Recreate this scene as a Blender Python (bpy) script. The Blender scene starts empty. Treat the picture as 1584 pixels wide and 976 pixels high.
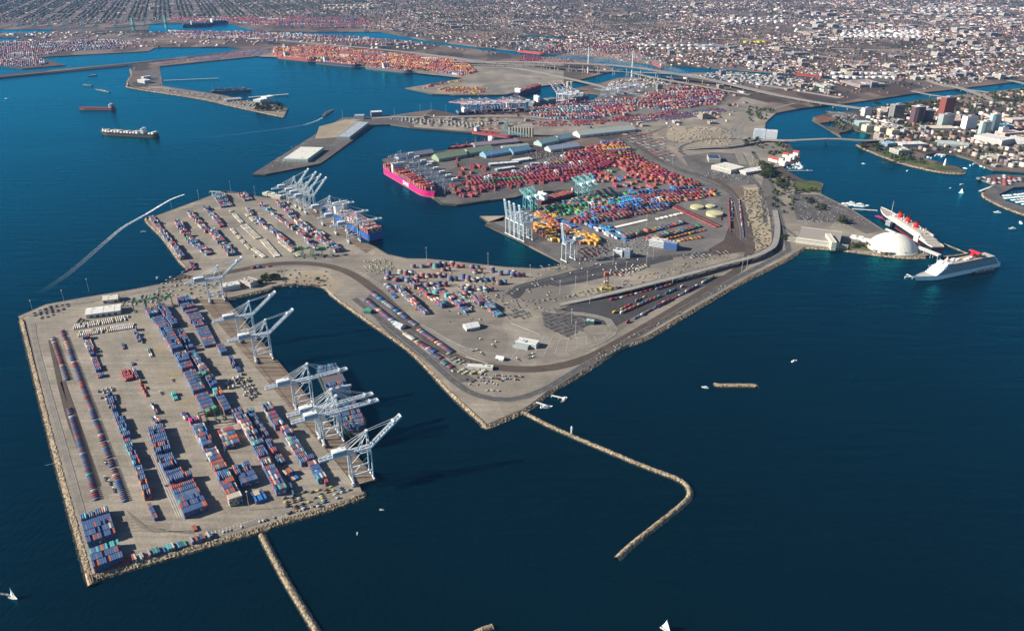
import bpy, math, random
import numpy as np
from mathutils import Vector, Matrix
from mathutils.geometry import delaunay_2d_cdt
R = math.radians
rnd = random.Random(7)
S = bpy.context.scene
C = S.collection
# ------------------------------------------------------------------ camera, sky, sun, exposure
FPX, PITCH, HC = 1210.0, R(25.3), 716.0
cam = bpy.data.cameras.new("camera"); camo = bpy.data.objects.new("camera", cam); C.objects.link(camo)
cam.sensor_fit = 'HORIZONTAL'; cam.sensor_width = 36.0; cam.lens = 36.0 * FPX / 1584.0
cam.clip_start = 5.0; cam.clip_end = 200000.0
camo.location = (0, 0, HC); camo.rotation_euler = (R(90) - PITCH, 0, 0)
S.camera = camo
SUN_EL, SUN_TO = R(28), R(6.5)          # elevation, direction the shadows point (from +X)
W = bpy.data.worlds.new("World"); S.world = W; W.use_nodes = True
nt = W.node_tree; nt.nodes.clear()
sky = nt.nodes.new('ShaderNodeTexSky'); sky.sky_type = 'NISHITA'; sky.sun_disc = False
sky.sun_elevation = SUN_EL; sky.sun_rotation = math.atan2(-math.cos(SUN_TO), -math.sin(SUN_TO))
sky.altitude = 300; sky.air_density = 0.65; sky.dust_density = 0.1; sky.ozone_density = 2.5
bg = nt.nodes.new('ShaderNodeBackground'); bg.inputs[1].default_value = 0.0625
wo = nt.nodes.new('ShaderNodeOutputWorld')
nt.links.new(sky.outputs[0], bg.inputs[0]); nt.links.new(bg.outputs[0], wo.inputs[0])
sl = bpy.data.lights.new("sun", 'SUN'); sl.energy = 5.0; sl.angle = R(0.5); sl.color = (1.0, 0.93, 0.83)
so = bpy.data.objects.new("sun", sl); C.objects.link(so)
so.rotation_euler = Vector((math.cos(SUN_TO), math.sin(SUN_TO), -math.tan(SUN_EL))).to_track_quat('-Z', 'Y').to_euler()
so.location = (0, 0, 3000)
S.view_settings.view_transform = 'Standard'; S.view_settings.look = 'None'
S.view_settings.exposure = 0.93; S.view_settings.gamma = 1.0; S.view_settings.use_curve_mapping = False
# ------------------------------------------------------------------ survey: where a point of the ground lies
GZ = 4.0
def P(u, v, z=GZ):
    """point of the level z under the photograph's pixel u, v (the survey of the harbour)"""
    a = u - 792.0
    b = FPX * math.cos(PITCH) + (488.0 - v) * math.sin(PITCH)
    c = -FPX * math.sin(PITCH) + (488.0 - v) * math.cos(PITCH)
    t = (z - HC) / c
    return np.array([a * t, b * t])
def PP(pts, z=GZ): return [P(u, v, z) for u, v in pts]
def zt(ox, oy, k, pts): return [(ox + x / k, oy + y / k) for x, y in pts]
# ------------------------------------------------------------------ materials
MATS = {}
def nodes(m):
    m.use_nodes = True; t = m.node_tree; b = t.nodes['Principled BSDF']; return t, b
def N(t, kind, **kw):
    n = t.nodes.new(kind)
    for k, v in kw.items(): setattr(n, k, v)
    return n
def noise_fac(t, scale, detail=6, rough=0.6, rotz=0, sx=1.0, sy=1.0, coord=None):
    tc = N(t, 'ShaderNodeTexCoord'); mp = N(t, 'ShaderNodeMapping')
    mp.inputs['Rotation'].default_value = (0, 0, rotz); mp.inputs['Scale'].default_value = (sx, sy, 1)
    mp.vector_type = 'TEXTURE' if False else 'POINT'
    t.links.new(tc.outputs['Object'], mp.inputs['Vector'])
    n = N(t, 'ShaderNodeTexNoise'); n.inputs['Scale'].default_value = scale
    n.inputs['Detail'].default_value = detail; n.inputs['Roughness'].default_value = rough
    t.links.new(mp.outputs[0], n.inputs['Vector']); return n.outputs['Fac']
def ramp(t, fac, stops):
    r = N(t, 'ShaderNodeValToRGB'); e = r.color_ramp.elements
    while len(e) < len(stops): e.new(0.5)
    for i, (p, c) in enumerate(stops):
        e[i].position = p; e[i].color = (*c, 1) if len(c) == 3 else c
    t.links.new(fac, r.inputs[0]); return r.outputs[0]
def mix(t, fac, a, b, mode='MIX'):
    m = N(t, 'ShaderNodeMix', data_type='RGBA', blend_type=mode)
    if isinstance(fac, (int, float)): m.inputs[0].default_value = fac
    else: t.links.new(fac, m.inputs[0])
    for i, s in ((6, a), (7, b)):
        if isinstance(s, tuple): m.inputs[i].default_value = (*s[:3], 1)
        else: t.links.new(s, m.inputs[i])
    return m.outputs[2]
def ground_mat(name, c, var=0.25, scale=0.02, streak=None, joint=None, rough=0.92, tint=None, parcel=None):
    """worn paving: broad stains, fine grain, tyre streaks along one heading, slab joints"""
    m = bpy.data.materials.new(name); t, b = nodes(m); MATS[name] = m
    d = tuple(x * (1 - var) for x in c); h = tuple(min(1, x * (1 + var)) for x in c)
    col = ramp(t, noise_fac(t, scale, 8, 0.65), [(0.3, d), (0.7, h)])
    g = ramp(t, noise_fac(t, 0.35, 4, 0.7), [(0.25, (0.72, 0.72, 0.72)), (0.75, (1.2, 1.2, 1.2))])
    col = mix(t, 1.0, col, g, 'MULTIPLY')
    if tint:
        f = ramp(t, noise_fac(t, scale * 0.4, 5, 0.6), [(0.45, (0, 0, 0)), (0.62, (1, 1, 1))])
        col = mix(t, f, col, tint)
    if parcel:
        sc, amt, ang = parcel; tc = N(t, 'ShaderNodeTexCoord'); mp = N(t, 'ShaderNodeMapping'); mp.inputs['Rotation'].default_value = (0, 0, -ang); mp.inputs['Scale'].default_value = (1, 0.45, 1)
        t.links.new(tc.outputs['Object'], mp.inputs['Vector']); vo = N(t, 'ShaderNodeTexVoronoi', distance='CHEBYCHEV'); vo.inputs['Scale'].default_value = sc; t.links.new(mp.outputs[0], vo.inputs['Vector'])
        sp = N(t, 'ShaderNodeSeparateColor'); t.links.new(vo.outputs['Color'], sp.inputs[0])
        pc = ramp(t, sp.outputs[0], [(0.0, (1 - amt,) * 3), (0.35, (1 - amt * .5, 1 - amt * .55, 1 - amt * .6)), (0.6, (1, 1, 1)), (1.0, (1 + amt * .9, 1 + amt * .85, 1 + amt * .75))]); pc_n = pc.node; pc_n.color_ramp.interpolation = 'CONSTANT'
        col = mix(t, 1.0, col, pc, 'MULTIPLY')
    if streak:
        ang, amt, w = streak
        s = ramp(t, noise_fac(t, 1.0, 3, 0.6, -ang, 0.004, w), [(0.35, (1 - amt,) * 3), (0.65, (1 + amt * 0.3,) * 3)])
        col = mix(t, 1.0, col, s, 'MULTIPLY')
    if joint:
        ang, bw, bh, amt = joint
        tc = N(t, 'ShaderNodeTexCoord'); mp = N(t, 'ShaderNodeMapping'); mp.inputs['Rotation'].default_value = (0, 0, -ang)
        t.links.new(tc.outputs['Object'], mp.inputs['Vector'])
        br = N(t, 'ShaderNodeTexBrick'); br.offset = 0.0
        br.inputs['Color1'].default_value = (1, 1, 1, 1); br.inputs['Color2'].default_value = (0.9, 0.9, 0.9, 1)
        br.inputs['Mortar'].default_value = (1 - amt, 1 - amt, 1 - amt, 1)
        br.inputs['Scale'].default_value = 1.0; br.inputs['Mortar Size'].default_value = 0.35; br.inputs['Mortar Smooth'].default_value = 0.3
        br.inputs['Brick Width'].default_value = bw; br.inputs['Row Height'].default_value = bh
        t.links.new(mp.outputs[0], br.inputs['Vector']); col = mix(t, 1.0, col, br.outputs[0], 'MULTIPLY')
    t.links.new(col, b.inputs['Base Color']); b.inputs['Roughness'].default_value = rough
    b.inputs['Specular IOR Level'].default_value = 0.2
    return m
def paint_mat(name, rough=0.55, dirt=0.2, scale=0.3, spec=0.35):
    """paint or cladding whose colour is stored per piece, with grime"""
    m = bpy.data.materials.new(name); t, b = nodes(m); MATS[name] = m
    a = N(t, 'ShaderNodeAttribute', attribute_name='Col')
    g = ramp(t, noise_fac(t, scale, 5, 0.65), [(0.3, (1 - dirt,) * 3), (0.7, (1.05,) * 3)])
    t.links.new(mix(t, 1.0, a.outputs['Color'], g, 'MULTIPLY'), b.inputs['Base Color'])
    b.inputs['Roughness'].default_value = rough; b.inputs['Specular IOR Level'].default_value = spec
    return m
paint_mat('paint'); paint_mat('matte', 0.95, 0.3, 0.08, 0.15); paint_mat('rock', 0.95, 0.45, 0.5, 0.15)
def foliage_mat(name, a, b_):
    m = bpy.data.materials.new(name); t, b = nodes(m); MATS[name] = m
    t.links.new(ramp(t, noise_fac(t, 0.35, 4, 0.7), [(0.3, a), (0.7, b_)]), b.inputs['Base Color'])
    b.inputs['Roughness'].default_value = 0.9; b.inputs['Specular IOR Level'].default_value = 0.1
foliage_mat('leaf', (0.022, 0.036, 0.014), (0.055, 0.072, 0.026)); foliage_mat('leaf_dry', (0.05, 0.055, 0.02), (0.10, 0.10, 0.04))
def win_mat(name, wall, glass, sx, sz, fx=0.6, fz=0.6):
    """a facade with rows of windows set into the wall"""
    m = bpy.data.materials.new(name); t, b = nodes(m); MATS[name] = m
    tc = N(t, 'ShaderNodeTexCoord'); sp = N(t, 'ShaderNodeSeparateXYZ'); t.links.new(tc.outputs['Object'], sp.inputs[0])
    def band(o, step, frac):
        a = N(t, 'ShaderNodeMath', operation='DIVIDE'); a.inputs[1].default_value = step; t.links.new(o, a.inputs[0])
        f = N(t, 'ShaderNodeMath', operation='FRACT'); t.links.new(a.outputs[0], f.inputs[0])
        g = N(t, 'ShaderNodeMath', operation='LESS_THAN'); g.inputs[1].default_value = frac; t.links.new(f.outputs[0], g.inputs[0]); return g.outputs[0]
    ad = N(t, 'ShaderNodeMath', operation='ADD'); t.links.new(sp.outputs[0], ad.inputs[0]); t.links.new(sp.outputs[1], ad.inputs[1])
    mu = N(t, 'ShaderNodeMath', operation='MULTIPLY'); t.links.new(band(ad.outputs[0], sx, fx), mu.inputs[0]); t.links.new(band(sp.outputs[2], sz, fz), mu.inputs[1])
    ge = N(t, 'ShaderNodeNewGeometry'); s2 = N(t, 'ShaderNodeSeparateXYZ'); t.links.new(ge.outputs['Normal'], s2.inputs[0])
    up = N(t, 'ShaderNodeMath', operation='LESS_THAN'); up.inputs[1].default_value = 0.5; t.links.new(s2.outputs[2], up.inputs[0])
    m2 = N(t, 'ShaderNodeMath', operation='MULTIPLY'); t.links.new(mu.outputs[0], m2.inputs[0]); t.links.new(up.outputs[0], m2.inputs[1])
    t.links.new(mix(t, m2.outputs[0], wall, glass), b.inputs['Base Color'])
    r = N(t, 'ShaderNodeMapRange'); r.inputs[3].default_value = 0.8; r.inputs[4].default_value = 0.25; t.links.new(m2.outputs[0], r.inputs[0])
    t.links.new(r.outputs[0], b.inputs['Roughness']); return m
def water_mat():
    """clear deep sea: dark body colour under a rippled surface that mirrors the sky"""
    m = bpy.data.materials.new('water'); t, b = nodes(m); MATS['water'] = m; t.nodes.remove(b); out = t.nodes['Material Output']
    col = ramp(t, noise_fac(t, 0.0011, 4, 0.55), [(0.3, (0.0006, 0.0068, 0.0105)), (0.7, (0.0009, 0.0105, 0.0175))])
    f1 = noise_fac(t, 0.13, 6, 0.65, R(-25), 1.0, 0.5); f2 = noise_fac(t, 0.02, 3, 0.5, R(-12), 0.5, 2.2)
    ad = N(t, 'ShaderNodeMath', operation='MULTIPLY_ADD'); ad.inputs[1].default_value = 1.3; t.links.new(f2, ad.inputs[0]); t.links.new(f1, ad.inputs[2])
    bu = N(t, 'ShaderNodeBump'); bu.inputs['Strength'].default_value = 0.7; bu.inputs['Distance'].default_value = 1.5
    t.links.new(ad.outputs[0], bu.inputs['Height'])
    df = N(t, 'ShaderNodeBsdfDiffuse'); t.links.new(col, df.inputs['Color']); t.links.new(bu.outputs[0], df.inputs['Normal'])
    gl = N(t, 'ShaderNodeBsdfGlossy'); gl.inputs['Color'].default_value = (0.04, 0.82, 1.0, 1); rg = N(t, 'ShaderNodeMapRange'); rg.inputs[1].default_value = 0.35; rg.inputs[2].default_value = 0.65; rg.inputs[3].default_value = 0.1; rg.inputs[4].default_value = 0.3; t.links.new(noise_fac(t, 0.0022, 5, 0.6, R(-20), 0.5, 2.0), rg.inputs[0]); t.links.new(rg.outputs[0], gl.inputs['Roughness']); t.links.new(bu.outputs[0], gl.inputs['Normal'])
    fr = N(t, 'ShaderNodeFresnel'); fr.inputs['IOR'].default_value = 1.33; t.links.new(bu.outputs[0], fr.inputs['Normal'])
    mx = N(t, 'ShaderNodeMixShader'); t.links.new(fr.outputs[0], mx.inputs[0]); t.links.new(df.outputs[0], mx.inputs[1]); t.links.new(gl.outputs[0], mx.inputs[2]); t.links.new(mx.outputs[0], out.inputs['Surface'])
water_mat()
def foam_mat():
    m = bpy.data.materials.new('foam'); t, b = nodes(m); MATS['foam'] = m; b.inputs['Base Color'].default_value = (.9, .93, .94, 1); b.inputs['Roughness'].default_value = .9
    a = N(t, 'ShaderNodeAttribute', attribute_name='Col'); g = ramp(t, noise_fac(t, 0.16, 5, 0.7), [(0.36, (0, 0, 0)), (0.62, (1, 1, 1))]); t.links.new(mix(t, 1.0, a.outputs['Color'], g, 'MULTIPLY'), b.inputs['Alpha'])
foam_mat()
# ------------------------------------------------------------------ mesh helpers
def tag(o, label=None, cat=None, group=None, kind=None):
    if label: o['label'] = label
    if cat: o['category'] = cat
    if group: o['group'] = group
    if kind: o['kind'] = kind
    return o
def empty(name, loc, rz=0.0, label=None, cat=None, group=None):
    o = bpy.data.objects.new(name, None); C.objects.link(o); o.location = loc; o.rotation_euler = (0, 0, rz)
    return tag(o, label, cat, group)
class MB:
    """collects faces with a colour each, then links them as ONE mesh"""
    def __init__(s): s.v = []; s.f = []; s.c = []; s.n = 0; s.bulk = []
    def add(s, vs, fs, col):
        n = s.n; s.v.extend([tuple(map(float, v)) for v in vs]); s.n += len(vs)
        s.f.extend([tuple(n + i for i in f) for f in fs]); s.c.extend([col] * len(fs)); return s
    def box(s, x, y, z, lx, ly, lz, rot=0.0, col=(.5, .5, .5), top=None):
        """centre x, y, base z"""
        c, k = math.cos(rot), math.sin(rot); vs = []
        for zz in (z, z + lz):
            for dx, dy in ((-1, -1), (1, -1), (1, 1), (-1, 1)):
                a, b = dx * lx / 2, dy * ly / 2; vs.append((x + a * c - b * k, y + a * k + b * c, zz))
        s.add(vs, [(3, 2, 1, 0), (0, 1, 5, 4), (1, 2, 6, 5), (2, 3, 7, 6), (3, 0, 4, 7)], col)
        return s.add(vs[4:], [(0, 1, 2, 3)], top or col)
    def beam(s, a, b, w=1.0, h=None, col=(.5, .5, .5)):
        a, b = Vector(a), Vector(b); h = h or w; d = (b - a).normalized()
        u = Vector((0, 0, 1)) if abs(d.z) < 0.95 else Vector((0, 1, 0))
        r = d.cross(u).normalized(); q = r.cross(d).normalized(); vs = []
        for p in (a, b):
            for i, j in ((-1, -1), (1, -1), (1, 1), (-1, 1)): vs.append(p + r * (i * w / 2) + q * (j * h / 2))
        return s.add(vs, [(0, 1, 2, 3), (7, 6, 5, 4), (0, 4, 5, 1), (1, 5, 6, 2), (2, 6, 7, 3), (3, 7, 4, 0)], col)
    def cyl(s, x, y, z, r, h, n=16, col=(.5, .5, .5), r2=None, cone=0.0, top=None):
        r2 = r if r2 is None else r2; vs = []
        for zz, rr in ((z, r), (z + h, r2)):
            for i in range(n): a = 2 * math.pi * i / n; vs.append((x + rr * math.cos(a), y + rr * math.sin(a), zz))
        s.add(vs, [(i, (i + 1) % n, n + (i + 1) % n, n + i) for i in range(n)], col)
        vs2 = vs[n:] + [(x, y, z + h + cone)]
        return s.add(vs2, [(i, (i + 1) % n, n) for i in range(n)], top or col)
    def prism(s, pts, z0, z1, col, top=None):
        n = len(pts); vs = [(p[0], p[1], z0) for p in pts] + [(p[0], p[1], z1) for p in pts]
        s.add(vs, [(i, (i + 1) % n, n + (i + 1) % n, n + i) for i in range(n)], col)
        return s.add(vs[n:], [tuple(range(n))], top or col)
    def gable(s, x, y, z, lx, ly, h, rise, rot=0.0, wall=(.5, .5, .5), roof=(.4, .4, .4)):
        """shed with its ridge along lx"""
        c, k = math.cos(rot), math.sin(rot)
        def T(a, b, zz): return (x + a * c - b * k, y + a * k + b * c, zz)
        X, Y = lx / 2, ly / 2
        vs = [T(-X, -Y, z), T(X, -Y, z), T(X, Y, z), T(-X, Y, z), T(-X, -Y, z + h), T(X, -Y, z + h), T(X, Y, z + h), T(-X, Y, z + h), T(-X, 0, z + h + rise), T(X, 0, z + h + rise)]
        s.add(vs, [(0, 1, 5, 4), (2, 3, 7, 6), (1, 2, 6, 9, 5), (3, 0, 4, 8, 7)], wall)
        return s.add(vs, [(4, 5, 9, 8), (6, 7, 8, 9)], roof)
    def build(s, name, mat='paint', parent=None, link=True, smooth=False):
        me = bpy.data.meshes.new(name); me.from_pydata(s.v, [], s.f)
        a = me.attributes.new('Col', 'FLOAT_COLOR', 'FACE')
        a.data.foreach_set('color', np.array([(*c[:3], 1.0) for c in s.c], 'f').ravel())
        me.materials.append(MATS[mat] if isinstance(mat, str) else mat)
        if smooth: me.shade_smooth()
        o = bpy.data.objects.new(name, me)
        if link: C.objects.link(o)
        if parent is not None: o.parent = parent
        return o
def bulk_boxes(name, B, cols, mat='paint'):
    """many boxes as one mesh; B rows: x, y, z, lx, ly, lz, rot"""
    B = np.asarray(B, float); cols = np.asarray(cols, float); n = len(B)
    sx = np.array([-1, 1, 1, -1, -1, 1, 1, -1]) / 2; sy = np.array([-1, -1, 1, 1, -1, -1, 1, 1]) / 2; sz = np.array([0, 0, 0, 0, 1, 1, 1, 1])
    a = B[:, 3:4] * sx; b = B[:, 4:5] * sy; c = np.cos(B[:, 6:7]); k = np.sin(B[:, 6:7])
    V = np.stack([B[:, 0:1] + a * c - b * k, B[:, 1:2] + a * k + b * c, B[:, 2:3] + B[:, 5:6] * sz], 2).reshape(-1, 3)
    F = np.array([(0, 1, 5, 4), (1, 2, 6, 5), (2, 3, 7, 6), (3, 0, 4, 7), (4, 5, 6, 7)])
    I = (np.arange(n)[:, None, None] * 8 + F).reshape(-1)
    me = bpy.data.meshes.new(name); me.vertices.add(len(V)); me.vertices.foreach_set('co', V.ravel())
    me.loops.add(len(I)); me.loops.foreach_set('vertex_index', I.astype('i'))
    me.polygons.add(n * 5); me.polygons.foreach_set('loop_start', (np.arange(n * 5) * 4).astype('i'))
    me.update(calc_edges=True)
    at = me.attributes.new('Col', 'FLOAT_COLOR', 'FACE')
    at.data.foreach_set('color', np.repeat(np.c_[cols, np.ones(n)], 5, 0).astype('f').ravel())
    me.materials.append(MATS[mat]); o = bpy.data.objects.new(name, me); C.objects.link(o); return o
def inside(p, poly):
    x, y = p; r = False; n = len(poly)
    for i in range(n):
        x1, y1 = poly[i]; x2, y2 = poly[i - 1]
        if (y1 > y) != (y2 > y) and x < (x2 - x1) * (y - y1) / (y2 - y1) + x1: r = not r
    return r
def sheet(name, poly, z, mat, holes=(), skirt=None, kind='structure', depth=8.0, px=True):
    """flat area with holes; skirt: colour material slot for its walls down to the water"""
    polys = [[P(u, v) if px else np.array((u, v)) for u, v in q] for q in [poly, *holes]]
    vs = []; fs = []
    for q in polys:
        n0 = len(vs); vs += [Vector((a[0], a[1])) for a in q]; fs.append(list(range(n0, n0 + len(q))))
    es = [(f[i], f[(i + 1) % len(f)]) for f in fs for i in range(len(f))]
    V, E_, F, _, _, _ = delaunay_2d_cdt(vs, es, [], 0, 0.01)
    keep = []
    for f in F:
        c = sum((V[i] for i in f), Vector((0, 0))) / len(f)
        if inside(c, polys[0]) and not any(inside(c, h) for h in polys[1:]):
            a, b, d = V[f[0]], V[f[1]], V[f[2]]
            if (b - a).cross(d - a) < 0: f = f[::-1]
            keep.append(tuple(f))
    m = MB(); m.add([(v.x, v.y, z) for v in V], keep, (.5, .5, .5))
    if skirt:
        cnt = {}
        for f in keep:
            for i in range(len(f)):
                e = (f[i], f[(i + 1) % len(f)])
                if (e[1], e[0]) in cnt: del cnt[(e[1], e[0])]
                else: cnt[e] = 1
        for a, b in cnt:
            A, B = V[a], V[b]; m.add([(A.x, A.y, z), (B.x, B.y, z), (B.x, B.y, z - depth), (A.x, A.y, z - depth)], [(3, 2, 1, 0)], skirt)
    o = m.build(name, mat); tag(o, kind=kind); return o
def smooth_line(pts, step):
    """Catmull-Rom through world points, resampled every step metres"""
    p = [np.array(q, float) for q in pts]; p = [2 * p[0] - p[1]] + p + [2 * p[-1] - p[-2]]; out = []
    for i in range(1, len(p) - 2):
        a, b, c, d = p[i - 1:i + 3]; n = max(1, int(np.linalg.norm(c - b) / step))
        for k in range(n):
            t = k / n; out.append(0.5 * (2 * b + (c - a) * t + (2 * a - 5 * b + 4 * c - d) * t * t + (3 * b - 3 * c + d - a) * t ** 3))
    out.append(p[-2]); return out
def offsets(L):
    N_ = []
    for i in range(len(L)):
        d = L[min(i + 1, len(L) - 1)][:2] - L[max(i - 1, 0)][:2]; d = d / (np.linalg.norm(d) + 1e-9); N_.append(np.array([-d[1], d[0]]))
    return N_
def ribbon(m, pts, w, z, col, off=0.0, px=True, step=25.0, dash=None, thick=0.0):
    L = smooth_line(PP(pts) if px else pts, step); Nn = offsets(L)
    for i in range(len(L) - 1):
        if dash and (i % (dash[0] + dash[1])) >= dash[0]: continue
        a0 = L[i][:2] + Nn[i] * (off + w / 2); a1 = L[i][:2] + Nn[i] * (off - w / 2)
        b0 = L[i + 1][:2] + Nn[i + 1] * (off + w / 2); b1 = L[i + 1][:2] + Nn[i + 1] * (off - w / 2)
        z0 = z if not callable(z) else z(i / (len(L) - 1)); z1 = z if not callable(z) else z((i + 1) / (len(L) - 1))
        vs = [(*a0, z0), (*a1, z0), (*b1, z1), (*b0, z1)]; m.add(vs, [(0, 1, 2, 3)], col)
        if thick:
            lo = [(x, y, q - thick) for x, y, q in vs]; m.add(vs + lo, [(7, 6, 5, 4), (1, 5, 6, 2), (4, 0, 3, 7)], tuple(c * 0.8 for c in col))
    return L, Nn
# ================================================================== THE SETTING
wm = MB(); wm.add([(-60000, -3000, 0), (60000, -3000, 0), (60000, 60000, 0), (-60000, 60000, 0)], [(0, 1, 2, 3)], (0, 0, 0))
tag(wm.build('harbour_water', 'water'), kind='structure')
CON = (0.30, 0.262, 0.205)
ground_mat('city_ground', (0.185, 0.132, 0.10), 0.4, 0.004, tint=(0.11, 0.095, 0.08), parcel=(1 / 150, .55, R(20)))
ground_mat('concrete', CON, 0.27, 0.012, streak=(R(124), 0.18, 0.12), joint=(R(124), 30, 3.6, 0.15), parcel=(1 / 130, .08, R(124)))
ground_mat('concrete_plain', (0.285, 0.25, 0.195), 0.24, 0.012, streak=(R(150), 0.15, 0.1), tint=(0.19, 0.17, 0.145), parcel=(1 / 70, .16, R(30)))
ground_mat('apron', (0.215, 0.165, 0.12), 0.18, 0.02, streak=(R(124), 0.62, 0.3))
ground_mat('yard_grey', (0.165, 0.152, 0.138), 0.22, 0.014, streak=(R(0), 0.15, 0.1), parcel=(1 / 60, .2, R(16)))
ground_mat('asphalt', (0.055, 0.054, 0.055), 0.25, 0.02)
ground_mat('asphalt_old', (0.125, 0.115, 0.105), 0.22, 0.02, parcel=(1 / 45, .25, R(30)))
ground_mat('dirt', (0.33, 0.27, 0.19), 0.25, 0.01, tint=(0.24, 0.2, 0.14))
ground_mat('track_bed', (0.085, 0.068, 0.055), 0.25, 0.03)
ground_mat('lawn', (0.10, 0.115, 0.035), 0.3, 0.02, tint=(0.05, 0.07, 0.02))
ground_mat('tidal_mud', (0.17, 0.085, 0.045), 0.2, 0.02)
bankwall = (0.22, 0.19, 0.15)
TL1, TL2, TL3, TL4, TL5 = (0, 0, 3.96), (400, 0, 3.96), (800, 0, 3.96), (1184, 0, 3.96), (0, 246, 3.96)
coast = [(-700, -74), (-700, 104), (0, 102), (33, 107), (101, 101), (60, 89), (130, 85), (230, 79.5), (240, 74), (353, 73), (374, 74), (353, 80.5), (217, 96), (0, 116), (-700, 172), (-700, 178),
    (0, 121), (197, 101.5), (213, 102), (202, 108), (204, 116), (200, 122.5), (198, 130.8), (206, 136.5), (305, 152), (387, 170), (439.6, 180.8), (446, 167.7), (411.7, 159.5), (387, 157), (375.5, 153.7),
    (331, 144.7), (288.5, 139), (251.6, 133), (246.6, 102.8), (400, 87), (430, 88.4), (496, 96), (561.6, 103.5), (620, 110), (640, 112.4), (718.5, 121), (685.7, 127), (627, 136.5), (669, 145.8), (703.7, 147.5),
    (754.6, 147.5), (784, 146.7), (817, 170.5), (705, 177), (671, 169.6), (640, 173.7), (610, 178.6), (560.6, 181), (529.4, 181.9), (390.7, 269), (411, 269.7), (495, 253), (578.7, 194), (603, 192.5), (640, 198),
    (730, 205), (792, 211.5), (800, 215), (763.8, 219), (734, 226), (694.8, 232), (668.5, 235.3), (614, 239), (591, 246.8), (596, 252), (683, 315.5), (706, 317.4), (767, 308.4), (797.5, 305), (824, 296.5), (855, 295),
    (883, 295.7), (888, 306.5), (828.7, 320), (797.5, 329.4), (781, 333.5), (741.6, 334.3), (755.6, 345), (750, 347.5), (805.7, 373.7), (869, 406), (863, 411), (832.7, 415.4), (787, 412.8), (736.8, 407.8), (661, 400), (630, 399.6),
    (600, 393), (580.6, 381.5), (556, 371.7), (498.5, 325.7), (455, 305.5), (433.5, 308), (400.6, 303.8), (371, 298), (348, 295.6), (336, 297.8), (308, 309), (242, 333), (226, 339.4), (252.5, 368), (278, 402.6),
    (290, 416), (281, 424), (252.5, 438), (202, 448), (126, 460.6), (70.7, 470.7), (28, 489), (39, 496), (83, 682), (141, 890), (303, 844), (400, 816), (434, 804), (507, 783), (562, 764), (555, 748.6), (583, 741),
    (444, 574), (350.5, 463), (384, 455), (412, 448), (433, 441), (466, 438), (500, 443), (516, 457), (560, 489), (636, 543), (700, 609), (754, 657), (815, 631), (850, 605), (909, 570), (961, 536.6), (1001, 521), (1069.6, 481),
    (1138, 440.6), (1213.5, 402.7), (1244, 382), (1300, 386), (1361, 394), (1400, 398), (1431, 397), (1444, 392), (1422.6, 382.8), (1368.5, 356), (1318, 324), (1270, 300), (1271, 293), (1274, 285), (1266, 280.4), (1249.5, 279.7),
    (1238.5, 276.4), (1219, 265), (1211, 258), (1236, 249), (1238, 242), (1228, 232), (1218, 220), (1201, 214), (1183, 199), (1184, 191), (1191, 183), (1201, 175), (1238.5, 168), (1271, 164), (1311, 160), (1353.5, 154),
    (1417.6, 144.6), (1481.6, 138), (1504.6, 134.8), (1567, 127.4), (1800, 100), (1800, 112), (1584, 136.4), (1509.5, 144.6), (1460, 149.6), (1389.7, 160), (1334, 169.7), (1283, 174.6), (1258, 181), (1256.5, 186), (1268, 192.7),
    (1301, 212.4), (1297.6, 205.8), (1320.6, 201), (1350, 207.5), (1343, 217), (1325.5, 224), (1345, 233.7), (1386, 249.5), (1416, 258), (1455, 266), (1485, 268), (1492, 264.5), (1480, 258), (1455, 251), (1429, 245), (1432, 240),
    (1449, 236), (1478, 240), (1504.6, 248), (1518, 256), (1536, 263), (1584, 266), (1700, 268), (2600, 300), (2600, -74)]
channel = [(823.6, 166), (911, 154), (923.7, 151), (925, 146), (905, 144), (887, 142.7), (888, 137.6), (929, 128.8), (956.6, 121), (1000, 119), (1052, 120), (1068, 113), (1138, 112.5), (1229, 118.5), (1285, 123), (1376, 128.5),
    (1376, 126), (1285, 119.5), (1229.5, 115), (1138, 108.6), (1068, 103.5), (1025, 101), (951.5, 93.4), (906, 88), (840, 83), (800, 79), (740, 73), (655, 62), (590, 50), (400, 49.5), (350, 35), (232, 38), (228, 49), (350, 52),
    (400, 54), (540, 57), (620, 62), (690, 71), (740, 77), (800, 85), (840, 88), (906, 94), (940, 103), (956, 108.6), (926, 116), (886, 127), (872, 131), (855, 131), (836.7, 134), (784, 146.7), (784, 160), (800, 172)]
ponds = [[(-80, 46), (83, 46.5), (83, 51), (-80, 52)], [(-80, 58), (36, 59), (20, 66), (-80, 67)], [(1123, 122), (1150, 124), (1153, 127), (1127, 126)], [(1252, 133), (1275, 136), (1270, 141), (1256, 138)],
    [(1268, 191), (1298, 186.5), (1301, 190), (1292, 196), (1277, 196.5)], [(1584, 77), (1640, 80), (1640, 82), (1584, 80)], [(800, 53), (880, 58), (878, 61), (800, 56.5)]]
sheet('mainland_ground', coast, GZ, 'city_ground', [channel, *ponds], skirt=bankwall)
marina = [(1510, 275), (1537.5, 286), (1521, 298), (1523.6, 305), (1550, 319), (1584, 332), (1660, 360), (1760, 380), (1800, 290), (1660, 276), (1584, 272), (1540, 270)]
basin = [(1545, 301), (1568, 290), (1640, 286), (1720, 300), (1720, 348), (1600, 325), (1556, 311)]
sheet('marina_ground', marina, GZ, 'asphalt_old', [basin], skirt=bankwall)
jet = [(348, 296), (324, 294.5), (322, 296.5), (340, 299)]
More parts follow.
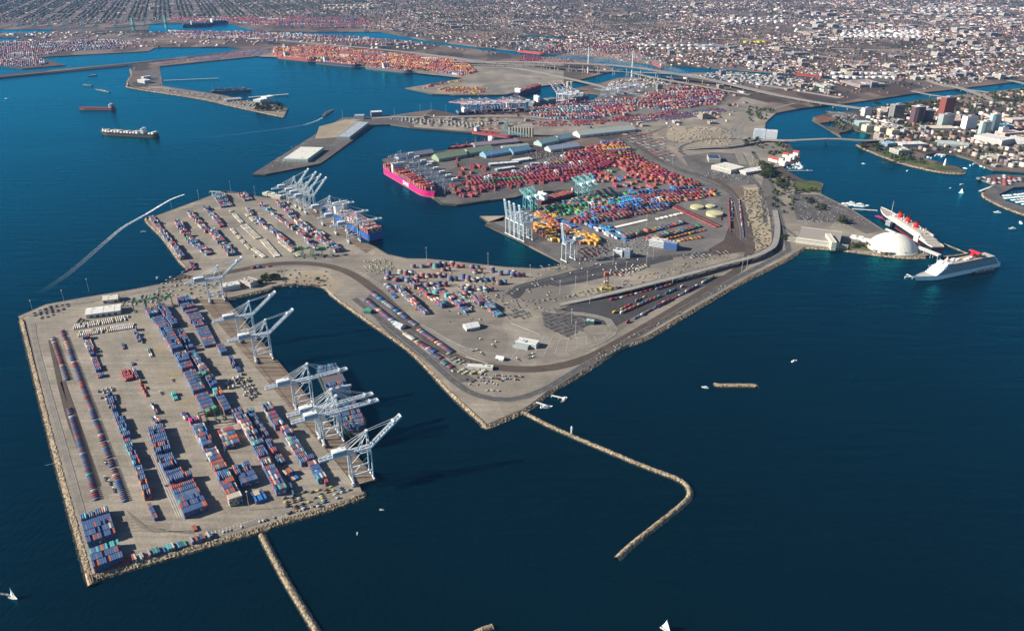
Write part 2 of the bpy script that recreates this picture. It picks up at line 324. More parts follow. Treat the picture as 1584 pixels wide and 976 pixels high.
# paved areas, each a little above the ground it lies on
def area(name, pts, mat, k=1): return sheet(name, pts, GZ + 0.12 * k, mat)
area('container_yard_paving', [(30, 490), (70.7, 471.5), (126, 461.5), (202, 449), (252.5, 439.5), (300, 428), (345, 425), (350, 463.5), (443, 574.6), (581.5, 740.5), (555, 748), (561, 763), (507, 782), (434, 803), (400, 815), (303, 842.5), (142, 888), (84, 681), (40.5, 496)], 'concrete')
area('crane_apron', [(306, 463), (350, 463.8), (443.5, 574.6), (582, 740.6), (548, 748), (400, 574)], 'apron', 2)
area('inner_yard_paving', [(228, 339.6), (242, 334), (308, 310), (336, 299), (371, 299.5), (400, 305), (433.5, 309), (455, 306.5), (497.5, 326.5), (555, 372.5), (580, 382.5), (599, 394), (630, 400.8), (661, 401), (736.8, 409), (787, 414), (832.7, 416.5), (864, 412), (873, 409), (1000, 400), (1100, 395), (1200, 385), (1210, 390), (1213, 401), (1137, 439), (1068, 479.5), (1000, 519.5), (960, 535), (908, 568.5), (849, 603.5), (814, 629.5), (754, 655), (701, 608), (637, 542), (561, 488), (517, 456), (500, 441.5), (466, 437), (433, 439.5), (412, 446.5), (384, 453.5), (351.5, 461), (346, 424.5), (301, 427.5), (282.5, 424.5), (291.5, 416), (279.5, 402)], 'concrete_plain')
area('dark_terminal_paving', [(752, 346.5), (756, 343.5), (782, 334.5), (798, 330.5), (829, 321), (889, 307.5), (884, 294.6), (960, 262), (1000, 212), (1010, 214), (1080, 270), (1128, 300), (1135, 330), (1120, 372), (1085, 392), (1000, 402), (900, 420), (872, 407), (806.5, 373)], 'yard_grey', 2)
area('berth_paving', [(593, 247.5), (614, 240), (700, 244), (820, 250), (900, 236), (958, 212), (1000, 212), (962, 262), (884, 294), (855, 293.5), (824, 295), (798, 303.5), (767, 307), (706, 316), (684, 314)], 'asphalt_old', 2)
area('outer_pier_paving', [(392, 268.5), (529.8, 182.6), (560, 182), (610, 180), (640, 175), (640, 197), (603, 191.5), (578, 193), (494, 252.2), (410.5, 268.8)], 'asphalt_old')
area('outer_pier_lot', [(494, 196), (535, 185.5), (562, 188), (528, 212), (487, 215)], 'dirt', 2)
area('far_yard_paving', [(401, 88), (430, 89.4), (496, 97), (561.6, 104.5), (620, 111), (718, 121.5), (686, 127.6), (630, 136.5), (669, 145), (703.7, 146.7), (784, 146), (836, 133.4), (872, 129.5), (872, 110), (700, 88), (500, 76), (430, 72)], 'concrete_plain')
area('terminal_paving', [(818, 169.8), (824, 165.5), (911, 155), (924, 152), (930, 140), (1000, 128), (1100, 134), (1130, 143), (1120, 162), (1040, 180), (900, 188), (820, 184)], 'yard_grey')
area('mole_paving', [(206, 135.5), (250, 134), (288, 140), (331, 145.5), (375, 154.5), (411, 160.3), (445, 168), (439, 180), (387, 169.2), (305, 151.2)], 'concrete_plain')
area('mole_lot', [(222, 110), (243, 106), (248, 130), (228, 126), (216, 121)], 'asphalt_old', 2)
area('vacant_lot', [(1035, 195), (1110, 196), (1143, 214), (1140, 224), (1080, 226), (1030, 214)], 'dirt')
area('warehouse_lot', [(1056, 242), (1100, 236), (1150, 238), (1172, 285), (1140, 288), (1072, 272)], 'asphalt_old')
area('oil_field_ground', [(1150, 290), (1178, 290), (1192, 340), (1196, 380), (1170, 388), (1157, 350)], 'dirt', 2)
area('port_ramp_paving', [(1185, 272), (1196, 285), (1204, 350), (1212, 395), (1196, 392), (1190, 330), (1178, 285)], 'asphalt_old', 3)
area('park_lawn', [(1229, 281), (1250, 281), (1265, 282), (1271, 287), (1268, 295), (1256, 298), (1236, 296), (1226, 288)], 'lawn')
area('ship_lot', [(1222, 300), (1268, 301), (1317, 325), (1366, 357), (1340, 362), (1306, 345), (1232, 340)], 'asphalt_old')
area('shore_lawn', [(1297, 378), (1345, 379), (1352, 389), (1300, 383)], 'lawn')
area('peninsula_lawn', [(1357, 234), (1400, 244), (1436, 251), (1460, 257), (1484, 262), (1487, 265), (1455, 263), (1416, 255.5), (1370, 242)], 'lawn')
area('campsite_ground', [(1276, 172), (1325, 175), (1336, 196), (1302, 197), (1300, 186), (1284, 178)], 'asphalt_old')
area('mud_flat', [(1260, 183), (1273, 178.5), (1299, 186), (1270, 190)], 'tidal_mud', 2)
area('quay_dirt', [(742.5, 334.6), (781, 334.3), (779, 342), (757, 344.4)], 'dirt', 2)
area('rail_yard_paving', [(868, 478), (930, 452), (1000, 438), (1090, 430), (1130, 425), (1070, 452), (1000, 480), (952, 505), (918, 500)], 'asphalt', 3)
area('asphalt_strip', [(788, 456), (800, 443), (870, 426), (930, 411), (985, 403), (1040, 398), (1042, 401), (995, 413), (935, 421), (880, 434), (815, 448), (803, 461), (820, 478), (808, 476)], 'asphalt', 3)
area('marked_lot', [(850, 441), (880, 426.5), (955, 412), (1008, 405), (992, 417), (900, 437), (862, 443)], 'asphalt', 4)
area('chassis_lot', [(838, 482), (870, 476), (912, 502), (878, 522), (842, 505)], 'asphalt_old', 3)
area('gate_lanes', [(800, 520), (850, 530), (935, 505), (950, 508), (945, 520), (900, 548), (830, 563), (770, 555)], 'concrete_plain', 3)
area('trailer_park_paving', [(560, 470), (575, 452), (630, 500), (700, 565), (740, 590), (700, 592), (660, 560), (600, 515)], 'asphalt_old', 3)
area('west_apron', [(441, 308.5), (454, 307), (497, 327), (555, 373), (580, 383.5), (566, 392), (470, 322)], 'apron', 3)
area('dark_apron', [(752, 347), (764, 344.5), (890, 400), (872, 406.4), (806.5, 373)], 'asphalt_old', 4)
area('gravel_park_ground', [(392, 445), (415, 432), (470, 418), (505, 420), (530, 445), (515, 456), (500, 441.6), (466, 437)], 'dirt', 2)
area('shore_paving', [(1185, 262), (1270, 300.5), (1318, 324.5), (1366, 356), (1421, 383), (1443, 392), (1431, 396.5), (1400, 397.4), (1361, 393.5), (1300, 385.5), (1245, 381.5), (1215, 400.5), (1200, 390), (1210, 350), (1200, 300)], 'concrete_plain', .5)
area('inland_port_paving', [(1000, 212), (1035, 195), (1140, 190), (1150, 170), (1199, 176.5), (1190, 184), (1183.5, 191), (1182, 199), (1200, 214.5), (1217, 221), (1210, 257), (1185, 262), (1178, 285), (1190, 330), (1150, 290), (1080, 270), (1010, 214)], 'concrete_plain', .5)
area('middle_port_paving', [(640, 182), (820, 184.5), (900, 190), (1040, 182), (1130, 162), (1150, 150), (1190, 160), (1140, 190), (1035, 195), (1000, 206), (900, 207), (800, 210), (730, 204), (640, 197)], 'concrete_plain', .75)
# rock slopes: heaped boulders from the paving's edge down into the water
def rocks(name, pts, up, down, z0, z1, cell, label, cat, crest=0.0, bw=1.0, kind=None):
    L = smooth_line(PP(pts), cell); Nn = offsets(L); r = np.random.RandomState(len(pts) * 7 + int(pts[0][0]))
    n = len(L); tot = up + down + crest; k = max(4, int(tot / cell)); m = MB(); vs = []
    for i in range(n):
        for j in range(k + 1):
            s = -down + tot * j / k
            if crest: zz = z0 + (z1 - z0) * min(1, (down + s) / down if s < 0 else (up + crest - s) / up if s > crest else 1)
            else: zz = z0 + (z1 - z0) * min(1.0, (s + down) / down)
            a = L[i][:2] + Nn[i] * (s - crest / 2) + r.uniform(-.32, .32, 2) * cell
            vs.append((a[0], a[1], zz + r.uniform(-.55, .75) * bw))
    q = k + 1
    for i in range(n - 1):
        for j in range(k):
            g = r.uniform(0.32, 1.5); c = (0.34 * g, 0.265 * g, 0.175 * g)
            if (z0 + (z1 - z0) * (tot * j / k) / down) < 0.42 or (crest and (z0 + (z1 - z0) * (tot * (k - j) / k) / up) < 0.42): c = (0.05 * g, 0.045 * g, 0.035 * g)
            b = i * q + j; m.f.append((b, b + q, b + q + 1, b + 1)[::-1]); m.c.append(c)
    m.v = vs; m.n = len(vs)
    o = m.build(name, 'rock'); return tag(o, label, cat, kind=kind)
# the water must lie on the far side of the edge from the normals: lines run with the land on their left
rocks('rock_revetment', [(46, 488), (34, 492), (39, 510), (83, 682), (138.5, 882), (139.6, 887), (142.5, 889.5), (149, 888.2), (303, 844), (400, 816), (434, 804), (507, 783), (556, 765), (563, 760)], 1, 13, -2.5, GZ + .6, 1.6, 'tan boulder slope wrapping the long outer edge and near end of the closest yard', 'rock wall')
rocks('rock_revetment', [(351, 463.5), (384, 455), (412, 448), (433, 441), (466, 438), (500, 443), (516, 457), (560, 489), (636, 543), (700, 609), (753, 658)], 0.5, 9, -2, GZ + .4, 2.0, 'long boulder bank round the inner end and far side of the crane basin', 'rock wall')
rocks('rock_revetment', [(750, 655), (757, 656.5), (815, 631), (850, 605), (909, 570), (961, 536.6), (1001, 521), (1069.6, 481), (1138, 440.6), (1213.5, 402.7), (1243, 383)], 0.5, 10, -2, GZ + .4, 2.0, 'grey brown boulder bank beneath the railway and road on the open bay side', 'rock wall')
rocks('rock_revetment', [(1243, 382), (1300, 386), (1361, 394), (1400, 398), (1431, 397.5)], 0.5, 10, -2, GZ + .4, 2.4, 'reddish boulder shore in front of the white dome', 'rock wall')
rocks('rock_revetment', [(242, 333.5), (226, 339.4), (252.5, 368), (278, 402.6), (291, 416), (281, 424), (252.5, 438)], 0.5, 9, -2, GZ + .4, 2.2, 'boulder bank curving round the inlet west of the containers', 'rock wall')
rocks('rock_revetment', [(202, 107), (204, 116), (200, 122.5), (198, 130.8), (206, 136.5), (305, 152), (387, 170), (439.6, 181)], 1, 16, -2, GZ + .6, 6, 'pale rock edge along the outer side of the narrow mole', 'rock wall')
rocks('rock_revetment', [(1325.5, 224), (1345, 233.7), (1386, 249.5), (1416, 258), (1455, 266), (1485, 268), (1492, 264.5), (1480, 258)], 0.5, 12, -2, GZ + .6, 4, 'rocky shore round the grassy point by the small lighthouse', 'rock wall')
rocks('rock_revetment', [(1271, 164), (1238.5, 168), (1201, 175), (1191, 183), (1184, 191), (1183, 199)][::1], 0.5, 9, -2, GZ + .4, 5, 'rock bank at the river mouth beside the freeway ramps', 'rock wall')
rocks('rock_revetment', [(1521, 298), (1523.6, 305), (1550, 319), (1584, 332), (1660, 360)], 0.5, 9, -2, GZ + .4, 4, 'rock edge of the boat marina', 'rock wall')
rocks('breakwater', [(404, 824), (415, 846), (440, 892), (466, 935), (500, 990)], 5.5, 5.5, -2.2, 4.2, 1.5, 'straight tan rock breakwater running out from the near yard', 'breakwater', crest=3.5)
rocks('breakwater', [(808, 635), (860, 661), (930, 691), (1000, 720), (1045, 737), (1063, 749), (1067, 763), (1055, 778), (1010, 814), (975, 842), (954, 862)], 5.5, 5.5, -2.2, 4.0, 1.6, 'long tan rock breakwater that bends back like a hook', 'breakwater', crest=3.5)
rocks('breakwater', [(718, 986), (745, 972), (762, 966)], 5.5, 5.5, -2.2, 4.0, 1.5, 'tip of a rock breakwater cut off by the lower picture edge', 'breakwater', crest=3.5)
rocks('breakwater', [(1418, 364), (1450, 373), (1470, 380), (1496, 391)], 3.5, 3.5, -2, 3.4, 2.0, 'narrow rock jetty behind the old red funnelled liner', 'breakwater', crest=2.5)
rocks('breakwater', [(1458, 396), (1478, 394), (1497, 391)], 3.5, 3.5, -2, 3.4, 2.0, 'short rock jetty behind the bow of the white cruise ship', 'breakwater', crest=2.5)
rocks('breakwater', [(1232, 182), (1232, 182.4)], 1, 1, -3, -2.9, 2, 'x', 'x') if False else None
rocks('rock_islet', [(1108, 592.5), (1112, 594), (1165, 594.5), (1169, 596)], 5, 5, -2, 3.6, 1.6, 'small flat rock island alone in the open bay', 'islet', crest=6)
# ------------------------------------------------------------------ roads, rails and paint
rd = MB(); mk = MB(); tb = MB(); steel = MB()
AS = (0.10, 0.095, 0.09); CR = (0.23, 0.205, 0.17); WH = (0.75, 0.74, 0.70)
def road(pts, w, z=0.5, col=AS, lines=True, k=1.0):
    L, _ = ribbon(rd, pts, w, GZ + z, col)
    if lines:
        for o in ((-w / 2 + 1), (w / 2 - 1)): ribbon(mk, pts, 0.4 * k, GZ + z + 0.1, (.5, .49, .46), off=o)
        ribbon(mk, pts, 0.35 * k, GZ + z + 0.1, (.42, .41, .38), step=9, dash=(1, 2))
def tracks(pts, n, gap=5.0, bed=True, z=0.55):
    if bed: ribbon(tb, pts, n * gap + 3, GZ + z, (.1, .1, .1))
    for i in range(n):
        for s in (-.8, .8): ribbon(steel, pts, 0.35, GZ + z + 0.12, (0.16, 0.12, 0.10), off=(i - (n - 1) / 2) * gap + s)
main = [(300, 432), (360, 420), (420, 409), (480, 408), (530, 418), (575, 445), (630, 495), (690, 545), (745, 565), (830, 571), (900, 557), (960, 528), (1050, 475), (1130, 425), (1175, 395), (1193, 370), (1188, 330), (1175, 285), (1150, 255)]
tracks([(78, 526), (103, 634), (135, 720)], 1); tracks([(97, 590), (125, 672), (152, 753)], 1)
tracks(main[:13] + [(1110, 438), (1150, 410), (1160, 385), (1156, 350), (1140, 310), (1110, 280), (1050, 262), (1000, 235), (960, 205)], 4)
road([(50, 500), (58, 545), (98, 690), (150, 868), (175, 862), (300, 838), (430, 795), (540, 757)], 10, col=CR, k=.6)
road([(45, 490), (90, 475), (170, 461), (260, 443), (320, 430), (380, 425), (440, 415)], 14, col=CR)
road([(548, 462), (600, 503), (660, 552), (705, 592), (740, 612), (790, 618), (840, 603), (900, 568), (960, 534), (1060, 476), (1140, 430), (1212, 392), (1218, 380), (1205, 330), (1196, 290), (1180, 262), (1165, 235)], 16, col=AS)
tracks([(1150, 372), (1158, 385), (1140, 405), (1090, 430), (1040, 455), (990, 485), (945, 512)], 6, gap=4.5, bed=False)
tracks([(1130, 300), (1136, 330), (1134, 372), (1118, 400)], 3, gap=9, bed=False); tracks([(1147, 310), (1152, 350), (1148, 385)], 2, gap=10, bed=False); tracks([(975, 215), (1010, 245), (1055, 270), (1110, 292)], 5, gap=9, bed=False)
for k_ in range(7): ribbon(mk, [(622 + k_ * 5, 482 + k_ * 3.2), (668 + k_ * 9, 520 + k_ * 3), (735 + k_ * 10, 556 - k_ * 1)], .6, GZ + .55, (.5, .47, .41))
for k_ in range(6): ribbon(mk, [(750 + k_ * 9, 500 + k_ * 2), (800 + k_ * 14, 520 + k_ * 1), (880 + k_ * 10, 530 - k_ * 3)], .6, GZ + .55, (.5, .47, .41))
for k_ in range(5): ribbon(mk, [(540 + k_ * 6, 412 + k_ * 3), (575 + k_ * 7, 436 + k_ * 3), (600 + k_ * 9, 462)], .6, GZ + .55, (.55, .52, .46), dash=(1, 1), step=8)
road([(785, 456), (800, 444), (870, 425.5), (930, 410.5), (985, 402), (1040, 396), (1110, 389)], 16, z=.62, col=(.07, .069, .07))
road([(800, 462), (812, 474), (850, 482), (900, 486), (940, 495), (950, 510), (935, 525), (880, 548)], 16, z=.62, col=CR)
road([(1184, 345), (1180, 310), (1172, 285), (1140, 262), (1110, 250), (1060, 240), (1056, 226), (1100, 215), (1150, 216)], 14)
road([(1150, 255), (1140, 232), (1134, 212), (1140, 190), (1160, 175), (1165, 168), (1150, 163)], 28, col=CR)
road([(1165, 238), (1146, 210), (1150, 192), (1170, 178), (1210, 165), (1230, 160)], 18, col=CR)
road([(1000, 213), (1040, 258), (1075, 272), (1130, 300), (1145, 340), (1150, 372)], 16, z=.6)
road([(530, 188), (560, 184.5), (610, 181), (640, 181.5), (760, 180), (820, 181), (900, 190)], 22, col=(.34, .32, .29))
road([(600, 186), (700, 187), (800, 190)], 14)
road([(1210, 350), (1245, 372), (1300, 378), (1340, 376)], 10)
road([(1338, 219), (1400, 210), (1450, 206), (1500, 214), (1584, 222)], 22); road([(1400, 244), (1340, 226), (1400, 226), (1470, 230), (1584, 244)], 14)
road([(217, 99), (300, 90), (352, 83), (420, 80), (470, 84)], 10); road([(-200, 137), (0, 119), (100, 109), (217, 98.5)], 14, col=CR)
road([(208, 103), (205, 116), (203, 128), (214, 136), (305, 149.5), (390, 166)], 10)
for a in ([(790, 104), (1100, 118), (1180, 132), (1300, 152)], [(400, 60), (620, 80), (760, 98), (870, 100)], [(1584, 150), (1460, 133), (1400, 110), (1300, 92), (1190, 78), (1000, 66)], [(1340, -5), (1372, 10), (1392, 22), (1450, 40)], [(1584, 66), (1400, 78), (1200, 74), (1000, 90)], [(1100, 60), (1300, 62), (1500, 50)], [(600, 34), (900, 40), (1300, 20)], [(0, 30), (260, 28), (600, 14)], [(700, 95), (820, 110), (1000, 150)]):
    road(a, 42, col=(.34, .31, .27), lines=False)
for i in range(9):   # tyre and slot lines of the gate plaza and the marked lot
    ribbon(mk, [(815 + i * 13, 524 - i * .5), (790 + i * 17, 556 - i * 2)], 0.5, GZ + .6, (.6, .58, .52))
for i in range(26):
    u = 866 + i * 5; ribbon(mk, [(u, 438.5 - i * .98), (u - 9 + i * .1, 434.5 - i * .9)], 0.7, GZ + .62, (.38, .37, .35))
for i in range(30):  # parking stripes by the rock wall
    u = 330 + i * 5.6; ribbon(mk, [(u, 829 - i * 1.6), (u - 3, 822 - i * 1.6)], 0.6, GZ + .4, WH)
for (a, b) in (((500, 442), (528, 470)), ((612, 505), (672, 553)), ((790, 500), (835, 518)), ((1010, 262), (1040, 290)), ((962, 238), (1002, 262)), ((1020, 282), (1110, 300)), ((720, 552), (755, 563))):
    ribbon(mk, [a, b], 1.1, GZ + .7, WH)
def dp(p, q, n):   # n lines parallel to the quay between two seeds
    return [(p[0] + (q[0] - p[0]) * i / (n - 1), p[1] + (q[1] - p[1]) * i / (n - 1)) for i in range(n)]
D1 = np.array([math.cos(R(-56.2)), math.sin(R(-56.2))]); D2 = np.array([math.cos(R(29)), math.sin(R(29))])
def along(u, v, L0, L1, w, col, d=D1, z=.42): b = P(u, v); ribbon(mk, [b + d * L0, b + d * L1], w, GZ + z, col, px=False)
for k in range(9): b = P(214, 484) + D2 * (k * 3.6 - 20); ribbon(mk, [b, b + D1 * 560], .5, GZ + .42, (.42, .38, .3) if k % 3 else (.5, .4, .12), px=False)
for k in range(4): b = P(160, 520) + D2 * (k * 3.4); ribbon(mk, [b, b + D1 * 470], .5, GZ + .42, (.42, .39, .33), px=False)
for k in range(3): b = P(262, 745) + D2 * (k * 3 - 9); ribbon(mk, [b - D1 * 90, b + D1 * 90], .5, GZ + .42, WH, px=False)
for (u, v) in ((238, 543), (258, 581), (282, 620)):
    for k in range(3): b = P(u, v) + D1 * k * 3; ribbon(mk, [b, b + D2 * 22], .8, GZ + .43, (.55, .36, .08), px=False)
for (u, v, L_) in ((135, 545, 120), (150, 590, 150), (165, 640, 170), (190, 560, 90), (215, 650, 110), (150, 505, 100), (250, 700, 90), (330, 790, 100), (70, 720, 60), (110, 780, 60)):
    b = P(u, v); ribbon(mk, [b, b + D2 * L_], .7, GZ + .42, (.36, .33, .28), px=False)
for k in range(7): ribbon(mk, [(196 + k * 3, 790 + k * 4), (225 + k * 2, 812 + k * 2), (262 + k * 2, 822), (300, 826 - k)], .8, GZ + .42, (.20, .175, .14))
for k in range(4): ribbon(mk, [(175, 812 + k * 4), (215, 806 + k * 5), (262, 812 + k * 3)], .9, GZ + .43, (.21, .18, .145))
for d in (3, 33):                                        # crane rails
    q = R(124 - 90); base = P(583, 741)
    ribbon(steel, [base + np.array([math.cos(R(124)) * s, math.sin(R(124)) * s]) - np.array([math.cos(q), math.sin(q)]) * d for s in (4, 250, 500, 770)], 0.8, GZ + .5, (.08, .05, .04), px=False)
tag(rd.build('road', 'matte'), kind='structure'); tag(mk.build('road_markings', 'matte'), kind='structure')
tag(tb.build('railway_bed', 'track_bed'), kind='structure'); tag(steel.build('railway_track', 'matte'), kind='structure')
# ================================================================== SHIPPING CONTAINERS
PAL = dict(navy=(0.045, 0.09, 0.20), slate=(0.085, 0.13, 0.21), blue=(0.03, 0.16, 0.42), red=(0.32, 0.055, 0.05), rust=(0.29, 0.085, 0.055), orange=(0.45, 0.13, 0.04), cream=(0.46, 0.40, 0.29), white=(0.56, 0.54, 0.48),
           teal=(0.08, 0.34, 0.33), green=(0.04, 0.30, 0.10), grey=(0.28, 0.28, 0.28), magenta=(0.62, 0.02, 0.18), maroon=(0.17, 0.03, 0.045), yellow=(0.62, 0.36, 0.03), pink=(0.27, 0.03, 0.05), brown=(0.18, 0.10, 0.06))
ND = dict(navy=62, slate=18, rust=8, red=6, orange=2, teal=2, cream=2)
MIXJ = dict(navy=30, slate=14, red=17, rust=16, cream=10, white=7, teal=6, blue=4, maroon=6, green=2, grey=4)
MIXB = dict(navy=30, slate=16, rust=17, cream=12, red=9, white=6, teal=6, blue=4, magenta=1, orange=3)
LBC = dict(navy=20, green=14, red=17, rust=12, orange=12, blue=10, yellow=6, teal=6, maroon=10)
ONEP = dict(pink=42, maroon=28, red=12, rust=10, green=3, navy=5)
TP = dict(rust=30, orange=20, yellow=12, red=18, maroon=12, white=5, blue=3)
FAR = dict(red=18, rust=18, navy=16, pink=12, white=10, cream=8, orange=6, teal=5, grey=8, maroon=8)
BOX = []          # x, y, z, length, rot, colour, layer, is_top, row, lane, place
def pick(pal):
    k = list(pal); return rnd.choices(k, [pal[i] for i in k])[0]
def stack(x, y, rot, h, pal, z=GZ + 0.3, L=12.19, row=0, lane=0, place=None, one=None):
    for i in range(h): BOX.append((x, y, z + i * 2.6, L, rot, one or pick(pal), i, i == h - 1, row, lane, place))
def block(A, B, wide, h, pal=ND, place=None, across=False, gap=1.3, fill=1.0, lane_gap=0.25, h0=1, side=1, vary=0.35, px=True, z=GZ + 0.3, L=12.19):
    a, b = (P(*A), P(*B)) if px else (np.array(A), np.array(B)); d = b - a; Ld = np.linalg.norm(d); d = d / Ld; n = np.array([-d[1], d[0]]) * side; ang = math.atan2(d[1], d[0])
    sl = (2.44 + lane_gap if across else 12.19 + gap); sw = (L + gap if across else 2.44 + lane_gap)
    rows = max(1, int(round(Ld / sl))); hr = h
    for i in range(rows):
        if rnd.random() < vary: hr = rnd.randint(max(h0, h - 2), h)
        if rows > 7 and not across and rnd.random() < .06: continue
        dom = pick(pal) if rnd.random() < .6 and not across else None
        for j in range(wide):
            if rnd.random() > fill: continue
            p = a + d * (i + .5) * sl + n * (j + .5) * sw
            hh = hr if rnd.random() < 0.75 else max(h0, hr - rnd.randint(0, 2))
            pl = {dom: 55, **{k: v * .45 for k, v in pal.items() if k != dom}} if dom else pal
            stack(p[0], p[1], ang + (math.pi / 2 if across else 0), hh, pl, z, L=L, row=i, lane=j, place=place)
KEEP = []
def yard(poly, deg, pal, lane=6, aisle=9.0, h=4, fill=0.85, run=14, rgap=12.0, h0=1, inset=0):
    """rows of stacks filling a traced yard, lanes heading deg"""
    KEEP.append(poly); q = [P(*p) for p in poly]; a = R(deg); d = np.array([math.cos(a), math.sin(a)]); n = np.array([-d[1], d[0]])
    s = [p @ d for p in q]; t = [p @ n for p in q]; y = min(t) + 2
    while y < max(t):
        dens = fill if rnd.random() > .12 else fill * .3; x = min(s) + 6; k = 0; hh = h; fam = pick(pal)
        while x < max(s):
            if k % run == 0 and k: x += rgap; fam = pick(pal)
            if rnd.random() < .14: hh = rnd.randint(max(h0, h - 2), h)
            if rnd.random() < dens:
                for j in range(lane):
                    p = d * x + n * (y + j * 2.7)
                    if inside(p, q) and rnd.random() < .93:
                        stack(p[0], p[1], a, max(h0, hh - rnd.choice((0, 0, 0, 0, 0, 1))), {fam: 110, **{i: v * .6 for i, v in pal.items() if i != fam}})
            x += 12.8; k += 1
        y += lane * 2.7 + aisle
# the near yard, block by block
block((125.5, 805), (146, 884), 13, 4, ND, 'the block at the rock corner', h0=3, vary=.3)
block((141, 868), (148, 884), 12, 4, ND, 'the deep stub at the rock corner', h0=4) if False else None
block((261, 749), (285.5, 802), 12, 5, {**ND, 'rust': 10}, 'the widest inner block', h0=3)
block((247, 719), (263, 749), 9, 4, ND, 'the short inner block', h0=2)
block((229.5, 669), (242.5, 713), 9, 4, ND, 'the inner block farther back', h0=2)
block((331, 731), (361.5, 797), 7, 5, MIXB, 'the long mixed block', h0=4)
block((293, 657), (329.5, 727), 7, 5, MIXB, 'the mixed block behind', h0=3)
block((337, 671), (351, 700), 9, 4, MIXB, 'the annex of the mixed block', h0=3); block((360, 728), (374, 755), 9, 4, ND, 'the second annex', h0=3)
block((388, 765), (396, 780), 6, 2, MIXB, 'the small low group')
block((391, 695), (427, 766), 6, 5, MIXB, 'the block beside the light mast', h0=3); block((359, 643), (397, 699), 6, 5, MIXB, 'the block nearer the gantries', h0=3)
block((411, 688), (434, 722), 4, 4, MIXB, 'the narrow block', h0=2); block((382, 640), (407, 680), 4, 4, MIXB, 'the rear narrow block', h0=2)
block((437, 734), (452, 748), 5, 3, MIXB, 'the little red block'); block((448, 753), (453, 768), 1, 3, ND, 'the lone blue column')
block((405, 632), (427, 668), 6, 4, MIXB, 'the rear quay block', h0=3); block((434, 670), (466, 722), 6, 5, MIXB, 'the middle quay block', h0=3); block((472, 713), (494, 752), 5, 4, MIXB, 'the last quay block', h0=3); block((498, 737), (503, 752), 2, 3, ND, 'the two end columns')
block((224, 483), (247, 512), 8, 4, ND, 'the tall rear gantry block', h0=3); block((246, 513), (270, 553), 8, 5, ND, 'the second gantry block', h0=4); block((271, 555), (318, 648), 8, 5, ND, 'the long gantry block', h0=4)
block((243, 478), (266, 508), 6, 4, ND, None, h0=3); block((269, 514), (289, 547), 6, 4, ND, None, h0=2, fill=.8); block((291, 549), (316, 586), 5, 5, ND, None, h0=3); block((319, 590), (347, 642), 5, 5, ND, None, h0=4)
block((273, 467), (296, 502), 10, 4, ND, None, h0=3); block((297, 499), (317, 540), 9, 4, ND, None, h0=2); block((335, 538), (342, 550), 5, 3, ND, None, h0=3); block((353, 556), (360, 572), 3, 3, ND, None); block((361, 562), (368, 578), 3, 3, ND, None)
block((127.5, 524), (138, 549), 5, 3, MIXJ, None); block((139, 550), (152, 586), 4, 3, ND, None); block((166, 612), (178, 650), 3, 3, ND, None); block((178, 652), (190, 680), 5, 4, ND, None)
block((192, 688), (209, 728), 4, 4, {**ND, 'teal': 14, 'blue': 8}, 'the row by the painted lanes', h0=2); block((210, 730), (224, 775), 4, 4, {**ND, 'orange': 25}, 'the orange topped row', h0=2); block((228, 783), (238, 804), 2, 2, ND, 'the thin low row')
block((205, 510), (214, 532), 3, 3, ND, None, fill=.6); block((215, 520), (222, 536), 2, 2, ND, None, fill=.7); block((187, 577), (193, 590), 7, 2, dict(red=8, maroon=3), None); block((205, 574), (212, 588), 2, 2, MIXJ, None); block((213, 590), (226, 614), 3, 2, dict(red=6, rust=4), None, fill=.6)
block((187, 533), (191, 543), 2, 2, ND, None); block((202, 562), (205, 568), 2, 1, ND, None); block((227, 540), (232, 552), 2, 2, MIXJ, None); block((265, 610), (269, 620), 3, 2, dict(teal=1), None)
block((233, 626), (240, 640), 2, 2, MIXJ, 'the scattered pairs'); block((233, 647), (246, 664), 4, 2, MIXJ, 'the scattered cluster', fill=.7); block((279, 640), (286, 650), 3, 1, MIXJ, 'the low red cluster'); block((296, 815), (300, 823), 2, 2, dict(rust=1), 'the lone pair on open paving')
# wheeled rows: single boxes side by side, long side across
block((77, 524), (100, 590), 1, 1, {'navy': 18, 'slate': 6, 'brown': 14, 'maroon': 14, 'rust': 5, 'cream': 5}, None, across=True, L=9.4, lane_gap=3.3, fill=.93); block((102, 634), (144, 777), 1, 1, {'navy': 20, 'slate': 6, 'brown': 14, 'maroon': 14, 'rust': 6, 'cream': 7, 'teal': 1}, 'the single file by the train', across=True, L=9.4, lane_gap=3.3, fill=.93)
block((92, 513), (188, 778), 1, 1, {'navy': 24, 'slate': 7, 'brown': 10, 'maroon': 16, 'rust': 10, 'cream': 4, 'teal': 1, 'red': 3}, 'the long single file', across=True, L=9.4, lane_gap=3.1, fill=.96)
for (a, b) in (((115, 507), (202, 492)), ((122, 518), (209, 504.5))):
    block(a, b, 1, 1, {'white': 9, 'cream': 5, 'rust': 1}, None, across=True, lane_gap=1.4, fill=.9); block((a[0] - 2, a[1] + 4), (b[0] - 2, b[1] + 4), 1, 1, {'white': 9, 'cream': 5}, None, across=True, lane_gap=1.4, fill=.9)
def rowpix(a, b, n, hmax, pal, place, rot=None, fill=.85):
    for i in range(n):
        if rnd.random() > fill: continue
        t = (i + .5) / n; p = P(a[0] + (b[0] - a[0]) * t, a[1] + (b[1] - a[1]) * t)
        stack(p[0], p[1], rot if rot is not None else R(128), rnd.randint(1, hmax), pal, row=i, place=place)
rowpix((172, 876), (200, 868), 8, 1, dict(rust=5, red=3), 'the rusty rank by the rock wall'); rowpix((204, 867), (328, 829), 34, 2, {**MIXJ, 'teal': 20, 'red': 20, 'green': 10}, 'the rank along the rock wall')
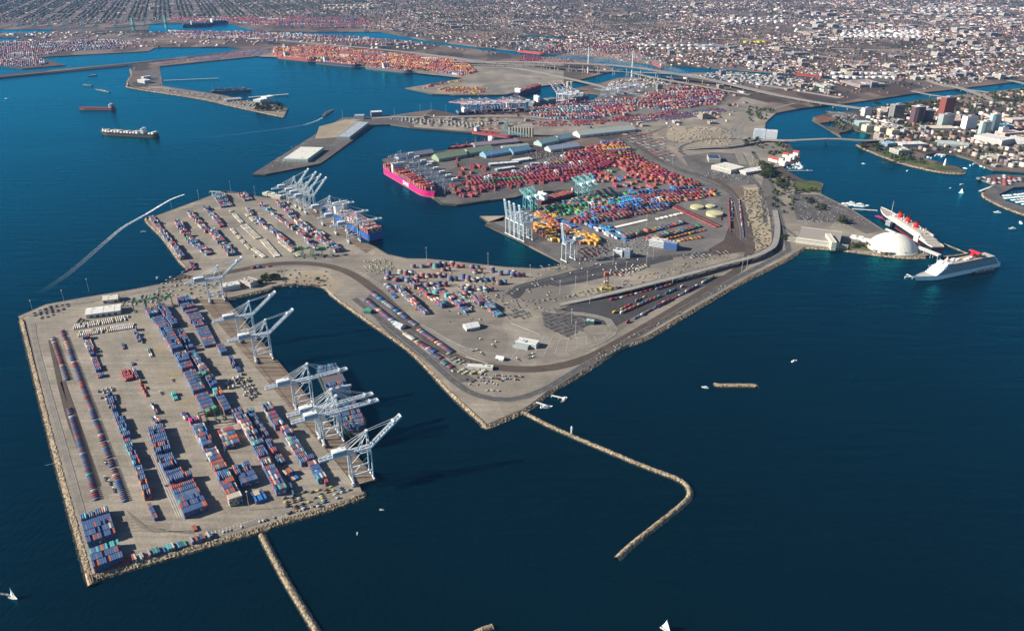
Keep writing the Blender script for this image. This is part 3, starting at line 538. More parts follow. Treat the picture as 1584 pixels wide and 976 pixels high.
# inner yard north of the basin
IN = [((230, 337), (280, 404), 5, 4), ((268, 345), (292, 378), 7, 4), ((292, 376), (313, 392), 7, 3), ((288, 330), (318, 362), 6, 3), ((312, 320), (340, 352), 5, 3), ((320, 358), (337, 378), 8, 3), ((340, 380), (352, 396), 8, 3), ((328, 303), (342, 322), 13, 4), ((368, 302), (378, 312), 10, 3), ((380, 325), (404, 350), 4, 3), ((402, 348), (455, 388), 4, 4), ((400, 318), (470, 370), 4, 4), ((470, 372), (487, 388), 4, 4), ((424, 312), (455, 345), 7, 4), ((455, 345), (500, 378), 7, 4), ((500, 378), (520, 393), 8, 4), ((482, 357), (500, 368), 5, 3), ((312, 392), (322, 397), 7, 3), ((487, 366), (518, 388), 4, 3)]
for a, b, w, h in IN: block(a, b, w, h, MIXJ, None, h0=2, fill=.92)
for a, b, w in (((354, 327), (374, 348), 4), ((378, 332), (396, 348), 4), ((354, 353), (384, 386), 3), ((372, 350), (396, 372), 7), ((402, 372), (424, 398), 6), ((392, 396), (392.2, 396.4), 1), ((430, 375), (460, 398), 4), ((388, 386), (406, 399), 4), ((414, 352), (430, 366), 4)):
    block(a, b, w, 1, dict(cream=8, white=3, grey=1), None)
block((292, 408), (298, 418), 4, 2, dict(maroon=3, navy=2), None); block((283, 423), (300, 415), 2, 1, dict(pink=3, navy=1), None); block((388, 417), (404, 415), 2, 2, dict(maroon=3, navy=1), None); block((412, 414), (420, 413), 1, 1, dict(red=1), None)
# the mid yard: short stacks whose ends face the bay
MY = zt(560, 380, 3.96, [(320, 130), (375, 130), (425, 120), (455, 130), (480, 120), (505, 150), (560, 120), (590, 130), (680, 135), (715, 135), (700, 165), (805, 155), (855, 175), (905, 165), (930, 185), (960, 185), (170, 175), (215, 215), (275, 175), (285, 220), (310, 220), (345, 195), (375, 185), (410, 190), (440, 185), (480, 190), (545, 210), (625, 200), (655, 215), (690, 215), (735, 215), (770, 215), (805, 215), (845, 235), (405, 245), (440, 245), (480, 245), (625, 265), (730, 270), (765, 275), (160, 205), (650, 275), (240, 165), (640, 300)])
for u, v in MY:
    p = P(u, v + 2); h = rnd.randint(3, 4)
    for j in range(rnd.randint(2, 4)):
        for i in range(rnd.choice((1, 1, 2))): stack(p[0] + 12.8 * i - 3 + j * .3, p[1] + j * 2.7, R(-6), max(1, h - rnd.choice((0, 0, 0, 1))), MIXJ)
for a, b, w, h in zt2 if False else []: pass
def zb(ox, oy, k, a, b, *r, **kw):
    block((ox + a[0] / k, oy + a[1] / k), (ox + b[0] / k, oy + b[1] / k), *r, **kw)
T5 = (560, 380, 3.96)
zb(*T5, (200, 265), (235, 300), 4, 4, MIXJ); zb(*T5, (240, 310), (330, 375), 4, 4, MIXJ, h0=2); zb(*T5, (300, 360), (385, 425), 4, 4, MIXJ, h0=2); zb(*T5, (290, 245), (320, 270), 4, 4, MIXJ); zb(*T5, (335, 265), (395, 315), 4, 4, MIXJ)
zb(*T5, (380, 310), (490, 385), 5, 4, MIXJ, h0=2); zb(*T5, (435, 265), (540, 345), 4, 4, MIXJ, h0=2); zb(*T5, (530, 335), (640, 420), 6, 4, MIXJ, h0=2); zb(*T5, (680, 330), (720, 375), 6, 4, MIXJ, h0=2); zb(*T5, (730, 360), (800, 400), 5, 4, {**MIXJ, 'blue': 20}, h0=2); zb(*T5, (770, 400), (830, 440), 6, 4, {**MIXJ, 'teal': 40}, h0=2); zb(*T5, (170, 300), (200, 325), 3, 1, MIXJ); zb(*T5, (570, 290), (640, 330), 2, 2, MIXJ, fill=.6)
zb(*T5, (430, 290), (470, 300), 3, 2, dict(teal=1))
for a, b, pal in (((0, 330), (180, 475), MIXJ), ((40, 290), (315, 495), {**MIXJ, 'blue': 20}), ((130, 240), (190, 290), MIXJ), ((245, 545), (345, 610), dict(cream=6, white=4, navy=1)), ((330, 520), (540, 665), {**MIXJ, 'maroon': 30}), ((325, 600), (430, 660), {**MIXJ, 'maroon': 25}), ((420, 675), (470, 700), {**ND}), ((475, 720), (530, 755), MIXJ)):
    zb(*T5, a, b, 1, 1, pal, None, across=True, lane_gap=.9, fill=.9)
zb(*T5, (20, 400), (50, 415), 3, 2, dict(green=1))
# rail yard trains of containers beneath the viaduct
for a, b, pal in (((395, 420), (790, 250), {**MIXB, 'orange': 40, 'rust': 20}), ((430, 480), (965, 200), {**MIXJ, 'white': 30, 'pink': 25, 'navy': 30}), ((350, 420), (550, 315), {**MIXJ, 'yellow': 20, 'magenta': 9}), ((520, 435), (680, 345), {'white': 10, 'pink': 10, 'navy': 3}), ((330, 340), (640, 260), {'red': 10, 'pink': 10, 'white': 3}), ((610, 275), (710, 245), {'rust': 10, 'blue': 6})):
    zb(860, 380, 3.96, a, b, 1, 2, pal, None, gap=1.8, fill=.93)
for a, b, pal, h in (((1293, 240), (1303, 455), {'pink': 9, 'maroon': 3}, 2), ((1312, 250), (1316, 360), {'navy': 3, 'maroon': 5, 'white': 3}, 1), ((1357, 250), (1373, 420), {'white': 8, 'rust': 8, 'pink': 5}, 1), ((1366, 290), (1385, 480), {'navy': 5, 'maroon': 5, 'slate': 5}, 1), ((1245, 300), (1246, 380), {'maroon': 1}, 1)):
    zb(800, 246, 3.96, a, b, 1, h, pal, None, gap=1.5, fill=.95)
# dark yard beyond the tall cranes, the red yard, and the far terminals
yard([(905, 332), (985, 300), (1065, 290), (1105, 296), (1108, 304), (1040, 316), (1030, 325), (940, 344), (925, 348), (880, 345)], 16, LBC, 6, 6, 4, .95, 20, 8)
yard([(820, 325), (890, 308), (960, 300), (985, 300), (905, 332), (860, 335)], 16, {**LBC, 'green': 50}, 6, 8, 3, .7)
yard([(828, 332), (850, 325), (880, 345), (920, 350), (932, 368), (925, 380), (895, 378), (850, 374), (826, 358)], 118, {'orange': 22, 'yellow': 26, 'rust': 16, 'navy': 14, 'blue': 10, 'white': 5, 'red': 8, 'teal': 5}, 7, 7, 4, .92, 9, 6, 2)
yard([(922, 352), (944, 352), (978, 372), (965, 374), (935, 364)], 118, {'teal': 30, 'blue': 30, 'red': 12, 'white': 8}, 4, 8, 3, .9)
for a, b, w, h, pal in (((967, 371), (1062, 346), 6, 4, LBC), ((1000, 376), (1085, 352), 6, 4, {**LBC, 'navy': 40}), ((1020, 375), (1092, 357), 2, 2, {'orange': 10, 'rust': 10, 'yellow': 5, 'green': 3}), ((1050, 375), (1090, 368), 4, 1, {'orange': 10, 'rust': 10, 'yellow': 3})):
    block(a, b, w, h, pal, None, h0=1, vary=.2)
block((945, 356), (1005, 342), 1, 1, dict(white=1), None, across=True, lane_gap=2); block((1018, 341), (1058, 331.5), 1, 1, dict(white=1), None, across=True, lane_gap=2, fill=.85)
block((1042, 320), (1112, 352), 1, 1, dict(rust=5, pink=4, brown=3), None, across=True, lane_gap=.8); block((1037, 320.5), (1106, 353), 1, 1, dict(rust=5, pink=4, brown=3), None, across=True, lane_gap=.8)
yard([(725, 292), (722, 280), (800, 265), (870, 248), (900, 235), (935, 230), (960, 245), (925, 272), (880, 282), (830, 284), (790, 288), (745, 298)], 15, ONEP, 5, 7, 4, .93, 16, 8)
yard([(872, 240), (905, 232), (950, 220), (975, 235), (1035, 268), (1085, 288), (1060, 290), (1010, 282), (960, 262), (930, 250)], 17, {'rust': 25, 'orange': 18, 'red': 22, 'white': 8, 'magenta': 6, 'pink': 12, 'navy': 4, 'green': 4}, 4, 6, 4, .85, 7, 6)
yard([(930, 222), (960, 218), (975, 233), (960, 240), (935, 236)], 17, {'orange': 10, 'yellow': 8, 'green': 5, 'blue': 6, 'red': 8}, 5, 6, 4, .85)
yard([(928, 262), (985, 270), (1040, 282), (1000, 297), (950, 290), (905, 285)], 120, {'rust': 20, 'orange': 12, 'pink': 20, 'green': 6, 'red': 12, 'navy': 4, 'blue': 3}, 5, 18, 4, .55, 4, 20)
yard([(690, 302), (700, 285), (725, 282), (745, 298), (735, 305), (705, 306)], 125, {'pink': 20, 'maroon': 18, 'green': 5, 'rust': 12}, 4, 14, 4, .7, 3, 14)
yard([(703, 278), (720, 255), (745, 258), (752, 268), (730, 272), (715, 280)], 125, {'rust': 20, 'red': 20, 'pink': 10}, 5, 22, 3, .6, 3, 16)
for u, v, w in ((705, 250, 3), (703, 259, 4), (727, 262, 6), (745, 265, 6), (710, 272, 4), (764, 296, 2), (785, 293, 5), (800, 290, 4), (818, 286, 7), (835, 285, 5), (905, 277, 5)):
    block((u, v), (u + 1, v - 6), w, 3, {'rust': 6, 'red': 4, 'pink': 2}, None, side=-1)
yard([(820, 178), (826, 168), (880, 158), (985, 152), (982, 172), (920, 184), (860, 186)], 8, FAR, 5, 8, 4, .85, 12, 10)
yard([(985, 165), (1000, 145), (1060, 134), (1125, 143), (1115, 160), (1035, 172)], 12, FAR, 5, 8, 4, .85, 12, 10)
yard([(930, 140), (950, 125), (1010, 120), (1060, 130), (985, 138)], 12, {'white': 14, 'cream': 8, 'pink': 8, 'navy': 3}, 3, 16, 2, .6, 8, 12)
yard([(815, 190), (900, 187), (985, 178), (1050, 172), (1040, 178), (900, 196), (830, 196)], 8, {'rust': 8, 'pink': 8, 'red': 6, 'navy': 2}, 2, 14, 2, .6)
yard([(422, 87), (425, 74), (500, 72), (600, 82), (720, 96), (738, 112), (715, 118), (640, 107), (560, 99), (500, 93)], -14, TP, 6, 12, 4, .9, 12, 12)
yard([(655, 138), (668, 131), (716, 123.5), (717, 126), (690, 131), (670, 134)], 20, {'rust': 5, 'orange': 5, 'yellow': 3}, 5, 40, 3, 1.0)
yard([(675, 139), (700, 134), (755, 137), (745, 146), (700, 145)], 20, {'yellow': 5, 'orange': 4}, 3, 14, 2, .6)
yard([(0, 66), (160, 62), (230, 66), (180, 76), (100, 80), (60, 87), (75, 100), (30, 104), (-40, 98)], 10, {'pink': 6, 'maroon': 12, 'navy': 14, 'white': 7, 'rust': 6, 'slate': 10, 'cream': 4}, 5, 22, 4, .7)
yard([(260, 48), (400, 50), (520, 55), (600, 62), (650, 70), (560, 68), (400, 62), (280, 60)], 0, {'pink': 8, 'maroon': 8, 'rust': 10, 'white': 9, 'navy': 8, 'cream': 5, 'blue': 2}, 5, 28, 4, .55)
yard([(260, 32), (270, 26), (400, 27), (560, 28), (580, 38), (500, 42), (400, 40), (350, 36)], 0, {'pink': 12, 'maroon': 8, 'rust': 8, 'white': 4, 'navy': 6}, 5, 34, 4, .6)
yard([(840, 82), (850, 70), (960, 70), (1000, 84), (990, 96), (950, 92), (900, 86)], 5, FAR, 4, 26, 4, .5); yard([(800, 96), (812, 86), (870, 92), (900, 98), (870, 100)], 5, ONEP, 4, 14, 3, .8)
yard([(240, 97), (330, 86), (400, 76), (430, 80), (402, 86), (300, 94), (250, 100)], 5, {'maroon': 10, 'slate': 5, 'navy': 8, 'grey': 4, 'rust': 3}, 2, 9, 1, .8)
yard([(960, 188), (985, 183), (1110, 168), (1130, 172), (1060, 184), (980, 192)], 8, {'navy': 10, 'slate': 8, 'pink': 6, 'white': 3, 'maroon': 8}, 1, 7, 1, .85)
# ================================================================== CRANES, SHIPS AND BOATS
def copy_tree(o, parent=None):
    c = o.copy(); C.objects.link(c)
    if parent is not None: c.parent = parent
    for ch in o.children: copy_tree(ch, c)
    return c
def height(u, v, vtop, z0=GZ):
    """metres up from the ground at u, v to what the survey sees at row vtop"""
    x, y = P(u, v, z0); lo, hi = z0, 500.0
    for _ in range(40):
        z = (lo + hi) / 2; d = y * math.cos(PITCH) + (HC - z) * math.sin(PITCH); up = y * math.sin(PITCH) - (HC - z) * math.cos(PITCH)
        vv = 488 - FPX * up / d
        if vv > vtop: lo = z
        else: hi = z
    return z - z0
def sts(boom_deg, c=(.66, .70, .72), c2=(.30, .40, .47), g=50, ap=80, gauge=30, bl=62, br=44, stripe=None, cab=(.8, .8, .76)):
    """ship-to-shore gantry crane: waterside rail at x = 0, boom towards +x"""
    t = empty('gantry_crane', (0, 0, 0)); hy = 9.5; sh = tuple(k * .8 for k in c)
    for x0, tp in ((0, 1), (-gauge, 0)):
        for s in (-1, 1):
            m = MB(); m.beam((x0, s * hy, 3), (x0, s * hy * .92, g), 1.56, 1.40, c); m.build('leg', 'paint', t)
        m = MB(); m.beam((x0, -hy - 4, 3), (x0, hy + 4, 3), 1.72, 1.87, c)
        for s in (-1, 1):
            for k in (-3.4, -1.1, 1.2, 3.5): m.box(x0, s * hy + k, 0, 1.6, 1.7, 2, 0, (.15, .15, .16))
        m.build('sill_beam', 'paint', t)
        m = MB(); m.beam((x0, -hy, g - 2), (x0, hy, g - 2), 1.56, 2.03, c); m.build('cross_beam', 'paint', t)
    m = MB()
    for s in (-1, 1):
        m.beam((-gauge, s * hy, 17), (0, s * hy, 17), 1.40, 1.72, c); m.beam((-gauge, s * hy, 19), (0, s * hy * .93, g - 2), 0.70, 0.70, c); m.beam((0, s * hy, 19), (-gauge / 2, s * hy, 17), 0.55, 0.55, c); m.beam((-gauge, s * hy * .93, g), (0, s * hy * .93, g), 1.01, 1.25, c)
    m.build('portal_frame', 'paint', t)
    def truss(m, x0, x1, z0, dx, dz, col, n):
        a = Vector((x0, 0, z0)); d = Vector((dx, 0, dz)); L = x1 - x0; up = Vector((-dz, 0, dx))
        for s in (-1, 1):
            o = Vector((0, s * 3.4, 0)); m.beam(a + o, a + o + d * L, 1.3, 2.4, col); m.beam(a + o + up * 2.6, a + o + up * 2.6 + d * L, .4, .4, col)
            for i in range(n):
                p = a + o + d * (L * i / n); q = a + o + d * (L * (i + .5) / n) + up * 2.6; r_ = a + o + d * (L * (i + 1) / n); m.beam(p, q, .3, .3, col); m.beam(q, r_, .3, .3, col)
        for i in range(n + 1): p = a + d * (L * i / n); m.beam(p + Vector((0, -3.4, 0)), p + Vector((0, 3.4, 0)), .7, .7, stripe if stripe and i % 2 else col)
    m = MB(); truss(m, -gauge - br, 1, g + 1.5, 1, 0, c, 12); m.build('girder', 'paint', t)
    an = R(boom_deg); bx, bz = math.cos(an), math.sin(an)
    m = MB(); truss(m, 0, bl, 0, 1, 0, c, 11)
    if stripe:
        for i in range(6): 
            for s in (-1, 1): m.beam((4 + i * 10, s * 3.45, 0), (9 + i * 10, s * 3.45, 0), 1.5, 2.6, stripe)
    m.box(bl, 0, -1, 2.4, 9, 2.6, 0, c); m.box(bl * .8, 0, .5, 3, 8.4, 3.4, 0, c); b = m.build('boom', 'paint', t); b.location = (2, 0, g + 1.5); b.rotation_euler = (0, -an, 0)
    m = MB()
    for s in (-1, 1): m.beam((0, s * hy * .92, g), (-1.5, s * 2.2, ap), 1.01, 1.01, c); m.beam((-gauge * .55, s * 4, g + 2), (-1.5, s * 2.2, ap), 0.70, 0.70, c); m.beam((-gauge, s * 8, g), (-2, s * 2, ap - 6), 0.62, 0.62, c)
    m.beam((-1.5, -3, ap), (-1.5, 3, ap), 1.87, 1.56, c); m.beam((0, -hy * .6, g + 12), (0, hy * .6, g + 12), 0.78, 0.78, c); m.box(-1.5, 0, ap, 3.5, 5, 1.2, 0, c); m.build('apex_frame', 'paint', t)
    m = MB()
    for s in (-1, 1):
        m.beam((-1.5, s * 2, ap), (-gauge - br + 8, s * 3.2, g + 4), 0.43, 0.43, c); m.beam((-1.5, s * 2, ap), (-gauge - 10, s * 3.2, g + 4), 0.43, 0.43, c)
        for f in (.45, .92):
            q = Vector((2 + bx * bl * f, s * 3.2, g + 2.5 + bz * bl * f))
            if boom_deg < 8 or f > .9: m.beam((-1.5, s * 2, ap), q, .4, .4, c)
    m.build('stay', 'paint', t)
    m = MB(); m.box(-gauge - 14, 0, g + 3.5, 21, 11, 7, 0, c2, top=(.82, .82, .78)); m.box(-gauge - 14, 0, g + 10.5, 19, 9, .5, 0, (.8, .8, .77)); m.box(-gauge - 9, 2, g + 11, 2, 2, 1, 0, (.3, .3, .3)); m.build('machinery_house', 'paint', t)
    m = MB(); m.box(-8, 0, g - 2.2, 7, 6, 1.6, 0, (.4, .42, .44)); m.build('trolley', 'paint', t); m = MB(); m.box(-12, 3, g - 5.6, 3, 2.6, 3.2, 0, cab); m.build('operator_cab', 'paint', t)
    m = MB(); m.box(-gauge - 2, -hy - 2, 3, 3, 4, 3.5, 0, cab)
    for k in range(6): m.beam((-gauge - 1.5, -hy - 2.5 + (k % 2) * 4, 4 + k * 7.6), (-gauge - 1.5, -hy + 1.5 - (k % 2) * 4, 4 + (k + 1) * 7.6), 0.70, 0.23, c)
    m.build('stairway', 'paint', t)
    return t
KN = {}
def crane(u, v, deg, kind, label, group, z=GZ + .4, scale=1.0, off=(0, 0)):
    first = kind not in KN
    if first: KN[kind] = sts(**KINDS[kind])
    o = KN[kind] if first else copy_tree(KN[kind])
    x, y = P(u, v); o.location = (x + off[0], y + off[1], z); o.rotation_euler = (0, 0, R(deg)); o.scale = (scale,) * 3
    return tag(o, label, 'gantry crane', group)
KINDS = dict(up=dict(boom_deg=38), flat=dict(boom_deg=1.5), north_up=dict(boom_deg=48, c=(.72, .74, .73)), north_flat=dict(boom_deg=2, c=(.72, .74, .73)), upright=dict(boom_deg=82, c=(.62, .68, .70), c2=(.4, .45, .48), bl=56, g=52, ap=76),
             teal=dict(boom_deg=3, c=(.20, .48, .48), c2=(.7, .72, .7)), grey=dict(boom_deg=2, c=(.26, .33, .40), c2=(.45, .5, .52), g=46, ap=70, bl=50, br=30), candy=dict(boom_deg=50, c=(.70, .66, .64), stripe=(.55, .06, .06), g=46, ap=72), candy_flat=dict(boom_deg=2, c=(.66, .5, .48), stripe=(.55, .06, .06), g=46, ap=70),
             far_blue=dict(boom_deg=75, c=(.10, .16, .24), c2=(.2, .25, .3), g=46, ap=68), far_green=dict(boom_deg=70, c=(.12, .28, .26)), far_red=dict(boom_deg=60, c=(.5, .10, .06)))
NG = 'white ship-to-shore cranes round the near basin'
for u, v, k, lab in ((348.5, 463, 'up', 'white gantry crane with raised boom standing at the basin head by the office building'), (397.5, 522.5, 'up', 'white gantry crane with raised boom, nearer the basin head of two side by side'),
                     (423, 553, 'up', 'white gantry crane with raised boom, nearer the moored ship of two side by side'), (487, 626, 'flat', 'white gantry crane with lowered boom over the far end of the ship in the basin'),
                     (524, 668, 'flat', 'middle white gantry crane with lowered boom, crowding its twin over the ship'), (531.5, 678.5, 'flat', 'white gantry crane with lowered boom, nearest the pier tip of the lowered three'), (578, 736, 'up', 'white gantry crane with raised boom on the very tip of the near pier')):
    x, y = P(u, v); crane(u, v, 28, k, lab, NG, off=(-3, 0))
m = MB(); x, y = P(578, 736)
G2 = 'white cranes on the inner yard quay'
for i, (u, v) in enumerate(((465, 313), (476.5, 318.5), (484, 322.5), (492, 328))):
    crane(u - 1, v, 30, 'north_up', f"white crane with raised boom, {['outermost', 'second', 'third', 'fourth'][i]} of the four on the inner yard quay", G2, off=(-6, 0))
for i, (u, v) in enumerate(((518, 346), (539, 360), (559, 373))):
    crane(u, v, 26, 'north_flat', f"white crane with lowered boom, {['farthest', 'middle', 'nearest'][i]} of three working the blue ship", G2, off=(-5, 0))
G3 = 'tall cranes with upright booms on the central quay'
for i, (u, v) in enumerate(((786, 364), (793, 367.5), (800, 371), (808, 374.5))):
    crane(u - 1, v - .6, -146, 'upright', f"pale blue crane with upright boom, {['outermost', 'second', 'third', 'innermost'][i]} of four on the dark quay", G3, scale=.92)
crane(872, 405, -146, 'upright', 'single pale crane with upright boom by the end of the dark quay', G3, scale=.92)
for i, (u, v) in enumerate(((813, 325), (824, 322.5))): crane(u, v, 106, 'teal', ['teal crane at the stern of the dark red ship in the slip', 'teal crane above the bridge of the dark red ship'][i], 'teal cranes along the narrow slip', scale=.85)
for i, (u, v) in enumerate(((893, 303), (903, 300.5), (912, 298))): crane(u, v, 106, 'teal', f"teal crane, {['nearest', 'middle', 'farthest'][i]} of the trio at the closed end of the slip", 'teal cranes along the narrow slip', scale=.8)
for i in range(8):
    t = i / 7; u = 612 + 66 * t; v = 262 + 42 * t
    crane(u + 9, v - 3, -154, 'grey', f"blue grey crane, {['first', 'second', 'third', 'fourth', 'fifth', 'sixth', 'seventh', 'eighth'][i]} from the stern along the magenta ship", 'blue grey cranes beside the magenta ship', scale=.85)
GC = 'red and white striped cranes on the middle channel'
for i, (u, v) in enumerate(((715, 176.5), (727, 176), (742, 175.5), (752, 175), (778, 174), (790, 173.5), (803, 172.5))):
    crane(u, v, 160, 'candy_flat', f"red and white crane, {['first', 'second', 'third', 'fourth', 'fifth', 'sixth', 'seventh'][i]} from the sea over the dark ships", GC)
for i, (u, v) in enumerate(((862, 161), (869, 160), (880, 158.5))): crane(u, v, 150, 'candy', f"red and white crane with raised boom, {['first', 'second', 'third'][i]} above the grey ship", GC, scale=1.05)
for i, (u, v) in enumerate(((930, 151), (945, 149), (957, 147), (972, 144), (985, 143))): crane(u, v, 150, 'grey', f"grey crane, {['first', 'second', 'third', 'fourth', 'fifth'][i]} in the row behind the packed middle yard", 'grey cranes behind the middle yard', scale=.8)
for i in range(12):
    u = 432 + i * 18.5; v = 88.5 + i * 2.0; crane(u, v, -70, 'far_red', 'distant red crane on the long orange yard quay', 'distant red cranes on the orange yard quay')
for i in range(9):
    u = 30 + i * 25; crane(u + rnd.uniform(-5, 5), 50, 90, 'far_green', 'distant blue green crane on the channel below the hills', 'distant blue green cranes below the hills', scale=1.1)
for i in range(9): crane(440 + i * 13 + rnd.uniform(-3, 3), 43, 90, 'far_blue', 'distant dark crane by the far channel', 'distant dark cranes by the far channel', scale=1.1)
for i in range(6): crane(802 + i * 11 + rnd.uniform(-2, 2), 79 + i * .7, -80, 'grey', 'distant pale crane on the far side of the back channel', 'distant pale cranes on the back channel')
# yard gantries on rubber tyres
def rtg(c, span=24, h=22, base=12):
    t = empty('yard_crane', (0, 0, 0))
    for sx in (-1, 1):
        for sy in (-1, 1):
            m = MB(); m.beam((sx * span / 2, sy * base / 2, 1.8), (sx * span / 2, sy * base / 2 * .8, h), 1.0, .9, c); m.box(sx * span / 2, sy * (base / 2 + 1), 0, 1.2, 4, 1.9, 0, (.05, .05, .05)); m.build('leg', 'paint', t)
    m = MB()
    for sy in (-1, 1): m.beam((-span / 2 - 1, sy * base * .38, h), (span / 2 + 1, sy * base * .38, h), 1.3, 1.8, c)
    m.build('girder', 'paint', t)
    for sx in (-1, 1): m = MB(); m.beam((sx * span / 2, -base / 2, 2.6), (sx * span / 2, base / 2, 2.6), 1, 1.3, c); m.build('sill_beam', 'paint', t)
    m = MB(); m.box(2, 0, h + .9, 6, base * .8, 2.6, 0, tuple(min(1, k * 1.4 + .05) for k in c)); m.build('trolley', 'paint', t); return t
R1, R2, R3 = rtg((.05, .17, .08)), rtg((.04, .22, .50), 30, 24, 13), rtg((.55, .6, .6))
def put(proto, pts, deg, labs, cat, grp, z=GZ + .3, first=None):
    for i, (u, v) in enumerate(pts):
        o = proto if not proto.get('label') else copy_tree(proto); x, y = P(u, v); o.location = (x, y, z); o.rotation_euler = (0, 0, R(deg if not callable(deg) else deg()))
        tag(o, labs if isinstance(labs, str) else labs[i], cat, grp)
put(R1, [(217, 480), (237, 476), (258, 474), (317, 596), (323, 655), (333, 650)], 34, ['green yard crane astride the far end of the gantry rows, nearest the white shed', 'green yard crane in the middle of the three behind the gantry rows', 'green yard crane closest to the crane apron of the three at the back', 'green yard crane bridging the narrow gantry row halfway', 'green yard crane over the near end of the long gantry row', 'green yard crane next to the one at the near gantry row end'], 'yard crane', 'green yard cranes on tyres in the near yard')
put(R1, [(462, 396), (475, 397), (492, 398), (506, 396), (447, 309)], 34, ['green yard crane at the foot of the third inner container lane', 'green yard crane between two inner container lanes', 'green yard crane before the fourth inner container lane', 'green yard crane beside the last inner container lane', 'green yard crane alone behind the white cranes of the inner quay'], 'yard crane', 'green yard cranes in the inner yard')
put(R2, [(960, 327), (966, 325), (972, 324), (978, 323), (984, 322), (990, 321), (964, 319), (970, 318), (976, 317)], 106, 'blue stacking crane parked in the tight cluster beside the sulphur coloured tanks', 'stacking crane', 'blue stacking cranes parked in a cluster')
put(R2, [(900, 345), (918, 342), (935, 334), (962, 330), (985, 330), (1010, 322), (1005, 305), (1040, 303), (920, 352), (945, 325), (976, 308)], 106, 'blue stacking crane astride a lane of the many coloured container rows', 'stacking crane', 'blue stacking cranes at work in the rows')
put(R3, [(752, 285), (758, 283), (815, 268), (845, 262), (884, 262), (898, 260), (860, 275), (795, 275), (870, 251), (915, 326), (1020, 318)], 105, 'small white yard crane among the dark red container rows', 'yard crane', 'white yard cranes among the red rows')
# ---- ships
def hull_mb(L, B, D, bands, bow=.16, stern=.04, rake=8, deck=(.25, .12, .08), sheer=2.5, narrow=.85):
    """bow at +x; bands: (top height, colour) from the keel up"""
    m = MB(); st = []; n = 22
    for i in range(n + 1):
        t = i / n; x = t * L; b = (1 - t) * L; f = 1.0
        if b < bow * L: f = max(.015, math.sin(math.pi / 2 * min(1, b / (bow * L))) ** .75)
        if x < stern * L: f *= narrow + (1 - narrow) * x / (stern * L)
        st.append((x - L / 2, f, max(0, 1 - b / (bow * L))))
    zs = [-1.5] + [z for z, _ in bands]; rings = []
    for z in zs:
        k = max(0, z) / D; ring = []
        for x, f, q in st:
            w = B / 2 * (f ** (1.5 - .5 * k)) if q > 0 else B / 2 * f
            ring.append((x + rake * k * q ** 2 - (0 if k > .3 else 1), w, z + (sheer * q if k > .9 else 0)))
        rings.append(ring)
    for r in range(len(zs) - 1):
        a, b = rings[r], rings[r + 1]; col = bands[r][1]
        for i in range(n):
            for s in (1, -1):
                q = [(a[i][0], s * a[i][1], a[i][2]), (a[i + 1][0], s * a[i + 1][1], a[i + 1][2]), (b[i + 1][0], s * b[i + 1][1], b[i + 1][2]), (b[i][0], s * b[i][1], b[i][2])]
                m.add(q, [(3, 2, 1, 0) if s > 0 else (0, 1, 2, 3)], col)
        m.add([(a[0][0], -a[0][1], a[0][2]), (a[0][0], a[0][1], a[0][2]), (b[0][0], b[0][1], b[0][2]), (b[0][0], -b[0][1], b[0][2])], [(3, 2, 1, 0)], col)
        m.add([(a[n][0], -a[n][1], a[n][2]), (a[n][0], a[n][1], a[n][2]), (b[n][0], b[n][1], b[n][2]), (b[n][0], -b[n][1], b[n][2])], [(0, 1, 2, 3)], col)
    t = rings[-1]; t = [(x, w, z - 1.0) for x, w, z in t]
    for i in range(n): m.add([(t[i][0], -t[i][1], t[i][2]), (t[i + 1][0], -t[i + 1][1], t[i + 1][2]), (t[i + 1][0], t[i + 1][1], t[i + 1][2]), (t[i][0], t[i][1], t[i][2])], [(0, 1, 2, 3)], deck)
    return m
WHT = (.74, .73, .69)
def ship_at(name, stern, bow, label, cat='ship', group=None, L=None):
    """Empty amidships on the waterline, +x to the bow"""
    a, b = P(*stern, 0), P(*bow, 0); d = b - a; c = (a + b) / 2
    o = empty(name, (c[0], c[1], 0), math.atan2(d[1], d[0]), label, cat, group); return o, (L or float(np.linalg.norm(d)))
def bridge_block(x, B, z, h, par, col=WHT, funnel=None, name='superstructure', lx=12):
    m = MB()
    for k in range(int(h / 3)): m.box(x, 0, z + k * 3, lx, B * .8, 2.4, 0, col); m.box(x, 0, z + k * 3 + 2.4, lx + 1.6, B * .86, .6, 0, tuple(c * .9 for c in col)); m.box(x + lx / 2 + .03, 0, z + k * 3 + 1, .15, B * .7, .9, 0, (.05, .07, .09))
    m.box(x + 1, 0, z + h, 6, B * 1.0, 2.6, 0, col); m.box(x, 0, z + h + 2.6, 2, 2, 6, 0, col); m.beam((x, -4, z + h + 7), (x, 4, z + h + 7), .5, .5, col); m.build(name, 'paint', par)
    if funnel: m = MB(); m.box(x - lx * .5 - 5, 0, z, 7, B * .35, h * .8, 0, funnel); m.box(x - lx * .5 - 5, 0, z + h * .8, 5, B * .25, 3, 0, (.05, .05, .05)); m.build('funnel', 'paint', par)
def deck_boxes(o, L, x0, x1, ncol, z, hmin, hmax, pal, place=None, bay=14.6, skip=()):
    a = o.rotation_euler[2]; c, s = math.cos(a), math.sin(a); x = x0; i = 0
    while x < x1:
        if not any(p <= x <= q for p, q in skip):
            hh = rnd.randint(hmin, hmax); nn = ncol if (x < L * .34) else max(4, int(ncol * (1 - (x - L * .34) / (L * .2) * .55)))
            for j in range(nn):
                y = (j - (nn - 1) / 2) * 2.5; stack(o.location[0] + x * c - y * s, o.location[1] + x * s + y * c, a, max(1, hh - rnd.choice((0, 0, 0, 1))), pal, z=z, row=i, lane=j, place=place)
        x += bay; i += 1
MAG = (.60, .008, .16)
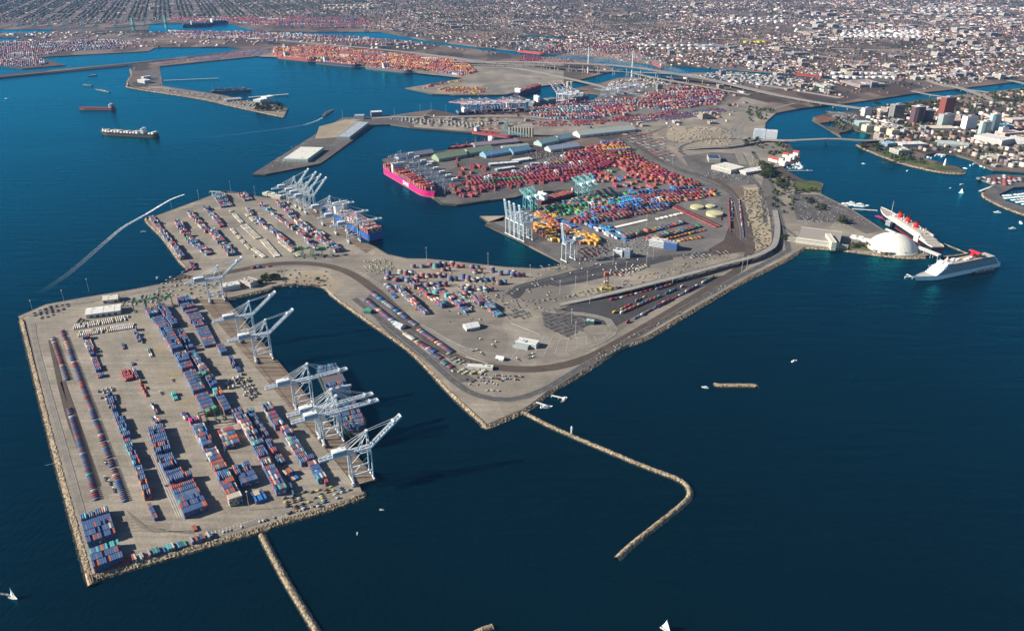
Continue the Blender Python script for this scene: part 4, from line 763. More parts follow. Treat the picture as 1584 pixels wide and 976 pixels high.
def container_ship(stern, bow, B, D, bands, label, pal, hm=(4, 6), bridge=.0, funnel=None, ncol=None, L=None, place=None, bcol=WHT, skipf=None, grp=None):
    o, L = ship_at('container_ship', stern, bow, label, 'container ship', grp, L)
    hull_mb(L, B, D, bands, deck=(.13, .11, .11)).build('hull', 'paint', o); bx = L * bridge
    bridge_block(bx, B, D, 30 if B > 40 else 18, o, bcol, funnel)
    m = MB(); m.box(L * .46, 0, D, 3, 3, 12, 0, bcol); m.build('foremast', 'paint', o)
    deck_boxes(o, L, -L * .47, L * .43, ncol or int(B / 2.6), D - .5, *hm, pal, place, skip=[(bx - 22, bx + 11)] + (skipf or []))
    return o
one_ = container_ship((594, 262), (682, 313), 50, 20, [(3, (.45, .10, .06)), (20, MAG)], 'huge magenta hulled container ship loaded with red stacks at the red yard', {'rust': 30, 'orange': 10, 'maroon': 24, 'pink': 20, 'navy': 5, 'green': 1}, (5, 7), -.28, L=358)
m = MB(); wt = (.85, .83, .84)      # the three white letters on the side
for x, z, lx, lz in ((0, 6, 2.6, 12), (9, 6, 2.6, 12), (4.5, 6, 9, 2.4), (4.5, 15.6, 9, 2.4), (17, 6, 2.6, 12), (27, 6, 2.6, 12), (34, 6, 2.6, 12), (38, 6, 9, 2.4), (38, 10.8, 8, 2.4), (38, 15.6, 9, 2.4)): m.box(x, -25.3, z, lx, .5, lz, 0, wt)
m.beam((17, -25.35, 17), (27, -25.35, 7), .5, 2.6, wt); m.build('hull_lettering', 'paint', one_)
container_ship((583, 371.5), (507, 325), 46, 18, [(2.5, (.25, .05, .04)), (18, (.015, .11, .38))], 'bright blue container ship moored stern toward the viewer at the inner yard quay', {'navy': 16, 'cream': 12, 'rust': 20, 'red': 8, 'maroon': 10, 'teal': 5, 'white': 6}, (5, 6), .2, L=318)
o = container_ship((505, 574), (557, 684), 40, 11, [(2, (.25, .05, .04)), (15, (.02, .06, .05))], 'dark hulled container ship partly loaded under the lowered cranes of the near basin', {'navy': 34, 'slate': 20, 'rust': 9, 'teal': 5, 'red': 3}, (2, 3), -.02, L=250, bcol=(.42, .46, .5), skipf=[(-75, -45)])  # bcol: white bridge toned slate, its shade put into the colour
container_ship((832, 316.5), (887, 302.5), 38, 14, [(2, (.25, .04, .03)), (14, (.09, .012, .016))], 'dark maroon container ship with open orange hatches lying in the narrow slip', {'rust': 3, 'orange': 2, 'maroon': 3}, (1, 1), -.38)
container_ship((821, 165.5), (910, 154), 44, 17, [(3, (.25, .05, .04)), (17, (.10, .13, .14))], 'long grey container ship with pale stern beneath the raised striped booms', {'grey': 8, 'slate': 6, 'maroon': 4, 'green': 2}, (3, 5), -.4)
container_ship((745, 173.5), (812, 172), 42, 16, [(3, (.2, .04, .04)), (16, (.015, .03, .08))], 'dark navy container ship under the striped cranes, nearer the channel bend', {'navy': 8, 'slate': 5, 'grey': 3}, (2, 5), .1)
container_ship((708, 179), (740, 176.5), 36, 14, [(3, (.2, .04, .04)), (14, (.015, .03, .08))], 'shorter dark navy ship under the striped cranes, nearer open water', {'navy': 8, 'slate': 5, 'grey': 3}, (2, 4), -.2)
container_ship((798, 149), (836, 137), 40, 16, [(3, (.3, .04, .04)), (16, (.012, .02, .06))], 'navy hulled ship carrying red boxes at the head of the side channel', ONEP, (3, 5), -.42)
container_ship((433, 90.5), (487, 96), 45, 17, [(3, (.4, .03, .04)), (17, (.3, .05, .05))], 'red hulled container ship, farthest out of three along the orange yard', TP, (3, 5), -.3)
container_ship((492, 98.5), (557, 104.5), 45, 17, [(3, (.3, .04, .04)), (17, (.02, .03, .06))], 'dark hulled container ship in the middle of three along the orange yard', TP, (3, 5), -.3)
container_ship((569, 107), (637, 113.8), 45, 17, [(3, (.2, .04, .04)), (17, (.10, .10, .11))], 'grey hulled container ship, last of three along the orange yard', TP, (1, 3), -.1)
container_ship((243, 212), (157, 207.5), 32, 13, [(2.5, (.24, .04, .03)), (13, (.03, .035, .04))], 'anchored container ship with cream stacks and dark hull in the outer harbour', {'cream': 10, 'white': 8, 'grey': 2, 'rust': 2}, (2, 3), -.28, L=262)
container_ship((283, 42), (330, 40), 45, 17, [(17, (.015, .02, .05))], 'dark blue ship moored on the far channel before the red yard', {'navy': 4, 'slate': 2}, (4, 6), -.2); container_ship((318, 38.5), (352, 36), 45, 17, [(17, (.03, .02, .05))], 'second dark ship moored on the far channel, farther along', {'navy': 4, 'maroon': 2}, (4, 6), -.2)
def tanker(stern, bow, B, D, col, label, house=-.42, L=None, deck=(.28, .06, .05), cranes=0):
    o, L = ship_at('cargo_ship', stern, bow, label, 'cargo ship', None, L); hull_mb(L, B, D, [(2.5, (.42, .10, .08)), (D, col)], deck=deck).build('hull', 'paint', o)
    bridge_block(L * house, B, D, 15, o, WHT, (.5, .1, .05)); m = MB()
    if cranes:
        for i in range(cranes):
            x = -L * .28 + i * L * .6 / (cranes - 1); m.cyl(x, 0, D, 1.6, 14, 8, (.5, .1, .05)); m.beam((x, 0, D + 13), (x + 20, 3, D + 19), 1.1, 1.1, (.5, .1, .05))
            m.box(x + L * .06, 0, D, L * .08, B * .6, 2, 0, (.3, .05, .04))
        m.build('deck_crane', 'paint', o)
    else:
        m.box(L * .05, 0, D, L * .7, 2.5, 1.6, 0, (.35, .2, .15))
        for i in range(9): m.beam((-L * .3 + i * L * .085, -B * .38, D + .4), (-L * .3 + i * L * .085, B * .38, D + .4), .7, .7, (.4, .2, .15))
        m.build('deck_piping', 'paint', o)
    return o
tanker((178, 170), (123, 169), 30, 9, (.20, .035, .05), 'anchored red tanker with white bridge at its stern in the outer harbour', L=175)
tanker((733, 206), (796, 214), 32, 11, (.34, .035, .04), 'red bulk carrier with deck cranes alongside the grain silos', cranes=5)
tanker((765, 221.5), (695, 232.5), 30, 10, (.06, .02, .03), 'dark bulk carrier moored behind the long green sheds, white bridge toward land', cranes=4)
tanker((1273, 120.5), (1230, 116.5), 30, 11, (.30, .02, .025), 'deep red tanker lying in the back channel before the white tanks')
tanker((802, 80.5), (842, 85), 34, 12, (.45, .04, .04), 'bright red ship berthed on the far bank of the back channel')
tanker((1025, 106), (1010, 99), 30, 12, (.30, .03, .04), 'red ship seen end on in the channel past the cable bridge')
def barge(a, b, B, label, col=(.10, .10, .11), cargo=None, name='barge'):
    o, L = ship_at(name, a, b, label, 'barge'); hull_mb(L, B, 3.5, [(3.5, col)], bow=.12, rake=2, deck=(.2, .18, .17), sheer=0).build('hull', 'paint', o); m = MB()
    for i in range(5): m.box(-L * .35 + i * L * .17, rnd.uniform(-1, 1), 2.6, L * .1, B * .6, rnd.uniform(1, 5), 0, cargo or rnd.choice([(.3, .3, .3), (.4, .3, .2), (.5, .5, .48)]))
    m.build('deck_cargo', 'paint', o); return o
barge((150, 117.5), (136, 118.5), 12, 'low pale barge, farthest of three small craft beyond the red tanker', cargo=(.6, .6, .58)); barge((143, 133.5), (128, 132.5), 12, 'dark work barge, middle of three small craft beyond the red tanker'); barge((170, 143.5), (147, 139), 12, 'low barge, nearest the tanker of three small craft')
barge((500, 180), (514, 170.5), 22, 'loaded barge under tow leaving a white wake past the outer pier', cargo=(.12, .12, .13)); barge((1503, 422), (1537, 416), 20, 'work barge with brown deck and white tanks beside the cruise ship', (.2, .12, .08), (.6, .55, .48))
# liner in the basin by the dome
q, L = ship_at('ocean_liner', (1451, 391), (1362, 331), 'old ocean liner with black hull, white decks and three red funnels', 'ocean liner', None, 312)
hull_mb(L, 37, 15, [(2.2, (.30, .02, .02)), (12.5, (.012, .013, .018)), (15, (.72, .70, .64))], bow=.2, rake=12, sheer=5, deck=(.42, .36, .28)).build('hull', 'paint', q)
m = MB()
for k, (a, b, w) in enumerate(((-.42, .30, 34), (-.38, .27, 33), (-.33, .25, 30), (-.27, .22, 26))):
    m.box((a + b) / 2 * L, 0, 14 + k * 3, (b - a) * L, w, 2.6, 0, (.74, .72, .66), top=(.45, .40, .33)); m.box((a + b) / 2 * L, 0, 15.2 + k * 3, (b - a) * L - 1, w + .12, .8, 0, (.10, .10, .10))
m.box(.2 * L, 0, 26, 10, 30, 4, 0, (.74, .72, .66)); m.build('superstructure', 'paint', q)
for x in (.17, .03, -.11):
    m = MB(); m.cyl(0, 0, 0, 6.2, 16, 18, (.62, .02, .02)); m.cyl(0, 0, 16, 6.3, 3.5, 18, (.02, .02, .02)); o = m.build('funnel', 'paint', q, smooth=False); o.location = (x * L, 0, 25); o.rotation_euler = (0, R(-9), 0)
for x, h in ((.33, 42), (-.27, 26)): m = MB(); m.cyl(0, 0, 0, .8, h, 8, (.6, .5, .35), r2=.35); m.beam((0, -3, h * .7), (0, 3, h * .7), .4, .4, (.6, .5, .35)); o = m.build('mast', 'paint', q); o.location = (x * L, 0, 15)
for i in range(14):
    for s in (-1, 1): m = MB(); m.box(0, 0, 0, 9, 3, 2.2, 0, (.78, .76, .7)); m.box(0, 0, 2.2, 8, 2.4, .5, 0, (.6, .3, .15)); o = m.build('lifeboat', 'paint', q); o.location = (-.3 * L + i * L * .036, s * 16, 23.2)
m = MB()
for i in range(9): m.cyl(-.2 * L + i * L * .05, rnd.choice((-7, 7)), 25, 1.6, 5, 8, (.7, .68, .62))
m.build('ventilator', 'paint', q)
# cruise ship
q, L = ship_at('cruise_ship', (1527, 412), (1430, 432.5), 'white cruise ship with stacked balconies and a red winged funnel', 'cruise ship', None, 262)
hull_mb(L, 34, 12, [(1.5, (.05, .10, .25)), (12, (.76, .77, .78))], bow=.22, rake=14, sheer=3, deck=(.5, .48, .44)).build('hull', 'paint', q)
m = MB(); gl = MB()
for k in range(7):
    a, b = -.47 + k * .012, .34 - k * .018; m.box((a + b) / 2 * L, 0, 11.4 + k * 3, (b - a) * L, 32 - (k > 4) * 4, 2.9, 0, (.78, .78, .77), top=(.5, .45, .38))
    for s in (-1, 1): gl.box((a + b) / 2 * L - 2, s * (16.03 - (k > 4) * 2), 11.9 + k * 3, (b - a) * L - 12, .1, 2.1, 0, (.02, .055, .11))  # windows, made taller and navy so the colour carries the side's blue shade
    for j in range(24 if k < 5 else 0):
        for s in (-1, 1): m.box((a + .02) * L + j * L * .031, s * 16.2, 11.4 + k * 3, .5, .5, 2.9, 0, (.8, .8, .8))
m.build('superstructure', 'paint', q); gl.build('window_band', 'paint', q)
m = MB(); m.box(-.05 * L, 0, 32.4, L * .5, 26, 1, 0, (.55, .40, .28)); m.box(.02 * L, 0, 33.4, 22, 9, .5, 0, (.08, .35, .5))
for i in range(14): m.box(rnd.uniform(-.38, .24) * L, rnd.uniform(-10, 10), 32.8, rnd.uniform(5, 14), rnd.uniform(4, 8), rnd.uniform(2, 5), 0, rnd.choice([(.75, .7, .62), (.7, .5, .4), (.8, .8, .78)]))
m.box(.2 * L, 0, 32.4, 12, 28, 4, 0, (.78, .78, .77)); m.build('sun_deck', 'paint', q)
m = MB(); m.prism([(-8, -4), (7, -4), (7, 4), (-8, 4)], 0, 10, (.5, .02, .03)); m.beam((-4, -15, 14), (-4, 15, 14), 8, 2, (.62, .03, .03)); m.beam((-4, -4, 9), (-4, -12, 14), 5, 2, (.62, .03, .03)); m.beam((-4, 4, 9), (-4, 12, 14), 5, 2, (.62, .03, .03)); o = m.build('funnel', 'paint', q); o.location = (-.17 * L, 0, 33)
m = MB(); m.cyl(0, 0, 0, 1, 14, 8, WHT); m.cyl(0, 0, 8, 2.5, 2.5, 10, WHT); o = m.build('mast', 'paint', q); o.location = (.17 * L, 0, 34)
# grey launch ship at the mole
q, L = ship_at('service_ship', (326, 144), (388, 142.5), 'dark grey service ship with a crowded deck moored inside the mole', 'ship'); hull_mb(L, 34, 12, [(12, (.09, .11, .14))], deck=(.2, .22, .24)).build('hull', 'paint', q); m = MB()
for i in range(26): m.box(rnd.uniform(-.45, .38) * L, rnd.uniform(-9, 9), 11, rnd.uniform(6, 22), rnd.uniform(5, 12), rnd.uniform(3, 15), 0, rnd.choice([(.16, .2, .24), (.3, .34, .38), (.1, .12, .15)]))
for x in (-.44, -.28, .22): m.cyl(x * L, 0, 11, 1.2, 36, 6, (.2, .24, .28), r2=.5); m.beam((x * L, 0, 40), (x * L + 22, 0, 20), .8, .8, (.2, .24, .28))
m.build('deck_gear', 'paint', q)
# small craft
def motorboat(L=16, col=(.78, .77, .74)):
    t = empty('motorboat', (0, 0, 0)); hull_mb(L, L * .3, 1.8, [(1.8, col)], bow=.4, rake=1.2, deck=(.6, .57, .5), sheer=.5).build('hull', 'paint', t); m = MB(); m.box(-L * .05, 0, 1.2, L * .4, L * .2, 2, 0, col); m.box(-L * .05, 0, 1.9, L * .41, L * .205, .7, 0, (.05, .07, .1)); m.box(-L * .1, 0, 3.2, L * .22, L * .17, .9, 0, col); m.build('cabin', 'paint', t); return t
def sailboat(L=14, sail=True):
    t = empty('sailboat', (0, 0, 0)); hull_mb(L, L * .28, 1.5, [(1.5, (.75, .74, .7))], bow=.5, rake=1, deck=(.6, .56, .48), sheer=.3).build('hull', 'paint', t)
    m = MB(); m.cyl(L * .05, 0, 1, .12, L * 1.25, 6, (.6, .6, .6)); m.beam((L * .05, 0, 2.4), (-L * .4, 0, 2.4), .2, .2, (.6, .6, .6)); m.build('mast', 'paint', t)
    if sail:
        for nm, pts in (('mainsail', [(L * .03, 0, 2.6), (-L * .4, .9, 2.6), (-L * .16, .8, L * .7), (L * .03, 0, L * 1.22)]), ('jib', [(L * .48, 0, 1.8), (L * .04, .9, 2.8), (L * .06, .1, L * 1.1)])):
            m = MB(); n = len(pts); m.add(pts + [(x, y + .06, z) for x, y, z in pts], [tuple(range(n)), tuple(range(2 * n - 1, n - 1, -1))] + [(i, n + i, n + (i + 1) % n, (i + 1) % n) for i in range(n)], (.82, .81, .78)); m.build(nm, 'paint', t)
    return t
mb, sbt, sbn = motorboat(), sailboat(13), sailboat(12, False)
put(sbt, [(19, 921), (1030, 970), (1487, 297)], lambda: -45, ['white sailboat under full sail off the corner of the nearest yard', 'white sailboat under full sail by the lower picture edge', 'little sailboat crossing open water between the two shores'], 'sailboat', None, z=0)
sbt.rotation_euler = (0, 0, R(-22)); sg = 'small motor craft on open water'
put(mb, [(221, 357), (590, 785), (1229, 556), (1091, 596.5), (1404, 263), (1543, 327), (1566, 352), (1579, 343), (10, 152), (845, 627), (872, 616), (494, 184), (552, 822), (1488, 284), (1336, 252), (1470, 290), (430, 146), (1249, 262)], lambda: rnd.uniform(0, 360),
    ['tiny white boat beside the inner yard corner', 'white dot of a boat off the tip of the near pier', 'tiny white boat alone between the rock island and the cruise ship', 'tiny buoy boat next to the rock island', 'small boat off the grassy point', 'white motor yacht off the marina, farthest along', 'white motor yacht nearest the cruise ship', 'white motor yacht at the marina mouth', 'white vessel at the far edge of the outer harbour', 'patrol boat at the end of the first gangway by the point', 'patrol boat at the end of the second gangway by the point', 'tug towing the loaded barge', 'faint small boat off the straight breakwater', 'small boat heading for the marina', 'small boat near the low bridge', 'tiny boat in mid bay', 'small launch beyond the mole pier', 'white boat at the end of the hotel dock'], 'boat', sg, z=0)
for k in bpy.data.objects:
    if k.get('group') == sg: k.scale = (.75,) * 3 if 'dot' not in k['label'] and 'faint' not in k['label'] else (.4,) * 3
    if k.get('label', '').startswith(('patrol boat', 'white motor yacht', 'white vessel')): k.scale = (1.2, 1.2, 1.2)
MG = 'boats berthed in the marinas'; pb = P(1545, 301, 0); n_ = 0
bq = [P(*a, 0) for a in basin]
for i in range(13):
    for j in range(48):
        x, y = P(1556, 308, 0); d1 = R(16); px_ = x + math.cos(d1) * j * 6.2 + math.cos(d1 + 1.57) * (i * 22 - 60); py_ = y + math.sin(d1) * j * 6.2 + math.sin(d1 + 1.57) * (i * 22 - 60)
        if n_ < 215 and inside((px_, py_), bq) and rnd.random() < .9:
            o = copy_tree(sbn if rnd.random() < .6 and sbn.get('label') else mb) if sbn.get('label') else sbn
            o.location = (px_, py_, 0); o.rotation_euler = (0, 0, d1 + 1.57 + rnd.choice((0, math.pi))); o.scale = (.72,) * 3; n_ += 1; tag(o, 'white boat berthed in tight rows in the marina basin beyond the yachts', 'boat', MG)
for i in range(46):
    u, v = (rnd.uniform(1213, 1240), rnd.uniform(252, 262)) if i < 22 else (rnd.uniform(1434, 1462), rnd.uniform(238, 245)) if i < 36 else (rnd.uniform(1490, 1560), rnd.uniform(250, 262))
    o = copy_tree(mb); x, y = P(u, v, 0); o.location = (x, y, 0); o.rotation_euler = (0, 0, rnd.uniform(0, 6)); o.scale = (.9,) * 3
    tag(o, 'white boat at the hotel docks below the low bridge' if i < 22 else 'white boat moored in the lagoon round the grassy point', 'boat', 'boats at the hotel docks' if i < 22 else 'boats in the lagoon')
for u, v, l in ((1306, 319, 'white ferry by the quay beside the liner bow'), (1318, 317, 'second white ferry by the quay beside the liner bow'), (1332, 319.5, 'red and white tour boat beyond the ferries')):
    o = copy_tree(mb); x, y = P(u, v, 0); o.location = (x, y, 0); o.rotation_euler = (0, 0, R(-20)); o.scale = (2.4,) * 3; tag(o, l, 'boat', 'tour boats by the liner')
# wakes
wk = MB()
def wake(pts, w0, w1, a0, a1=0.0, n=5):
    """soft foam band that widens and fades behind a boat"""
    L = smooth_line(PP(pts, 0), 8); Nn = offsets(L)
    for i in range(len(L) - 1):
        t = i / len(L); w = w0 + (w1 - w0) * t; e = w0 + (w1 - w0) * (i + 1) / len(L)
        for j in range(n):
            s0, s1 = -1 + 2 * j / n, -1 + 2 * (j + 1) / n; al = (a0 + (a1 - a0) * t) * (1 if abs(s0 + s1) > .9 else .55)
            wk.add([(*(L[i][:2] + Nn[i] * s1 * w / 2), .2), (*(L[i][:2] + Nn[i] * s0 * w / 2), .2), (*(L[i + 1][:2] + Nn[i + 1] * s0 * e / 2), .2), (*(L[i + 1][:2] + Nn[i + 1] * s1 * e / 2), .2)], [(0, 1, 2, 3)], (al,) * 3)
wake([(285, 301), (262, 310), (225, 332)], 5, 8, 3.0, 1.5); wake([(225, 332), (190, 352), (160, 377)], 8, 12, 1.1, .3); wake([(160, 377), (110, 420), (60, 455)], 12, 16, .25, 0)
wake([(499, 182), (490, 187), (470, 194)], 8, 14, .8, .3); wake([(470, 194), (430, 200), (300, 216)], 14, 24, .12, 0); wake([(18, 922), (0, 918), (-30, 930)], 2, 5, .5, .1); None
tag(wk.build('foam', 'foam'), 'white wake foam and thin foam lines trailing on the water', kind='stuff')
# ================================================================== BUILDINGS
def span(a, b):
    A, B = P(*a), P(*b); d = B - A; return (A + B) / 2, float(np.linalg.norm(d)), math.atan2(d[1], d[0])
def shed(a, b, w, h, rise, wall, roof, label, side=1, doors=3, name='warehouse', grp=None):
    """gabled shed: a to b is one long foot, w its width to the far side"""
    c, L, ang = span(a, b); n = np.array([-math.sin(ang), math.cos(ang)]) * side; c = c + n * w / 2
    t = empty(name, (c[0], c[1], GZ + .3), ang, label, name.replace('_', ' '), grp)
    m = MB(); m.gable(0, 0, 0, L, w, h, rise, 0, wall, wall); m.build('wall', 'paint', t)
    m = MB(); X, Y = L / 2 + 1, w / 2 + 1.2
    for s in (-1, 1):
        q = [(-X, s * Y, h - .4), (X, s * Y, h - .4), (X, 0, h + rise + .3), (-X, 0, h + rise + .3)]; q2 = [(x, y, z + .5) for x, y, z in q]
        m.add(q + q2, [(0, 3, 2, 1), (4, 5, 6, 7), (0, 1, 5, 4), (2, 3, 7, 6), (1, 2, 6, 5), (3, 0, 4, 7)] if s < 0 else [(0, 1, 2, 3), (7, 6, 5, 4), (4, 5, 1, 0), (6, 7, 3, 2), (5, 6, 2, 1), (7, 4, 0, 3)], roof)
        for i in range(int(L / 22)): x = -L / 2 + 11 + i * 22; m.beam((x, s * Y, h + .2), (x, 0, h + rise + .95), .7, .3, tuple(k * .8 for k in roof))
    for i in range(int(L / 30)): m.box(-L / 2 + 15 + i * 30, 0, h + rise, 4, 2, 1.6, 0, tuple(k * .9 for k in roof))
    m.build('roof', 'paint', t)
    for i in range(doors): m = MB(); m.box(-L * .35 + i * L * .7 / max(1, doors - 1), -side * (w / 2 + .05), 0, 6, .3, 5, 0, (.12, .12, .12)); m.build('door', 'paint', t)
    return t
def flat_building(a, b, w, h, wall, roof, label, side=1, name='building', cat=None, par=1.0, units=6, grp=None, mat=None, bands=True):
    c, L, ang = span(a, b); n = np.array([-math.sin(ang), math.cos(ang)]) * side; c = c + n * w / 2
    t = empty(name, (c[0], c[1], GZ + .3), ang, label, cat or name.replace('_', ' '), grp)
    m = MB(); m.box(0, 0, 0, L, w, h, 0, wall, top=roof)
    m.build('wall', mat or 'paint', t); m = MB(); m.box(0, 0, h, L - 1.6, w - 1.6, .25, 0, roof)
    for s in (-1, 1): m.box(0, s * (w / 2 - .3), h, L, .6, par, 0, wall); m.box(s * (L / 2 - .3), 0, h, .6, w - 1.2, par, 0, wall)
    for i in range(units): m.box(rnd.uniform(-.42, .42) * L, rnd.uniform(-.35, .35) * w, h + .2, rnd.uniform(2, 5), rnd.uniform(2, 4), rnd.uniform(1, 2.4), 0, rnd.choice([(.5, .5, .5), (.3, .3, .3), (.65, .64, .6)]))
    m.build('roof', 'paint', t)
    if bands and not mat and h > 6:
        m = MB()
        for k in range(int(h / 4)):
            for s in (-1, 1): m.box(0, s * (w / 2 + .02), 1.6 + k * 4, L * .94, .12, 1.4, 0, (.06, .08, .10)); m.box(s * (L / 2 + .02), 0, 1.6 + k * 4, .12, w * .9, 1.4, 0, (.06, .08, .10))
        m.build('window_band', 'paint', t)
    return t
BL, GN, GY = (.20, .36, .44), (.27, .34, .23), (.30, .33, .38)
shed((617, 248), (672, 240), 40, 9, 9, GY, (.20, .21, .24), 'grey gabled shed at the seaward tip of the red yard pier', doors=4)
shed((679, 251), (723, 243.5), 52, 11, 14, GN, (.25, .31, .20), 'pale green gabled shed with its cream end wall facing the sea', doors=3)
shed((726, 242), (764, 235.5), 48, 11, 12, GN, (.22, .29, .19), 'second pale green shed in line behind the cream ended one', doors=3)
shed((752, 245.5), (792, 238.5), 44, 10, 12, BL, (.17, .32, .44), 'blue gabled shed beside the long office roofs, nearer the sea', doors=3); shed((794, 240), (822, 235), 44, 10, 12, BL, (.16, .30, .42), 'blue gabled shed beside the long office roofs, nearer land', doors=2)
shed((735, 229), (803, 222), 44, 8, 7, (.32, .28, .30), (.26, .21, .23), 'long mauve grey low shed along the bulk berth'); shed((778, 231.5), (818, 228), 26, 7, 5, (.36, .36, .28), (.33, .36, .27), 'short olive shed between the mauve and blue sheds', doors=2)
shed((838, 227.5), (865, 221.5), 46, 11, 12, (.36, .46, .42), (.25, .38, .38), 'teal grey gabled shed with pale end wall, seaward one'); shed((866, 220.5), (886, 216.5), 42, 11, 12, (.34, .44, .42), (.24, .37, .38), 'teal grey gabled shed, landward one', doors=2)
shed((852, 236.5), (897, 230), 46, 10, 11, (.42, .45, .46), (.27, .33, .38), 'slate blue gabled shed with a white end, next to the red container rows')
shed((897, 214), (983, 204.5), 60, 11, 13, (.55, .56, .50), (.37, .41, .36), 'very long pale grey green gabled warehouse inland of the sheds', doors=7)
W_ = (.62, .61, .55)
shed((134, 493), (187, 486), 34, 9, 4, (.6, .58, .5), (.74, .72, .64), 'white shed with ribbed roof beside the reefer rows in the near yard', doors=5); shed((160, 470), (183, 467.5), 26, 8, 5, (.6, .57, .48), (.68, .63, .5), 'small cream shed just behind the white ribbed shed', doors=2)
flat_building((476, 251.5), (501, 233), 92, 11, (.50, .58, .47), (.68, .67, .58), 'broad cream roofed warehouse on the outer pier, nearer its tip', side=1, name='warehouse')
flat_building((541, 216.5), (571, 193.5), 52, 11, (.36, .40, .40), (.36, .40, .42), 'long grey warehouse along the inner edge of the outer pier', name='warehouse', units=10)
flat_building((548, 185), (563, 185), 30, 16, (.42, .44, .46), (.5, .52, .55), 'small domed looking grey plant building at the root of the outer pier', name='plant_building'); flat_building((575, 181.5), (592, 180.5), 42, 20, (.16, .17, .22), (.72, .74, .76), 'blue grey block with white roof at the root of the outer pier')
flat_building((1231, 376), (1297, 385), 95, 15, (.62, .58, .46), (.33, .29, .24), 'cream multi storey parking structure beside the dome', name='parking_garage', units=0); flat_building((1282, 374), (1292, 388), 12, 22, (.66, .62, .5), (.6, .56, .46), 'cream stair block at the end of the parking structure', name='stair_tower', units=0, side=-1)
for i, (u, v) in enumerate(((1314, 369), (1323, 370.5), (1332, 374))): flat_building((u, v), (u + 11, v + 2), 16, 6, (.6, .6, .58), (.72, .72, .70), ['white pavilion farthest from the dome', 'middle white pavilion beside the dome', 'white pavilion touching the dome'][i], name='pavilion', units=0, grp='white pavilions by the dome')
flat_building((1004, 381), (1029, 385), 22, 18, (.60, .62, .60), (.62, .62, .58), 'white glazed terminal office in the dark yard', name='office_building'); flat_building((1026, 385.5), (1046, 389), 20, 19, (.05, .12, .32), (.30, .32, .36), 'deep blue terminal office joined to the white one', name='office_building')
flat_building((948, 395), (962, 398), 18, 15, (.6, .6, .55), (.3, .3, .32), 'white cubic gatehouse office with dark blue annex', name='office_building'); flat_building((962, 397), (974, 400), 16, 19, (.18, .22, .28), (.28, .3, .33), 'dark glass block beside the white gatehouse office', name='office_building')
flat_building((372, 441), (388, 446), 24, 12, (.62, .56, .48), (.36, .30, .25), 'cream office block with a courtyard roof at the basin head', name='office_building'); flat_building((345, 452), (372, 447), 26, 11, (.62, .62, .60), (.6, .57, .5), 'white workshop under the crane at the basin head', name='workshop')
flat_building((797, 534), (829, 540), 18, 9, (.66, .64, .6), (.6, .6, .56), 'white gate office in the middle of the checking plaza', name='office_building'); flat_building((793, 538), (816, 542), 22, 6, (.38, .42, .4), (.34, .38, .36), 'grey green canopy in front of the gate office', name='canopy', units=0)
shed((722, 513), (742, 509), 22, 6, 5, (.5, .5, .48), (.78, .77, .74), 'white tent roofed shed at the yard centre', doors=1); flat_building((905, 502), (919, 503), 16, 7, (.04, .14, .10), (.45, .5, .5), 'small dark green booth with pale roof near the rail yard', name='gate_booth', units=2)
flat_building((720, 571), (762, 573.5), 12, 5, (.6, .58, .52), (.62, .6, .52), 'long low white trailer office near the point', name='trailer_office', units=2); shed((767, 557), (778, 559), 10, 4, 3, W_, (.75, .74, .7), 'little white tent by the point', doors=1); shed((608, 505), (620, 510), 14, 5, 4, (.5, .5, .52), (.4, .42, .46), 'small slate roofed hut in the trailer rows', doors=1); shed((563, 485), (573, 486), 10, 6, 2, (.05, .2, .13), (.05, .22, .15), 'little dark green hut at the start of the trailer rows', doors=1)
for i, (u, v) in enumerate(((420, 307), (412, 303.5), (406, 302))): flat_building((u, v), (u + 13 - i * 3, v + 2), 20, 8, (.6, .55, .42), (.62, .60, .5), ['cream workshop nearest the inner yard cranes', 'middle cream workshop behind the inner yard', 'smallest cream workshop behind the inner yard'][i], name='workshop', grp='cream workshops')
o_s = flat_building((1100, 262), (1130, 270), 70, 14, (.55, .52, .42), (.66, .64, .54), 'cream warehouse with a slanted end near the solar roof', name='warehouse'); flat_building((1096, 252), (1114, 252.5), 62, 15, (.5, .46, .38), (.04, .06, .13), 'warehouse whose roof is covered with blue solar panels', name='warehouse', units=0); flat_building((1140, 267), (1153, 271.5), 110, 9, (.6, .58, .5), (.70, .69, .62), 'long narrow white roofed warehouse beside the solar roof', name='warehouse')
for a, b, w, l in (((758, 258), (803, 254.5), 24, 'long white roofed office before the blue sheds'), ((769, 266), (798, 262), 20, 'white roofed office in front of the long one'), ((799, 253), (825, 249), 34, 'white roofed workshop with blue wall by the blue sheds'), ((822, 257), (835, 256), 16, 'little white roofed shop near the red rows'), ((634, 257), (672, 254), 22, 'cream canopy behind the magenta ship')):
    flat_building(a, b, w, 7, (.25, .3, .36), (.70, .69, .62), l, name='office_building')
flat_building((1165, 215), (1183, 216), 40, 34, (.42, .48, .55), (.6, .6, .6), 'tall blue grey hotel block by the low bridge, inland one', name='hotel', mat=win_mat('hotel_a', (.55, .58, .60), (.18, .28, .38), 4, 3.3)); flat_building((1184, 217), (1201, 218), 40, 34, (.6, .6, .58), (.66, .65, .6), 'pale hotel block by the low bridge, riverside one', name='hotel', mat=win_mat('hotel_b', (.6, .61, .6), (.3, .38, .45), 4, 3.3))
for i, (u, v) in enumerate(((1188, 249), (1194, 251), (1201, 252), (1210, 243), (1214, 249), (1220, 246), (1226, 240), (1205, 256))): shed((u, v), (u + 8, v + 1.5), 16, 11, 5, (.68, .66, .6), (.42, .08, .06) if i in (0, 1, 3, 6) else (.62, .58, .5), 'white hotel wing with red or cream gables at the dock', doors=0, name='hotel_wing', grp='white hotel wings at the dock')
